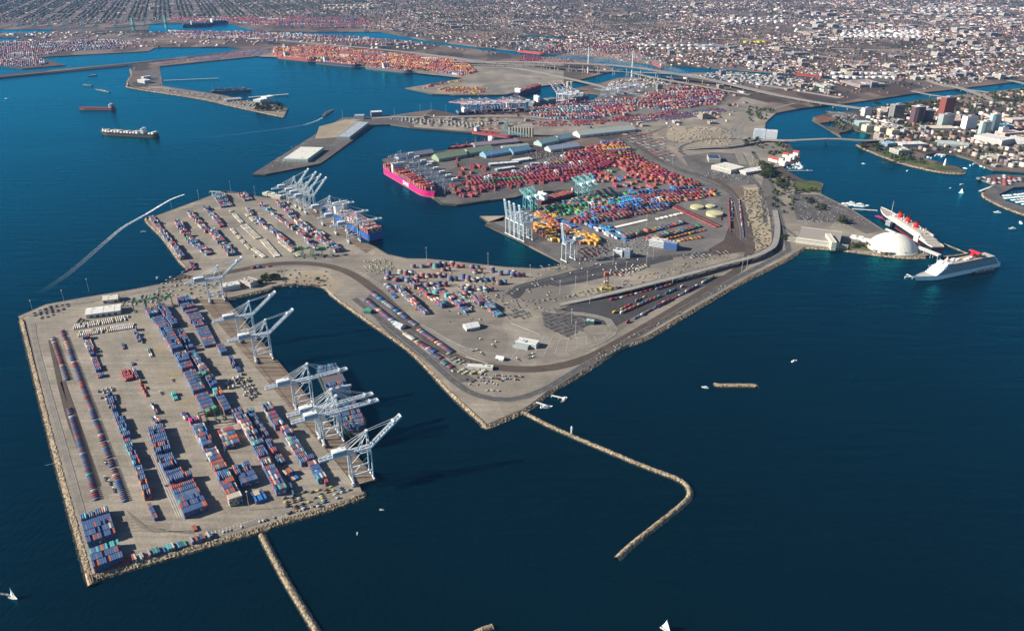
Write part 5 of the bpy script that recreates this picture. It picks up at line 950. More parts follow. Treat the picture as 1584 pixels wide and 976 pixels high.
flat_building((392, 159), (403, 160), 60, 14, W_, (.75, .75, .73), 'white shed on the mole beside the grove', name='warehouse', units=2); flat_building((404, 157), (413, 158), 50, 22, (.72, .72, .70), (.78, .78, .76), 'taller white block on the mole beside the grove', name='warehouse', units=2)
flat_building((350, 158), (375, 156), 60, 8, (.3, .3, .3), (.33, .34, .33), 'flat grey building at the middle of the mole', name='warehouse'); flat_building((213, 128), (224, 130), 40, 16, W_, (.7, .7, .68), 'white tank house cluster at the bend of the mole', name='plant_building'); flat_building((219, 124), (223, 124.5), 50, 18, W_, (.72, .7, .68), 'narrow white building behind the tank house on the mole', name='plant_building')
# parking garage decks
pg_ = [o for o in C.objects if o.name.startswith('parking_garage')][0]
for k in range(4):
    m = MB(); m.box(0, -48.2, 2.2 + k * 3.4, 150, .5, 1.2, 0, (.66, .62, .50)); m.build('deck_rail', 'paint', pg_)
# grain silos
cx_, cy_ = P(806, 211); t = empty('grain_silo', (cx_, cy_, GZ), R(-4), 'row of tan cylindrical grain silos with a tall head house', 'grain silo')
for i in range(9):
    m = MB()
    for j in range(2): m.cyl(-46 + i * 11.5, j * 12 - 6, 0, 5.7, 38, 14, (.46, .40, .29), top=(.4, .36, .28))
    m.build('silo_cell', 'paint', t)
m = MB(); m.box(0, 0, 38, 104, 10, 7, 0, (.44, .40, .32)); m.box(-62, 0, 0, 16, 18, 58, 0, (.36, .38, .36)); m.box(-62, 0, 58, 10, 12, 12, 0, (.4, .42, .4)); m.build('head_house', 'paint', t)
m = MB(); m.beam((-66, -22, 30), (30, -46, 14), 5, 4, (.16, .32, .38)); m.beam((-90, -40, 16), (40, -44, 16), 5, 4, (.16, .32, .38)); m.build('conveyor', 'paint', t)
cx_, cy_ = P(881, 141); t = empty('cement_silo', (cx_, cy_, GZ), 0, 'pair of tall pale cement silos on the channel spit', 'cement silo')
for x in (-9, 9): m = MB(); m.cyl(x, 0, 0, 9, 48, 16, (.46, .44, .36), cone=3); m.build('silo_cell', 'paint', t)
# the dome
cx_, cy_ = P(1380, 383); t = empty('dome', (cx_, cy_, GZ), 0, 'huge white geodesic dome on the shore between liner and parking structure', 'dome'); m = MB(); nr, ns = 16, 64; rr = 63.; hh = 38.; Rr = (rr * rr + hh * hh) / (2 * hh); th = math.asin(rr / Rr) if hh < rr else math.pi / 2
vs = [];
for i in range(nr + 1):
    a = th * i / nr
    for j in range(ns): b = 2 * math.pi * (j + .5 * (i % 2)) / ns; vs.append((Rr * math.sin(a) * math.cos(b), Rr * math.sin(a) * math.sin(b), Rr * math.cos(a) - (Rr - hh) + (.25 if (i + j) % 2 else 0)))
fs = []
for i in range(nr):
    for j in range(ns):
        a, b, c, d = i * ns + j, i * ns + (j + 1) % ns, (i + 1) * ns + j, (i + 1) * ns + (j + 1) % ns
        fs += [(a, c, b), (b, c, d)] if i % 2 == 0 else [(a, c, d), (a, d, b)]
m.add(vs, fs, (.80, .76, .64)); m.c = [tuple(k * rnd.uniform(.93, 1.03) for k in (.78, .74, .62)) for _ in m.c]; m.build('dome_shell', 'paint', t)
m = MB(); m.cyl(0, 0, 0, 64.5, 2.4, 64, (.6, .56, .46), cone=0); m.build('base_ring', 'paint', t); m = MB(); m.cyl(0, 0, 37.6, 2.5, 1.6, 12, (.5, .48, .4)); m.build('vent_cap', 'paint', t)
for i, (x, y) in enumerate(((-58, -30), (-40, -48), (56, -34))): m = MB(); m.box(x, y, 0, 9, 5, 5, math.atan2(y, x) + 1.57, (.25, .22, .2)); m.build('door', 'paint', t)
# gangways beside the liner and to the cruise ship
def walkway(a, b, w, z, label, col=(.62, .62, .60), name='gangway', roof=True, zb_=0):
    A, B = P(*a), P(*b); c = (A + B) / 2; t = empty(name, (c[0], c[1], 0), math.atan2((B - A)[1], (B - A)[0]), label, name.replace('_', ' ')); L = float(np.linalg.norm(B - A))
    m = MB(); m.box(0, 0, z, L, w, 1, 0, col); m.build('deck', 'paint', t)
    if roof: m = MB(); m.box(0, 0, z + 3.4, L, w + .6, .5, 0, (.7, .7, .67)); m.build('roof', 'paint', t)
    n = max(2, int(L / 20)); m = MB()
    for i in range(n + 1):
        for s in (-1, 1): m.box(-L / 2 + L * i / n, s * w * .42, zb_, .8, .8, z + (4 if roof else 0) - zb_, 0, (.5, .5, .5))
    m.build('pier_column', 'paint', t); return t
walkway((1409, 384), (1452, 401), 12, 12, 'white covered passenger bridge from the dome to the cruise ship'); walkway((1370, 357), (1404, 372), 5, 7, 'long boarding ramp alongside the old liner'); walkway((853, 611), (875, 616), 3, 3, 'thin gangway to the farther patrol boat at the point', roof=False); walkway((828, 621), (846, 627), 3, 3, 'thin gangway to the nearer patrol boat at the point', roof=False)
walkway((1400, 428.5), (1425, 428.5), 3, 4, 'mooring catwalk off the cruise ship bow', roof=False); walkway((1403, 424.5), (1412, 429), 3, 4, 'short bent piece of mooring catwalk', roof=False); walkway((1319, 323), (1357, 325.5), 6, 3, 'floating pontoon across the basin at the liner bow', roof=False); walkway((1218, 263), (1257, 263), 3, 1, 'thin white dock reaching out from the hotel marina', roof=False)
walkway((253, 125), (338, 121.5), 14, 4, 'long narrow pier inside the mole', (.4, .38, .34), 'pier', False); walkway((385, 151), (446, 146), 22, 4, 'broader short pier inside the mole, nearer its tip', (.4, .37, .32), 'pier', False); walkway((324.5, 296), (352, 297.5), 10, 3, 'little jetty at the outer corner of the inner yard', (.4, .36, .3), 'jetty', False); walkway((1516, 295), (1537, 287), 8, 2, 'white dock by the marina entrance', roof=False)
flat_building((1369, 348), (1376, 351), 8, 13, (.3, .34, .36), (.55, .56, .56), 'steel boarding tower beside the liner bow', name='boarding_tower', units=0); flat_building((1412, 372), (1419, 375), 10, 18, (.66, .66, .62), (.7, .7, .66), 'white lift tower beside the liner stern', name='boarding_tower', units=0)
# odd ones
def sub(): pass
cx_, cy_ = P(1375, 341, 0); hb = empty('submarine', (cx_, cy_, 0), R(-60), 'magenta red submarine moored at the liner bow', 'submarine'); hull_mb(88, 8, 3, [(3, (.30, .02, .10))], deck=(.3, .03, .10)).build('hull', 'paint', hb); m = MB(); m.box(4, 0, 2, 12, 4, 5, 0, (.3, .02, .08)); m.build('conning_tower', 'paint', hb)
cx_, cy_ = P(937, 447); t = empty('ship_unloader', (cx_, cy_, GZ), R(10), 'rusty yellow and brown disused lifting tower standing in the middle yard', 'lifting tower')
m = MB()
for a in (-4, 4):
    for b in (-4, 4): m.beam((a, b, 0), (a, b, 34), 1.6, 1.6, (.42, .30, .2))
m.box(0, 0, 34, 10, 10, 8, 0, (.36, .10, .05)); m.box(0, 0, 16, 9, 9, 4, 0, (.55, .45, .35)); m.build('tower_frame', 'paint', t); m = MB(); m.box(0, 0, 0, 26, 16, 3, 0, (.55, .42, .08)); m.box(-10, -6, 3, 6, 4, 5, 0, (.6, .48, .1)); m.box(9, 5, 3, 8, 5, 3, 0, (.5, .4, .1)); m.build('base_frame', 'paint', t)
cx_, cy_ = P(566, 736, 0); t = empty('light_beacon', (*P(884, 669), 3), 0, 'white navigation beacon on the long hooked breakwater', 'beacon'); m = MB(); m.cyl(0, 0, 0, 1.3, 9, 10, (.75, .75, .72)); m.build('tower', 'paint', t); m = MB(); m.box(0, 0, 9, 4, 4, .5, 0, (.4, .4, .4)); m.cyl(0, 0, 9.5, 1.1, 3, 10, (.78, .78, .75), cone=1.4); m.build('lantern', 'paint', t)
t = empty('lighthouse', (*P(1461, 256), GZ), 0, 'small white lighthouse on the green point', 'lighthouse'); m = MB(); m.cyl(0, 0, 0, 4.5, 18, 12, (.75, .74, .7), r2=3); m.build('tower', 'paint', t); m = MB(); m.cyl(0, 0, 18, 2.4, 4, 12, (.7, .7, .7), cone=3); m.build('lantern', 'paint', t)
# downtown towers
def tower(u, v, vtop, wpx, depth, wm_, label, deg=15, roof=(.4, .4, .4), crown=0, shape=None):
    h = height(u, v, vtop); w = wpx * HC / ((v + 84) * math.cos(PITCH)) ; x, y = P(u, v); y += depth / 2
    t = empty('tower_building', (x, y, GZ), R(deg), label, 'tower')
    m = MB()
    if shape == 'round': m.cyl(0, 0, 0, w / 2, h, 16, (.5, .5, .5))
    elif shape == 'curve': m.prism([(-w / 2, -depth / 3), (-w / 4, -depth / 2), (w / 4, -depth / 2), (w / 2, -depth / 3), (w / 2, depth / 3), (w / 4, depth / 2), (-w / 4, depth / 2), (-w / 2, depth / 3)], 0, h, (.5, .5, .5))
    else: m.box(0, 0, 0, w, depth, h, 0, (.5, .5, .5))
    m.build('shaft', wm_, t); m = MB()
    if shape == 'round': m.cyl(0, 0, h, w / 2 * .9, 4, 16, roof, cone=6)
    else: m.box(0, 0, h, w * .94, depth * .94, 1.2, 0, roof); m.box(w * .1, 0, h + 1.2, w * .4, depth * .5, 4, 0, tuple(c * .8 for c in roof))
    m.build('roof', 'paint', t)
    return t
TW = [(1388, 183, 163, 19, 34, win_mat('tw1', (.55, .52, .45), (.03, .035, .05), 6, 60, .72, .97), 'dark tower with white vertical ribs, west of the twin domed pair', None),
      (1420, 191, 166, 19, 40, win_mat('tw2', (.14, .07, .07), (.03, .035, .06), 5, 3.8, .7, .6), 'dark glass tower with a pale round cap, left of the brick tower', 'curve'), (1437, 189, 172, 14, 34, win_mat('tw3', (.13, .08, .08), (.04, .05, .08), 5, 3.8, .7, .6), 'lower dark glass tower with a pale cap, next to the brick tower', 'curve'),
      (1464, 183, 151.5, 18, 36, win_mat('tw4', (.22, .055, .04), (.12, .035, .03), 3.5, 3.6, .6, .5), 'tallest brick red office tower', None), (1464, 196, 178, 21, 30, win_mat('tw5', (.52, .55, .5), (.10, .15, .16), 5, 60, .6, .97), 'pale ribbed office tower with dark side in front of the brick tower', None),
      (1500, 200, 181, 20, 30, win_mat('tw6', (.62, .61, .58), (.5, .5, .5), 5, 3.6, .4, .3), 'blank white tower with blue grey side', None), (1523, 210, 189, 17, 26, win_mat('tw7', (.42, .50, .46), (.10, .17, .18), 3, 3.2, .6, .6), 'green grey apartment tower, lower of two, nearer the lagoon', 'curve'), (1537, 205, 177.5, 16, 26, win_mat('tw8', (.40, .5, .5), (.10, .18, .2), 3, 3.2, .6, .6), 'green grey apartment tower, taller of two', 'curve'),
      (1552, 212, 198, 12, 20, win_mat('tw9', (.66, .64, .58), (.4, .4, .4), 4, 3.2, .4, .4), 'white curved apartment block by the arena', None), (1341, 180, 168, 13, 26, win_mat('tw10', (.64, .60, .52), (.35, .35, .36), 4, 3.4, .5, .5), 'cream hotel block where the freeway crosses the river mouth', None)]
for u, v, vt, w, d, wm_, lab, sh_ in TW: tower(u, v, vt, w, d, wm_, lab, shape=sh_, roof=(.6, .57, .52) if sh_ else (.35, .34, .33))
flat_building((1328, 196), (1346, 196), 50, 16, (.30, .48, .42), (.55, .6, .58), 'green glass fronted aquarium like hall at the river mouth', name='hall'); flat_building((1545, 204), (1567, 204), 70, 22, (.07, .24, .36), (.08, .26, .38), 'bright blue arena block behind the white apartment', name='arena')
for i, (u, v) in enumerate(((1344, 204), (1364, 207), (1383, 211))): tower(u, v, v - 9, 14, 34, win_mat(f'of{i}', (.56, .48, .34), (.2, .17, .13), 6, 4, .5, .4), ['tan stepped office block nearest the river mouth', 'middle tan stepped office block', 'tan stepped office block nearest the lagoon'][i], roof=(.55, .48, .36))
for i, (a, b, w, h, c_) in enumerate((((1505, 218), (1548, 227), 80, 22, (.62, .59, .53)), ((1555, 222), (1584, 226), 60, 20, (.62, .60, .55)), ((1450, 226), (1498, 229), 60, 10, (.42, .46, .42)), ((1395, 229), (1432, 228), 50, 12, (.62, .60, .55)), ((1440, 202), (1480, 202), 60, 8, (.6, .55, .4)), ((1478, 194), (1498, 193), 60, 16, (.5, .34, .26)), ((1553, 214), (1580, 212), 50, 18, (.6, .45, .38)), ((1372, 228), (1386, 226), 40, 12, (.25, .38, .45)), ((1565, 191), (1600, 190), 50, 14, (.55, .5, .42)))):
    flat_building(a, b, w, h, c_, tuple(min(1, k * 1.1) for k in c_), ['white convention hall with long roof behind the lagoon', 'white convention hall at the picture edge', 'grey green glass roofed hall by the lagoon', 'white shopping hall west of the lagoon', 'flat cream podium below the ribbed tower', 'tan hotel slab between ribbed and white towers', 'salmon block by the convention hall', 'small blue roofed hall west of the lagoon', 'cream block beyond the blue arena'][i], name='hall')
# storage tanks
def tank(r=18, h=13, col=(.72, .70, .66)):
    t = empty('storage_tank', (0, 0, 0)); m = MB(); m.cyl(0, 0, 0, r, h, 24, col, cone=r * .12); m.build('tank_shell', 'paint', t)
    m = MB(); m.cyl(0, 0, h - .6, r + .25, .5, 24, tuple(c * .8 for c in col)); m.beam((r, 0, 0), (r * .7, r * .72, h), .8, .8, (.4, .4, .4)); m.build('wind_girder', 'paint', t); return t
tk = {'white': tank(), 'tan': tank(col=(.60, .53, .38)), 'yellow': tank(24, 9, (.52, .49, .27)), 'gold': tank(16, 11, (.62, .48, .04))}
def tanks(kind, pts, label, grp, s=1.0):
    for u, v in pts:
        o = copy_tree(tk[kind]) if tk[kind].get('label') else tk[kind]; x, y = P(u, v); o.location = (x, y, GZ); k = s * rnd.uniform(.75, 1.2); o.scale = (k, k, k * .9); tag(o, label, 'storage tank', grp)
tanks('yellow', [(1078, 322)], 'broad sulphur yellow tank closest to the blue stacking cranes', 'yellow tanks', .95); tanks('yellow', [(1099, 320)], 'smallest sulphur yellow tank at the back of the trio', 'yellow tanks', .7); tanks('yellow', [(1105, 333)], 'sulphur yellow tank nearest the long train', 'yellow tanks', .9)
def field(u0, u1, v0, v1, n): return [(rnd.uniform(u0, u1), rnd.uniform(v0, v1)) for _ in range(n)]
def grid(u0, u1, v0, v1, nu, nv): return [(u0 + (u1 - u0) * (i + .5) / nu + rnd.uniform(-1, 1) + (j % 2) * 2, v0 + (v1 - v0) * (j + .5) / nv + rnd.uniform(-.5, .5)) for j in range(nv) for i in range(nu)]
tanks('white', grid(985, 1105, 69, 79, 11, 2), 'white oil tank in the row beyond the cable bridge', 'white tanks beyond the cable bridge'); tanks('white', grid(1300, 1425, 48, 60, 14, 4), 'white oil tank in the densest tank farm', 'white tanks of the densest farm', 1.1)
tanks('white', grid(1115, 1215, 28, 36, 9, 2), 'white oil tank in the refinery at the skyline', 'white tanks near the skyline', 1.2); tanks('white', grid(1420, 1550, 13, 20, 11, 2), 'white oil tank in the far line near the top edge', 'white tanks near the top edge', 1.3)
tanks('white', field(1190, 1330, 24, 50, 34), 'white or cream tank scattered in the refinery', 'scattered refinery tanks'); tanks('white', grid(1285, 1385, 112, 124, 10, 2), 'white tank along the end of the back channel', 'white tanks by the back channel', .9); tanks('white', grid(1155, 1200, 95, 102, 4, 1), 'white tank of the four north of the back channel', 'four tanks north of the channel')
tanks('tan', grid(500, 580, 8, 15, 12, 2), 'cream tank in the hillside tank farm', 'cream hillside tanks', 1.3); tanks('gold', grid(1150, 1185, 65.5, 67, 5, 1), 'bright golden yellow tank beside the refinery', 'golden tanks', 1.2); tanks('tan', field(1245, 1290, 128, 140, 6), 'cream tank by the freeway river crossing', 'cream tanks by the freeway', .7)
# ---- bridges
def deck(m, pts, w, col=(.40, .37, .32)):
    """pts: u, v, height of the deck"""
    W3 = [np.array([*P(u, v, z), z]) for u, v, z in pts]; L = smooth_line(W3, 30); Nn = offsets(L)
    for i in range(len(L) - 1):
        a, b = L[i], L[i + 1]; q = []
        for p, n in ((a, Nn[i]), (b, Nn[i + 1])):
            for s, z in ((1, 1.0), (1, 0), (1, -2.2), (-1, -2.2), (-1, 0), (-1, 1.0)): q.append((p[0] + n[0] * s * w / 2, p[1] + n[1] * s * w / 2, p[2] + z))
        m.add(q, [(1, 4, 10, 7)], (.30, .28, .25)); m.add(q, [(2, 8, 9, 3)], col); m.add(q, [(0, 6, 8, 2), (2, 8, 6, 0), (3, 9, 11, 5), (5, 11, 9, 3)], col)
    return L, Nn
def piers(L, Nn, w, every, par, zb_=GZ, col=(.36, .34, .3), skip=lambda p: False, lim=40):
    step = max(1, int(every / 30)); k = 0
    for i in range(step // 2, len(L), step):
        p = L[i]
        if p[2] - zb_ < 4 or skip(p) or k >= lim: continue
        m = MB(); d = Nn[i]; a = math.atan2(d[1], d[0])
        for s in (-1, 1): m.box(p[0] + d[0] * s * w * .3, p[1] + d[1] * s * w * .3, zb_, 2.6, 2.6, p[2] - zb_ - 3.4, a, col)
        m.box(p[0], p[1], p[2] - 3.6, w * .9, 2.6, 1.5, a, col); m.build('pier', 'paint', par); k += 1
def bridge(name, pts, w, label, every=60, col=(.42, .39, .33), z0=GZ, lim=40, cat='bridge'):
    t = empty(name, (0, 0, 0), 0, label, cat); m = MB(); L, Nn = deck(m, pts, w, col); m.build('deck', 'matte', t); piers(L, Nn, w, every, t, z0, lim=lim); return t, L, Nn
t, L, Nn = bridge('cable_bridge', [(700, 95.5, 14), (800, 96, 30), (860, 97.5, 48), (916, 99.5, 60), (950, 101.5, 62), (985.6, 105, 60), (1027, 111.5, 50), (1103, 124.5, 30), (1153, 136, 18), (1200, 147, 10)], 46, 'long cable stayed bridge with two slender pylons over the back channel', 90, z0=GZ)
for u, v, vt in ((916, 104, 77), (985.6, 111, 82)):
    x, y = P(u, v, 4); k = min(range(len(L)), key=lambda i: abs(L[i][0] - x * (HC - L[i][2]) / (HC - 4))); p = L[k]; m = MB(); m.cyl(p[0], p[1], 0, 5.5, 157, 10, (.62, .60, .56), r2=2.6); m.build('pylon', 'paint', t)
    m = MB()
    for s in (-1, 1):
        for j in range(1, 14):
            q = L[max(0, min(len(L) - 1, k + s * j))]; n = Nn[k]
            for e in (-1, 1): m.beam((p[0], p[1], 150 - (13 - j) * 4), (q[0] + n[0] * e * 21, q[1] + n[1] * e * 21, q[2] + 1), .32, .32, (.5, .48, .45))
    m.build('stay_cable', 'paint', t)
bridge('viaduct', [(956.6, 107.5, 30), (1000, 118, 26), (1052, 127.5, 20), (1110, 138, 14), (1160, 147, 8)], 22, 'older lower viaduct running beside the cable bridge', 60); bridge('viaduct', [(700, 100, 8), (800, 101.5, 18), (870, 103.5, 26), (926, 106.5, 32)], 18, 'viaduct on piers beneath the western approach of the cable bridge', 60)
bridge('road_bridge', [(1200, 147, 10), (1260, 158, 13), (1300, 163.5, 14), (1336, 168.5, 13), (1352, 172, 8)], 36, 'wide freeway bridge over the river mouth', 60, z0=0); bridge('road_bridge', [(1150, 214.5, 6), (1212, 217.5, 15), (1244, 216.5, 18), (1279.6, 215, 20), (1300, 215.2, 19), (1338.7, 217.5, 14), (1365, 216, 7)], 26, 'long low bridge crossing the bay between hotel and downtown', 230, z0=0, col=(.5, .47, .42))
bridge('road_bridge', [(1410, 141, 6), (1440, 147, 9), (1465, 150.5, 8)], 14, 'narrow bridge over the river before the brick tower', 90, z0=0); bridge('road_bridge', [(1462, 131, 8), (1490, 138, 12), (1515, 146.5, 12), (1535, 154, 8), (1560, 163, 6)], 34, 'broad road bridge over the river beyond the brick tower', 60, z0=0); bridge('road_bridge', [(1560, 124.5, 8), (1584, 129, 9), (1610, 135, 8)], 26, 'bridge over the river at the picture edge', 60, z0=0)
bridge('viaduct', [(866, 471, 5), (936, 455.5, 9), (1011.5, 437, 13), (1074.6, 421, 14), (1112.5, 410, 14), (1163, 397.5, 14), (1190, 385, 13), (1199, 374, 11), (1202, 350, 7), (1198, 325, 5)], 17, 'curved concrete viaduct rising over the rail yard beside the bay', 35, lim=24, col=(.48, .43, .34))
bridge('viaduct', [(1056, 232, 5), (1085, 229, 9), (1120, 227, 12), (1150, 223, 12), (1180, 218, 10), (1212, 217, 14)], 18, 'curving ramp viaduct behind the solar roofed warehouse', 60); bridge('railway_trestle', [(-200, 137.5, 7), (0, 119.5, 7), (100, 109.5, 7), (197, 99.5, 7), (270, 92, 7), (353, 82, 7)], 12, 'long thin railway causeway across the outer harbour', 120, z0=0, col=(.20, .16, .14))
t = empty('suspension_bridge', (0, 0, 0), 0, 'distant green suspension bridge over the far channel', 'bridge'); a_, b_ = P(207, 48), P(257, 43); d_ = (b_ - a_) / np.linalg.norm(b_ - a_); m = MB(); m.beam((*(a_ - d_ * 300), 45), (*(b_ + d_ * 300), 45), 18, 5, (.08, .24, .20)); m.build('deck', 'paint', t)
for q in (a_, b_): m = MB(); m.box(q[0], q[1], 0, 12, 26, 112, math.atan2(d_[1], d_[0]), (.06, .24, .20)); m.build('pylon', 'paint', t)
m = MB(); Lb = np.linalg.norm(b_ - a_)
for i in range(12):
    s0, s1 = i / 12, (i + 1) / 12; f = lambda s: 50 + 60 * (2 * s - 1) ** 2
    m.beam((*(a_ + (b_ - a_) * s0), f(s0)), (*(a_ + (b_ - a_) * s1), f(s1)), 2, 2, (.08, .26, .2))
m.build('main_cable', 'paint', t)
# ------------------------------------------------------------------ the dense city
def to_px(x, y, z=GZ):
    d = y * math.cos(PITCH) + (HC - z) * math.sin(PITCH); up = y * math.sin(PITCH) - (HC - z) * math.cos(PITCH); return 792 + FPX * x / d, 488 - FPX * up / d
def vin(x, y, poly):
    r = np.zeros(len(x), bool); n = len(poly)
    for i in range(n):
        (x1, y1), (x2, y2) = poly[i], poly[i - 1]; c = (y1 > y) != (y2 > y)
        with np.errstate(divide='ignore', invalid='ignore'): r ^= c & (x < (x2 - x1) * (y - y1) / ((y2 - y1) if y2 != y1 else 1e-9) + x1)
    return r
rs = np.random.RandomState(11)
def cells(y0, y1, step, rot):
    n = int((y1 * 1.5) / step); ii, jj = np.meshgrid(np.arange(-n, n), np.arange(-n, n)); x = ii.ravel() * step; y = jj.ravel() * step
    keep = np.ones(len(x), bool); k = (ii.ravel() % 5 != 0) & (jj.ravel() % 9 != 0); x = x[k]; y = y[k]
    c, s = math.cos(rot), math.sin(rot); X = x * c - y * s + rs.uniform(-.14, .14, len(x)) * step; Y = x * s + y * c + rs.uniform(-.14, .14, len(x)) * step
    k = (Y > y0) & (Y < y1) & (np.abs(X) < Y * .78 + 300); return X[k], Y[k]
EXC = KEEP + ponds + [channel]
downtown = [(1353, 217), (1334, 171), (1389, 161.5), (1509, 146.5), (1584, 138), (1900, 112), (1900, 280), (1584, 262), (1536, 258), (1504, 246), (1478, 238), (1449, 233), (1410, 238), (1390, 238)]
cityz = [(-800, -74), (2700, -74), (2700, 95), (1800, 98), (1567, 122), (1504, 130), (1417, 140), (1311, 152), (1250, 142), (1150, 104), (1068, 98), (950, 88), (850, 78), (740, 70), (640, 50), (400, 34), (232, 34), (0, 42), (-800, 50)]
indus = [(-800, 50), (2000, 50), (1180, 150), (1160, 160), (1130, 190), (1040, 200), (900, 205), (830, 195), (620, 185), (640, 178), (800, 178), (818, 168), (1000, 125), (950, 110), (700, 80), (400, 70), (240, 74), (-800, 120)]
RO = np.array([(.66, .62, .55), (.36, .32, .29), (.20, .17, .16), (.56, .47, .36), (.16, .13, .13), (.36, .20, .15), (.09, .08, .09), (.85, .83, .78), (.30, .22, .19), (.24, .11, .09), (.20, .21, .26)])
def city(y0, y1, step, rot, zone, dens, smin, smax, hmax, wts, exc=True):
    X, Y = cells(y0, y1, step, rot); u, v = to_px(X, Y); k = vin(u, v, zone) & vin(u, v, coast) & (rs.rand(len(X)) < dens)
    X, Y, u, v = X[k], Y[k], u[k], v[k]
    if exc:
        k = np.ones(len(X), bool)
        for q in EXC: k &= ~vin(u, v, q)
        X, Y = X[k], Y[k]
    n = len(X); lx = rs.uniform(smin, smax, n) * (1 + (rs.rand(n) < .07) * rs.uniform(.5, 2, n)); ly = lx * rs.uniform(.5, 1.1, n); h = rs.uniform(3, hmax, n)
    return np.c_[X, Y, np.full(n, GZ), lx, ly, h, np.full(n, rot) + (rs.rand(n) < .5) * math.pi / 2], RO[rs.choice(len(RO), n, p=np.array(wts) / sum(wts))] * rs.uniform(.75, 1.15, (n, 1))
w1 = [8, 14, 16, 7, 12, 10, 9, 4, 10, 8, 5]; w2 = [20, 14, 10, 16, 6, 7, 5, 14, 8, 5, 4]; P_, Q_ = [], []
for a in ((3000, 9000, 27, R(22), cityz, .62, 9, 17, 7, w1), (9000, 15000, 44, R(35), cityz, .6, 14, 28, 8, w1), (15000, 42000, 130, R(28), cityz, .55, 35, 80, 10, w1)): b, c = city(*a); P_.append(b); Q_.append(c)
eastz = [(1020, 4), (2700, 4), (2700, 95), (1800, 98), (1567, 121), (1417, 138), (1311, 150), (1180, 110), (1110, 84), (1020, 60)]
b, c = city(3000, 12500, 82, R(14), eastz, .34, 26, 66, 11, w2); P_.append(b); Q_.append(c); b, c = city(2000, 9000, 40, R(10), indus, .34, 8, 34, 9, w2); P_.append(b); Q_.append(c)
b, c = city(5000, 16000, 150, R(14), [(1150, 22), (1350, 10), (1584, 6), (1720, 60), (1500, 66), (1250, 66), (1120, 40)], .55, 45, 110, 12, [30, 6, 2, 14, 1, 1, 0, 34, 4, 1, 3]); P_.append(b); Q_.append(c); b, c = city(4000, 9000, 120, R(10), [(560, 30), (900, 36), (1060, 66), (980, 84), (860, 68), (700, 56)], .25, 35, 90, 10, w2); P_.append(b); Q_.append(c)
b, c = city(2000, 4500, 24, R(15), downtown, .75, 10, 24, 14, w2); P_.append(b); Q_.append(c)
AB = np.concatenate(P_); AC = np.concatenate(Q_) * np.array([.92, .82, .78])
f_ = np.sin(AB[:, 0] / 410 + 1.7 * np.sin(AB[:, 1] / 730)) * np.sin(AB[:, 1] / 520 + 1.3 * np.sin(AB[:, 0] / 610)); k_ = rs.rand(len(AB)) < .62 + .55 * f_; AB, AC, f_ = AB[k_], AC[k_], f_[k_]; AC = AC * (1 + .25 * f_[:, None])
u, v = to_px(AB[:, 0], AB[:, 1]); vis = (u > 0) & (u < 1584) & (v > 0)
tw_xy = [o.location for o in C.objects if o.get('category') in ('tower', 'hall', 'hotel', 'arena', 'warehouse', 'building', 'office building', 'hotel wing', 'pavilion')]
clr = np.ones(len(AB), bool)
for p in tw_xy: clr &= np.hypot(AB[:, 0] - p[0], AB[:, 1] - p[1]) > 42
AB, AC, u, v, vis = AB[clr], AC[clr], u[clr], v[clr], vis[clr]
size = np.where(vis, AB[:, 3] * AB[:, 4] / np.hypot(AB[:, 0], AB[:, 1]) ** 2, 0); order = np.argsort(-size)
# the 300 that show largest: one object each, of a few kinds
BK = []
for k, (lx, ly, h) in enumerate(((20, 14, 8), (24, 18, 12), (16, 16, 6), (30, 16, 9), (18, 12, 16))):
    for col in ((.46, .43, .36), (.34, .27, .20), (.25, .24, .24), (.38, .30, .25)):
        m = MB(); m.box(0, 0, 0, lx, ly, h, 0, col, top=tuple(c * .9 for c in col)); m.box(-lx * .2, 0, h, lx * .25, ly * .3, 2, 0, (.5, .5, .48)); m.box(lx * .25, ly * .2, h, 3, 3, 1.4, 0, (.3, .3, .3))
        for s in (-1, 1): m.box(0, s * (ly / 2 - .25), h, lx, .5, .9, 0, col); m.box(s * (lx / 2 - .25), 0, h, .5, ly - 1, .9, 0, col)
        for z in range(2, int(h) - 1, 4): m.box(0, 0, z, lx + .15, ly * .86, 1.3, 0, (.08, .09, .10)); m.box(0, 0, z, lx * .86, ly + .15, 1.3, 0, (.08, .09, .10))
        BK.append((m.build('city_building', 'paint', link=False).data, lx, ly, col))
names_ = {0: 'cream', 1: 'brown', 2: 'grey', 3: 'salmon'}
for i in order[:300]:
    k = rs.randint(len(BK)); me, lx, ly, col = BK[k]; o = bpy.data.objects.new('city_building', me); C.objects.link(o); b = AB[i]; o.location = (b[0], b[1], GZ); o.rotation_euler = (0, 0, b[6]); s = b[3] / lx; o.scale = (s, max(.5, b[4] / ly), min(1.6, max(.6, s)))
    where = 'among the downtown blocks' if vin(np.array([u[i]]), np.array([v[i]]), downtown)[0] else 'in the port land by the channels' if v[i] > 100 else 'in the distant flat districts'
    tag(o, f"{names_[k % 4]} flat roofed building {where}", 'building', f"{names_[k % 4]} buildings {where}")
r_ = order[300:]; tag(bulk_boxes('city_buildings', AB[r_], np.clip(AC[r_], 0, .85), 'paint'), 'mass of small houses and sheds of the far city', kind='stuff')
print('city', len(AB))
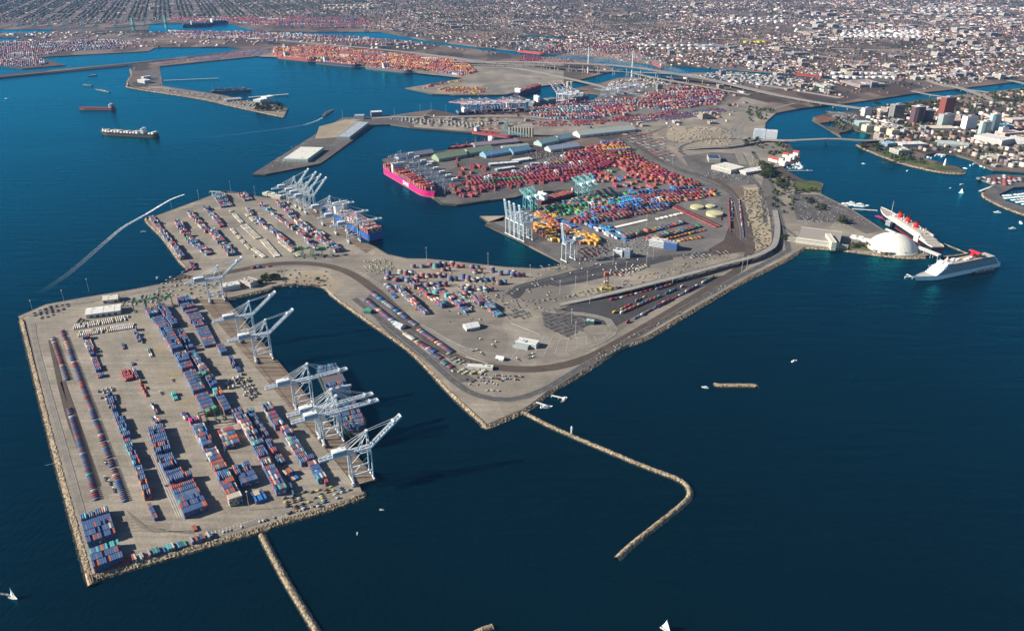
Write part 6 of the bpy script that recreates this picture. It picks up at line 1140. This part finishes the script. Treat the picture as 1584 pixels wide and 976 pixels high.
# ------------------------------------------------------------------ trees
def crown_mb(seed, n=150, r=4.0, h=6.5):
    r_ = random.Random(seed); m = MB(); cl = [(r_.uniform(-.5, .5) * r, r_.uniform(-.5, .5) * r, r_.uniform(.45, .95) * h, r_.uniform(.35, .62) * r) for _ in range(7)]
    for i in range(n):
        cx, cy, cz, cr = r_.choice(cl); a, b = r_.uniform(0, 6.28), math.acos(r_.uniform(-1, 1)); x, y, z = cx + cr * math.sin(b) * math.cos(a), cy + cr * math.sin(b) * math.sin(a), cz + cr * .75 * math.cos(b)
        s = r_.uniform(.5, 1.0); q = [Vector((r_.gauss(0, 1), r_.gauss(0, 1), r_.gauss(0, .6))).normalized() * s + Vector((x, y, z)) for _ in range(4)]; m.add(q, [(0, 1, 2), (0, 3, 1), (0, 2, 3)], (0, 0, 0))
    return m
TPR = []
for k in range(4):
    t = empty('tree', (0, 0, 0)); crown_mb(k).build('crown', 'leaf' if k < 3 else 'leaf_dry', t); m = MB(); m.cyl(0, 0, 0, .35, 3.6, 7, (.10, .07, .05), r2=.2)
    for a in range(4): m.beam((0, 0, 2.6), (1.4 * math.cos(a * 1.57), 1.4 * math.sin(a * 1.57), 4.8), .18, .18, (.10, .07, .05))
    m.build('trunk', 'paint', t); TPR.append(t)
GRV = [((418, 432), 14, 14, 4, 1.7, 'dark leafy tree in the clump on the knoll at the basin head'), ((404, 439), 7, 7, 2, 1.5, 'dark leafy tree in the clump on the knoll at the basin head'), ((493, 435), 2, 4, 1, 1.3, 'lone dark tree in the gravel car park'), ((1186, 268), 26, 8, 10, 2.6, 'tall dark tree of the wood beside the port road'), ((1212, 288), 22, 10, 12, 1.7, 'dark tree along the road west of the little park'),
       ((1245, 297), 16, 16, 2, 1.3, 'low tree round the little round park'), ((1200, 310), 12, 5, 14, 1.4, 'tree along the port road by the parking lots'), ((1252, 312), 8, 6, 4, 1.5, 'tree on the parking lots beside the liner'), ((1270, 322), 8, 8, 4, 1.4, 'tree on the parking lots beside the liner'), ((1303, 344), 6, 7, 3, 2.0, 'big dark tree beside the parking structure'),
       ((1214, 371), 3, 4, 3, 2.0, 'dark tree on the corner by the viaduct end'), ((1330, 381), 16, 18, 3, 1.2, 'shrubby tree along the shore in front of the dome'), ((1385, 394), 12, 30, 1, 1.0, 'small tree round the foot of the dome'), ((415, 168), 34, 24, 5, 2.4, 'tree of the grove near the tip of the mole'), ((1400, 252), 18, 36, 6, 1.6, 'tree on the grassy point'), ((1345, 229), 16, 14, 5, 1.7, 'tree near the root of the low bridge'),
       ((1400, 166), 20, 50, 4, 2.6, 'dark tree of the belt between river and towers'), ((1475, 163), 12, 20, 4, 2.2, 'dark tree of the belt between river and towers'), ((1560, 155), 14, 22, 6, 2.4, 'dark tree in the park beyond the river bend'), ((1300, 192), 16, 16, 8, 1.8, 'tree round the tidal pond'), ((1165, 222), 14, 14, 6, 1.8, 'tree near the ramps behind the hotel'), ((1440, 213), 14, 34, 8, 1.8, 'street tree among the downtown blocks')]
def plant(u, v, s, lab, grp):
    p = rnd.choice(TPR); o = copy_tree(p) if p.get('label') else p; x, y = P(u, v); o.location = (x, y, GZ); o.rotation_euler = (0, 0, rnd.uniform(0, 6.28)); s *= rnd.uniform(.75, 1.25); o.scale = (s * 1.15, s * 1.15, s); tag(o, lab, 'tree', grp)
for (u, v), n, su, sv, s, lab in GRV:
    for i in range(n): plant(u + rnd.uniform(-su, su) , v + rnd.uniform(-sv, sv) * .9, s, lab, 'trees: ' + lab)
# far greenery as one mass of leafy clumps
def clumps(name, X, Y, S_, H_):
    ico = [(0, 0, 1)] + [(math.cos(a) * .9, math.sin(a) * .9, .45) for a in [i * 1.2566 for i in range(5)]] + [(math.cos(a), math.sin(a), -.45) for a in [i * 1.2566 + .6 for i in range(5)]]
    F = [(0, 1 + i, 1 + (i + 1) % 5) for i in range(5)] + [(1 + i, 6 + i, 1 + (i + 1) % 5) for i in range(5)] + [(1 + (i + 1) % 5, 6 + i, 6 + (i + 1) % 5) for i in range(5)]
    n = len(X); V = np.tile(np.array(ico), (n, 1, 1)) * rs.uniform(.65, 1.3, (n, 11, 3)); V[:, :, 0] = V[:, :, 0] * S_[:, None] + X[:, None]; V[:, :, 1] = V[:, :, 1] * S_[:, None] + Y[:, None]; V[:, :, 2] = V[:, :, 2] * H_[:, None] + GZ + H_[:, None] * .6
    I = (np.arange(n)[:, None, None] * 11 + np.array(F)).reshape(-1); me = bpy.data.meshes.new(name); me.vertices.add(n * 11); me.vertices.foreach_set('co', V.ravel()); me.loops.add(len(I)); me.loops.foreach_set('vertex_index', I.astype('i')); me.polygons.add(n * 15); me.polygons.foreach_set('loop_start', (np.arange(n * 15) * 3).astype('i')); me.update(calc_edges=True)
    me.materials.append(MATS['leaf']); o = bpy.data.objects.new(name, me); C.objects.link(o); return tag(o, 'scattered tree cover among the houses of the far city', kind='stuff')
X, Y = cells(2200, 30000, 52, R(22)); X2, Y2 = cells(1500, 4600, 21, R(15)); u, v = to_px(X2, Y2); green = [[(1185, 262), (1198, 262), (1232, 302), (1226, 330), (1208, 330), (1200, 300), (1190, 282)], [(1160, 225), (1215, 222), (1226, 238), (1206, 248), (1170, 234)], [(1150, 165), (1200, 168), (1186, 186), (1160, 190)], [(1300, 378), (1350, 380), (1345, 384), (1300, 382)], [(1280, 182), (1330, 200), (1345, 206), (1290, 204)], [(1343, 222), (1400, 236), (1430, 244), (1400, 249), (1350, 236)], [(1330, 170), (1392, 162), (1470, 152), (1475, 170), (1400, 178), (1340, 182)], [(1530, 146), (1584, 140), (1620, 160), (1560, 168)]]
pr2 = np.where(vin(u, v, downtown), .30, 0)
for g_ in green: pr2 = np.where(vin(u, v, g_), .62, pr2)
for p in tw_xy: pr2 = np.where(np.hypot(X2 - p[0], Y2 - p[1]) < 30, 0, pr2)
k = (rs.rand(len(X2)) < pr2) & vin(u, v, coast); X2, Y2 = X2[k], Y2[k]; u, v = to_px(X, Y); westz = [(-800, -74), (700, -74), (560, 4), (430, 24), (232, 32), (-800, 40)]
pr = np.where(vin(u, v, cityz), .26, 0) + np.where(vin(u, v, westz), .5, 0) + np.where(vin(u, v, downtown), .7, 0) + np.where(vin(u, v, indus), .02, 0) - np.where(vin(u, v, eastz), .1, 0)
for g_ in ([(395, 8), (500, 6), (520, 14), (430, 20)], [(930, 26), (1010, 26), (1000, 34), (940, 34)], [(1370, 68), (1480, 72), (1470, 80), (1380, 78)], [(1000, 42), (1100, 46), (1090, 54), (1010, 52)], [(120, 10), (260, 14), (240, 22), (110, 20)], [(1480, 84), (1584, 88), (1584, 110), (1500, 104)], [(640, 20), (760, 26), (750, 34), (650, 30)]): pr = np.where(vin(u, v, g_), .85, pr)
pr = np.where((Y > 13000) & (Y < 30000), pr * .6, pr); k = (rs.rand(len(X)) < pr) & vin(u, v, coast) & ~vin(u, v, channel); X, Y = X[k], Y[k]; S_ = rs.uniform(5, 11, len(X)) * (1 + (Y > 9000) * .9 + (Y > 15000) * 1.5)
clumps('far_tree_cover', np.r_[X, X2], np.r_[Y, Y2], np.r_[S_, rs.uniform(4, 8, len(X2))], np.r_[rs.uniform(5, 9, len(X)) * (1 + (Y > 12000) * .7), rs.uniform(4, 8, len(X2))]); print('clumps', len(X))
# ------------------------------------------------------------------ cars, masts, clutter
def car(col):
    t = empty('car', (0, 0, 0)); m = MB(); m.box(0, 0, .35, 4.6, 1.85, .75, 0, col); m.box(-.1, 0, 1.1, 2.3, 1.6, .5, 0, col); m.build('body', 'paint', t); m = MB(); m.box(-.1, 0, 1.02, 2.8, 1.66, .42, 0, (.03, .04, .05)); m.build('window', 'paint', t)
    for x in (-1.4, 1.4):
        for s in (-1, 1): m = MB(); m.box(x, s * .85, 0, .66, .22, .66, 0, (.02, .02, .02)); m.build('wheel', 'paint', t)
    return t
CC = {'white': car((.7, .7, .7)), 'dark': car((.03, .03, .035)), 'silver': car((.38, .39, .4)), 'red': car((.35, .03, .03))}
def cars(pts, where, deg):
    for u, v in pts:
        k = rnd.choices(list(CC), [5, 6, 4, 1])[0]; o = copy_tree(CC[k]) if CC[k].get('label') else CC[k]; x, y = P(u, v); o.location = (x, y, GZ + .55); o.rotation_euler = (0, 0, R(deg + rnd.choice((0, 0, 180)))); tag(o, f"{k} car parked {where}", 'car', f"{k} cars parked {where}")
cars([(732 + i * 2.3 + rnd.uniform(-.5, .5), 578.5 + rnd.uniform(-.6, .6) + i * .15) for i in range(34) if rnd.random() < .7], 'in the back row at the point', 80); cars([(736 + i * 2.4, 584.5 + rnd.uniform(-.5, .5) + i * .12) for i in range(28) if rnd.random() < .7], 'in the second row at the point', 80); cars([(722 + i * 4.2, 590 + rnd.uniform(-3, 6)) for i in range(14)], 'loosely on the open paving at the point', 70); cars([(752 + i * 2.2, 604.5 + i * .05) for i in range(10)], 'in the short rank by the curve', 80)
cars([(400 + rnd.uniform(20, 110), 418 + rnd.uniform(0, 28)) for i in range(60)], 'in the gravel lot by the curving tracks', 30); cars([(1232 + i * 1.9 + rnd.uniform(-.4, .4), 338 + (i % 3) * 2.4) for i in range(30)] , 'behind the parking structure', 60); cars([(334 + i * 5.6, 827 - i * 1.6) for i in range(28) if rnd.random() < .5], 'by the rock wall stripes', 118); cars([(rnd.uniform(915, 1000), rnd.uniform(378, 400)) for i in range(30)], 'round the gatehouse office', 10)
def truck():
    t = empty('truck', (0, 0, 0)); m = MB(); m.box(3.6, 0, .5, 2.3, 2.4, 2.5, 0, (.7, .7, .68)); m.box(4.2, 0, 2.0, 1.2, 2.2, .7, 0, (.04, .05, .06)); m.build('cab', 'paint', t); m = MB(); m.box(-1.5, 0, .9, 12, 2.2, .35, 0, (.12, .11, .1)); m.build('chassis', 'paint', t)
    for x in (-6, -4.8, 1.2, 2.4, 4): m = MB(); m.box(x, 0, 0, 1, 2.5, 1, 0, (.02, .02, .02)); m.build('wheel', 'paint', t)
    return t
tr = truck(); tw_ = [((162, 700), 'on the painted lanes of the near yard'), ((300, 620), 'on the painted lanes of the near yard'), ((372, 640), 'on the crane apron'), ((420, 610), 'on the crane apron'), ((300, 500), 'on the painted lanes of the near yard')]
for i in range(60):
    (u, v), w = rnd.choice([((rnd.uniform(150, 400), rnd.uniform(520, 780)), 'on the open lanes of the near yard'), ((rnd.uniform(620, 790), rnd.uniform(455, 480)), 'in the middle yard'), ((rnd.uniform(700, 830), rnd.uniform(520, 560)), 'queueing on the checking plaza'), ((rnd.uniform(880, 990), rnd.uniform(400, 430)), 'on the dark paved strip')])
    o = copy_tree(tr) if tr.get('label') else tr; x, y = P(u, v); o.location = (x, y, GZ + .6); o.rotation_euler = (0, 0, R(rnd.choice((124, -56, 34)))); tag(o, f"white cab truck with bare chassis {w}", 'truck', f"trucks {w}")
def mast(h=32):
    t = empty('light_mast', (0, 0, 0)); m = MB(); m.cyl(0, 0, 0, .45, h, 6, (.5, .5, .48), r2=.25); m.build('pole', 'paint', t); m = MB(); m.cyl(0, 0, h, 1.5, .5, 8, (.55, .55, .53)); m.build('lamp_head', 'paint', t); return t
ms = mast(); ML = [((u, v), 'in the near yard') for u, v in ((348, 700), (386, 789), (492, 756), (222, 752), (200, 612), (52, 486), (138, 452), (457, 640), (300, 596), (160, 560), (100, 470))] + [((u, v), 'along the inner yard rim') for u, v in ((357, 296), (308, 310), (266, 324), (395, 304), (440, 309), (330, 360), (420, 345))] + [((u, v), 'in the middle yard and plaza') for u, v in ((866, 455), (890, 448), (908, 440), (968, 425), (948, 410), (884, 500), (912, 470), (930, 460), (660, 402), (755, 411), (890, 520), (1000, 410), (1010, 400), (1040, 440), (1147, 420), (1155, 415), (820, 430))] + [((u, v), 'on the dark and red yards') for u, v in ((870, 380), (892, 395), (1000, 350), (930, 330), (765, 300), (970, 232), (870, 235), (760, 250), (1040, 255), (830, 246))] + [((u, v), 'on the outer quays') for u, v in ((650, 173), (667, 170), (690, 174), (610, 179), (740, 150), (530, 183))]
for (u, v), w in ML: o = copy_tree(ms) if ms.get('label') else ms; x, y = P(u, v); o.location = (x, y, GZ); tag(o, f"tall thin floodlight mast {w}", 'light mast', f"floodlight masts {w}")
# idle trailers and port clutter nobody could count
B, Cc, SEEN = [], [], set()
def scatter(poly, n, sz, cols, rot, hz=(.6, 2.2)):
    q = [P(*p) for p in poly]; xs = [p[0] for p in q]; ys = [p[1] for p in q]; k = 0
    while k < n:
        x, y = rnd.uniform(min(xs), max(xs)), rnd.uniform(min(ys), max(ys))
        if not inside((x, y), q): k += .02; continue
        c_, s_ = math.cos(rot), math.sin(rot); gx, gy = sz[0] * 1.2, sz[1] * 1.7; a_ = round((x * c_ + y * s_) / gx) * gx; b_ = round((-x * s_ + y * c_) / gy) * gy; key = (round(a_), round(b_), rot); k += 1
        if key in SEEN: continue
        SEEN.add(key); B.append((a_ * c_ - b_ * s_, a_ * s_ + b_ * c_, GZ + .4, sz[0] * rnd.uniform(.6, 1), sz[1] * rnd.uniform(.75, 1), max(.5, hz[0] + (hz[1] - hz[0]) * .55 * rnd.random()), rot)); Cc.append(rnd.choice(cols))
gr = [(.10, .10, .10), (.3, .3, .28), (.55, .53, .48), (.2, .16, .12)]; mx = gr + [(.6, .58, .5), (.45, .2, .06), (.1, .2, .3), (.6, .5, .1)]
scatter([(838, 482), (870, 476), (912, 502), (878, 522), (842, 505)], 260, (12, 2), [(.07, .07, .07), (.12, .1, .1)], R(125), (.5, 1.2)); scatter([(790, 478), (818, 482), (820, 492), (785, 492)], 90, (12, 2), [(.06, .08, .07), (.2, .2, .2)], R(125), (.5, 1.2)); scatter([(895, 386), (935, 378), (940, 392), (900, 402)], 160, (12, 2.4), [(.10, .03, .03), (.16, .05, .04), (.3, .3, .3)], R(20), (.8, 3)); scatter([(830, 412), (870, 408), (885, 418), (840, 420)], 30, (6, 3), mx, .3)
scatter([(900, 380), (1000, 362), (1010, 385), (930, 404), (880, 408)], 130, (5, 2.2), [(.6, .6, .58), (.2, .2, .2), (.4, .4, .4)], .4); scatter([(1145, 295), (1178, 292), (1190, 340), (1192, 380), (1172, 386), (1160, 350)], 150, (9, 5), [(.34, .31, .15), (.26, .21, .13), (.4, .36, .2), (.16, .14, .09)], .2, (1, 5)); scatter([(865, 462), (1000, 425), (1110, 395), (1120, 400), (1000, 440), (880, 468)], 90, (6, 2.4), mx, .3); scatter([(800, 465), (860, 462), (940, 440), (930, 450), (850, 470)], 40, (10, 3), [(.4, .36, .2), (.3, .26, .2)], .2)
scatter([(1040, 398), (1100, 388), (1140, 390), (1080, 402)], 60, (9, 3), [(.12, .1, .14), (.3, .3, .3), (.5, .45, .4)], .25); scatter([(940, 425), (1000, 408), (1010, 412), (960, 428)], 40, (8, 4), [(.6, .55, .42), (.6, .58, .5), (.3, .1, .06)], .3, (1, 5)); scatter([(365, 590), (385, 585), (400, 612), (385, 620)], 60, (6, 3), gr, R(124), (1, 5)); scatter([(345, 595), (375, 580), (382, 590), (360, 602)], 24, (8, 5), [(.62, .62, .6), (.5, .4, .15), (.2, .2, .2)], R(124), (2, 7))
scatter([(118, 498), (130, 492), (134, 500), (122, 507)], 22, (7, 4), [(.1, .06, .05), (.2, .12, .08)], .2, (1, 3)); scatter([(48, 486), (75, 474), (110, 468), (100, 480), (60, 498)], 80, (9, 2), [(.06, .07, .1), (.1, .1, .12), (.25, .15, .12)], R(34), (.5, 2)); scatter([(185, 466), (230, 455), (262, 455), (250, 468), (190, 475)], 80, (7, 3), gr, .3, (.6, 3)); scatter([(155, 607), (175, 600), (182, 625), (168, 632)], 34, (7, 4), [(.5, .5, .5), (.62, .6, .58), (.2, .2, .2)], R(124), (1, 6))
scatter([(560, 405), (600, 400), (612, 415), (590, 425), (565, 420)], 70, (8, 3), [(.6, .58, .5), (.35, .38, .2), (.2, .18, .15)], R(128), (.6, 2.5)); scatter([(700, 575), (730, 568), (760, 575), (720, 580)], 30, (9, 3), [(.5, .42, .12), (.3, .35, .25), (.6, .6, .58)], R(140), (1, 4)); scatter([(690, 545), (720, 560), (760, 566), (740, 570), (700, 560)], 50, (9, 2.5), [(.3, .34, .26), (.14, .14, .14)], R(140), (1, 3)); scatter([(440, 770), (530, 748), (556, 752), (510, 778), (440, 795)], 60, (8, 3), mx, R(28), (1, 3.5))
scatter([(210, 134), (330, 148), (430, 165), (436, 176), (387, 166), (300, 149)], 260, (14, 6), [(.5, .4, .26), (.55, .5, .42), (.3, .3, .3), (.4, .15, .08), (.15, .18, .12)], .1, (2, 6)); scatter([(450, 225), (500, 218), (525, 212), (490, 245), (430, 262), (405, 266)], 120, (6, 3), [(.4, .14, .08), (.2, .2, .22), (.6, .6, .58)], .6); scatter([(640, 183), (760, 182), (815, 190), (800, 205), (700, 198), (640, 193)], 160, (30, 3), [(.3, .1, .07), (.2, .2, .22), (.4, .36, .3)], .05, (1, 4)); scatter([(960, 210), (1000, 200), (1035, 214), (1060, 240), (1030, 250), (990, 228)], 160, (30, 3), [(.3, .1, .07), (.16, .15, .15), (.4, .36, .3), (.12, .1, .1)], R(130), (1, 3.5)); scatter([(1165, 240), (1190, 258), (1180, 275), (1160, 262)], 60, (8, 4), mx, .4)
scatter([(620, 420), (860, 425), (840, 480), (700, 500), (600, 450)], 150, (10, 2.5), [(.2, .19, .18), (.45, .43, .4), (.3, .2, .12)], R(120), (.6, 3)); scatter([(240, 430), (300, 428), (345, 430), (340, 460), (290, 462), (240, 455)], 90, (8, 3), mx, .4, (.6, 3)); scatter([(900, 560), (1060, 478), (1130, 435), (1120, 446), (1000, 515), (910, 566)], 50, (7, 3), [(.12, .14, .07), (.3, .28, .22), (.45, .42, .36)], R(30), (.5, 2))
scatter([(600, 184), (640, 190), (730, 200), (760, 192), (620, 183)], 120, (14, 6), [(.55, .5, .42), (.4, .36, .3), (.3, .3, .3)], .1, (2, 9)); scatter([(800, 232), (880, 238), (860, 250), (830, 246)], 200, (5, 2), [(.5, .5, .5), (.1, .1, .12), (.6, .6, .6), (.3, .05, .04)], .2)
scatter([(1082, 268), (1150, 262), (1165, 285), (1090, 275)], 130, (6, 2.2), [(.5, .5, .5), (.1, .1, .12), (.6, .6, .6)], .2); scatter([(1030, 195), (1140, 200), (1130, 226), (1040, 222)], 120, (12, 5), [(.5, .44, .36), (.3, .28, .25), (.6, .5, .4)], .2, (1, 4)); scatter([(1225, 300), (1270, 302), (1360, 352), (1320, 350), (1235, 345)], 170, (5, 2.2), [(.6, .6, .6), (.08, .08, .1), (.4, .4, .42), (.5, .3, .2)], .2); scatter([(1280, 172), (1325, 177), (1334, 195), (1305, 196)], 120, (8, 3), [(.66, .65, .62), (.5, .5, .48)], .3, (2, 3)); scatter([(1100, 80), (1200, 76), (1230, 96), (1120, 104)], 700, (9, 5), [(.10, .13, .18), (.3, .3, .32), (.16, .18, .22)], .2, (1, 2))
scatter([(1060, 118), (1140, 112), (1240, 124), (1260, 135), (1180, 132), (1080, 122)], 330, (22, 14), [(.66, .65, .6), (.5, .46, .36), (.3, .34, .38)], .3, (4, 12)); scatter([(1510, 276), (1560, 274), (1584, 278), (1560, 287), (1540, 285)], 60, (18, 12), [(.45, .10, .07), (.6, .5, .45), (.6, .6, .58), (.2, .25, .28)], .3, (4, 9))
tag(bulk_boxes('port_clutter', B, np.array(Cc) * .62), 'uncountable idle trailers, crates and parked gear on the port land', kind='stuff')
# ------------------------------------------------------------------ containers: the nearest 300 one by one, the rest as one mass
ORD = ['first', 'second', 'third', 'fourth', 'fifth', 'sixth', 'seventh', 'eighth', 'ninth', 'tenth', 'eleventh', 'twelfth', 'thirteenth', 'fourteenth', 'fifteenth', 'sixteenth', 'seventeenth', 'eighteenth', 'nineteenth', 'twentieth']
def o_(i):
    if i < 20: return ORD[i]
    t = ['twenty', 'thirty', 'forty', 'fifty', 'sixty', 'seventy', 'eighty', 'ninety'][((i + 1) // 10 - 2) % 8]
    return t + '-' + ORD[(i + 1) % 10 - 1] if (i + 1) % 10 else {'twenty': 'twentieth', 'thirty': 'thirtieth', 'forty': 'fortieth', 'fifty': 'fiftieth', 'sixty': 'sixtieth', 'seventy': 'seventieth', 'eighty': 'eightieth', 'ninety': 'ninetieth'}[t]
def container_mesh(col, L=12.19):
    m = MB(); W_, H_ = 2.44, 2.58; r = 20; e = .06
    for s in (-1, 1):                                    # corrugated long sides
        xs = [-L / 2 + .25 + (L - .5) * i / r for i in range(r + 1)]
        for i in range(r):
            y0 = s * (W_ / 2 - (e if i % 2 else 0)); y1 = s * (W_ / 2 - (0 if i % 2 else e))
            q = [(xs[i], y0, .18), (xs[i + 1], y1, .18), (xs[i + 1], y1, H_ - .14), (xs[i], y0, H_ - .14)]
            m.add(q, [(0, 1, 2, 3) if s < 0 else (3, 2, 1, 0)], col)
        for z, h in ((0, .18), (H_ - .14, .14)): m.box(0, s * (W_ / 2 - .06), z, L, .12, h, 0, tuple(c * .85 for c in col))
    for sx in (-1, 1):
        for sy in (-1, 1): m.box(sx * (L / 2 - .09), sy * (W_ / 2 - .09), 0, .18, .18, H_, 0, tuple(c * .85 for c in col))
    m.box(-L / 2 + .06, 0, .1, .06, W_ - .2, H_ - .2, 0, col)
    for s in (-1, 1): m.box(L / 2 - .06, s * .58, .1, .06, 1.12, H_ - .2, 0, tuple(min(1, c * 1.1) for c in col)); m.beam((L / 2 + .01, s * .3, .2), (L / 2 + .01, s * .3, H_ - .2), .06, .06, (.4, .4, .4))
    m.box(0, 0, H_ - .05, L - .1, W_ - .1, .05, 0, tuple(min(1, c * 1.12 + .015) for c in col))
    return m
CM = {}
tops = [b for b in BOX if b[7] and b[10]]
tops.sort(key=lambda b: b[0] ** 2 + b[1] ** 2 + (HC - b[2]) ** 2)
chosen = tops[:300]; ids = set(map(id, chosen)); used = {}
for b in chosen:
    x, y, z, L, rot, cn, lay, top, row, lane, place = b
    if cn not in CM: CM[cn] = container_mesh(PAL[cn]).build('shipping_container', 'paint', link=False).data
    o = bpy.data.objects.new('shipping_container', CM[cn]); C.objects.link(o); o.location = (x, y, z); o.rotation_euler = (0, 0, rot); o.scale = (L / 12.19, 1, 1)
    lv = ['alone', 'two up', 'three up', 'four up', 'five up', 'six up'][min(lay, 5)]
    if 'rank' in place or 'file' in place: lab = f"{cn} container {lv}, {o_(row)} from far end of {place}"
    else: lab = f"{cn} container {lv}, {o_(row)} row, {o_(lane)} lane of {place}"
    lab = lab.replace('three high', 'atop three').replace('four high','atop four') if False else lab
    if len(lab.replace('-', ' ').split()) > 15: lab = lab.replace(' container ', ' box ').replace('the mixed block behind', 'the rear mixed block')
    while lab in used: lab = lab.replace('row', 'tight row', 1) if 'tight' not in lab else lab + ' again'
    used[lab] = 1
    tag(o, lab, 'container', 'shipping containers stacked in the near yard')
rest = [b for b in BOX if id(b) not in ids]
jit = np.random.RandomState(5).uniform(.82, 1.22, (len(rest), 1))
tag(bulk_boxes('stacked_containers', [(b[0], b[1], b[2], b[3], 2.44, 2.55, b[4]) for b in rest], np.clip(np.array([PAL[b[5]] for b in rest]) * jit, 0, 1)), 'mass of stacked shipping containers of many colours in the port yards', kind='stuff')
print('containers', len(BOX))
# ------------------------------------------------------------------ the air
hz = MB(); hz.prism([(-45000, -2500), (45000, -2500), (45000, 50000), (-45000, 50000)], -6, 760, (1, 1, 1)); hz.add([(-45000, -2500, -6), (45000, -2500, -6), (45000, 50000, -6), (-45000, 50000, -6)], [(3, 2, 1, 0)], (1, 1, 1))
hm = bpy.data.materials.new('haze'); hm.use_nodes = True; ht = hm.node_tree; ht.nodes.clear(); pv = ht.nodes.new('ShaderNodeVolumePrincipled'); pv.inputs['Color'].default_value = (0.25, 0.50, 1.0, 1); pv.inputs['Density'].default_value = 1.3e-5; pv.inputs['Anisotropy'].default_value = 0.0
hv = ht.nodes.new('ShaderNodeOutputMaterial'); ht.links.new(pv.outputs[0], hv.inputs['Volume']); MATS['haze'] = hm
tag(hz.build('haze', 'haze'), 'thin blue haze filling the air over the harbour', kind='stuff')
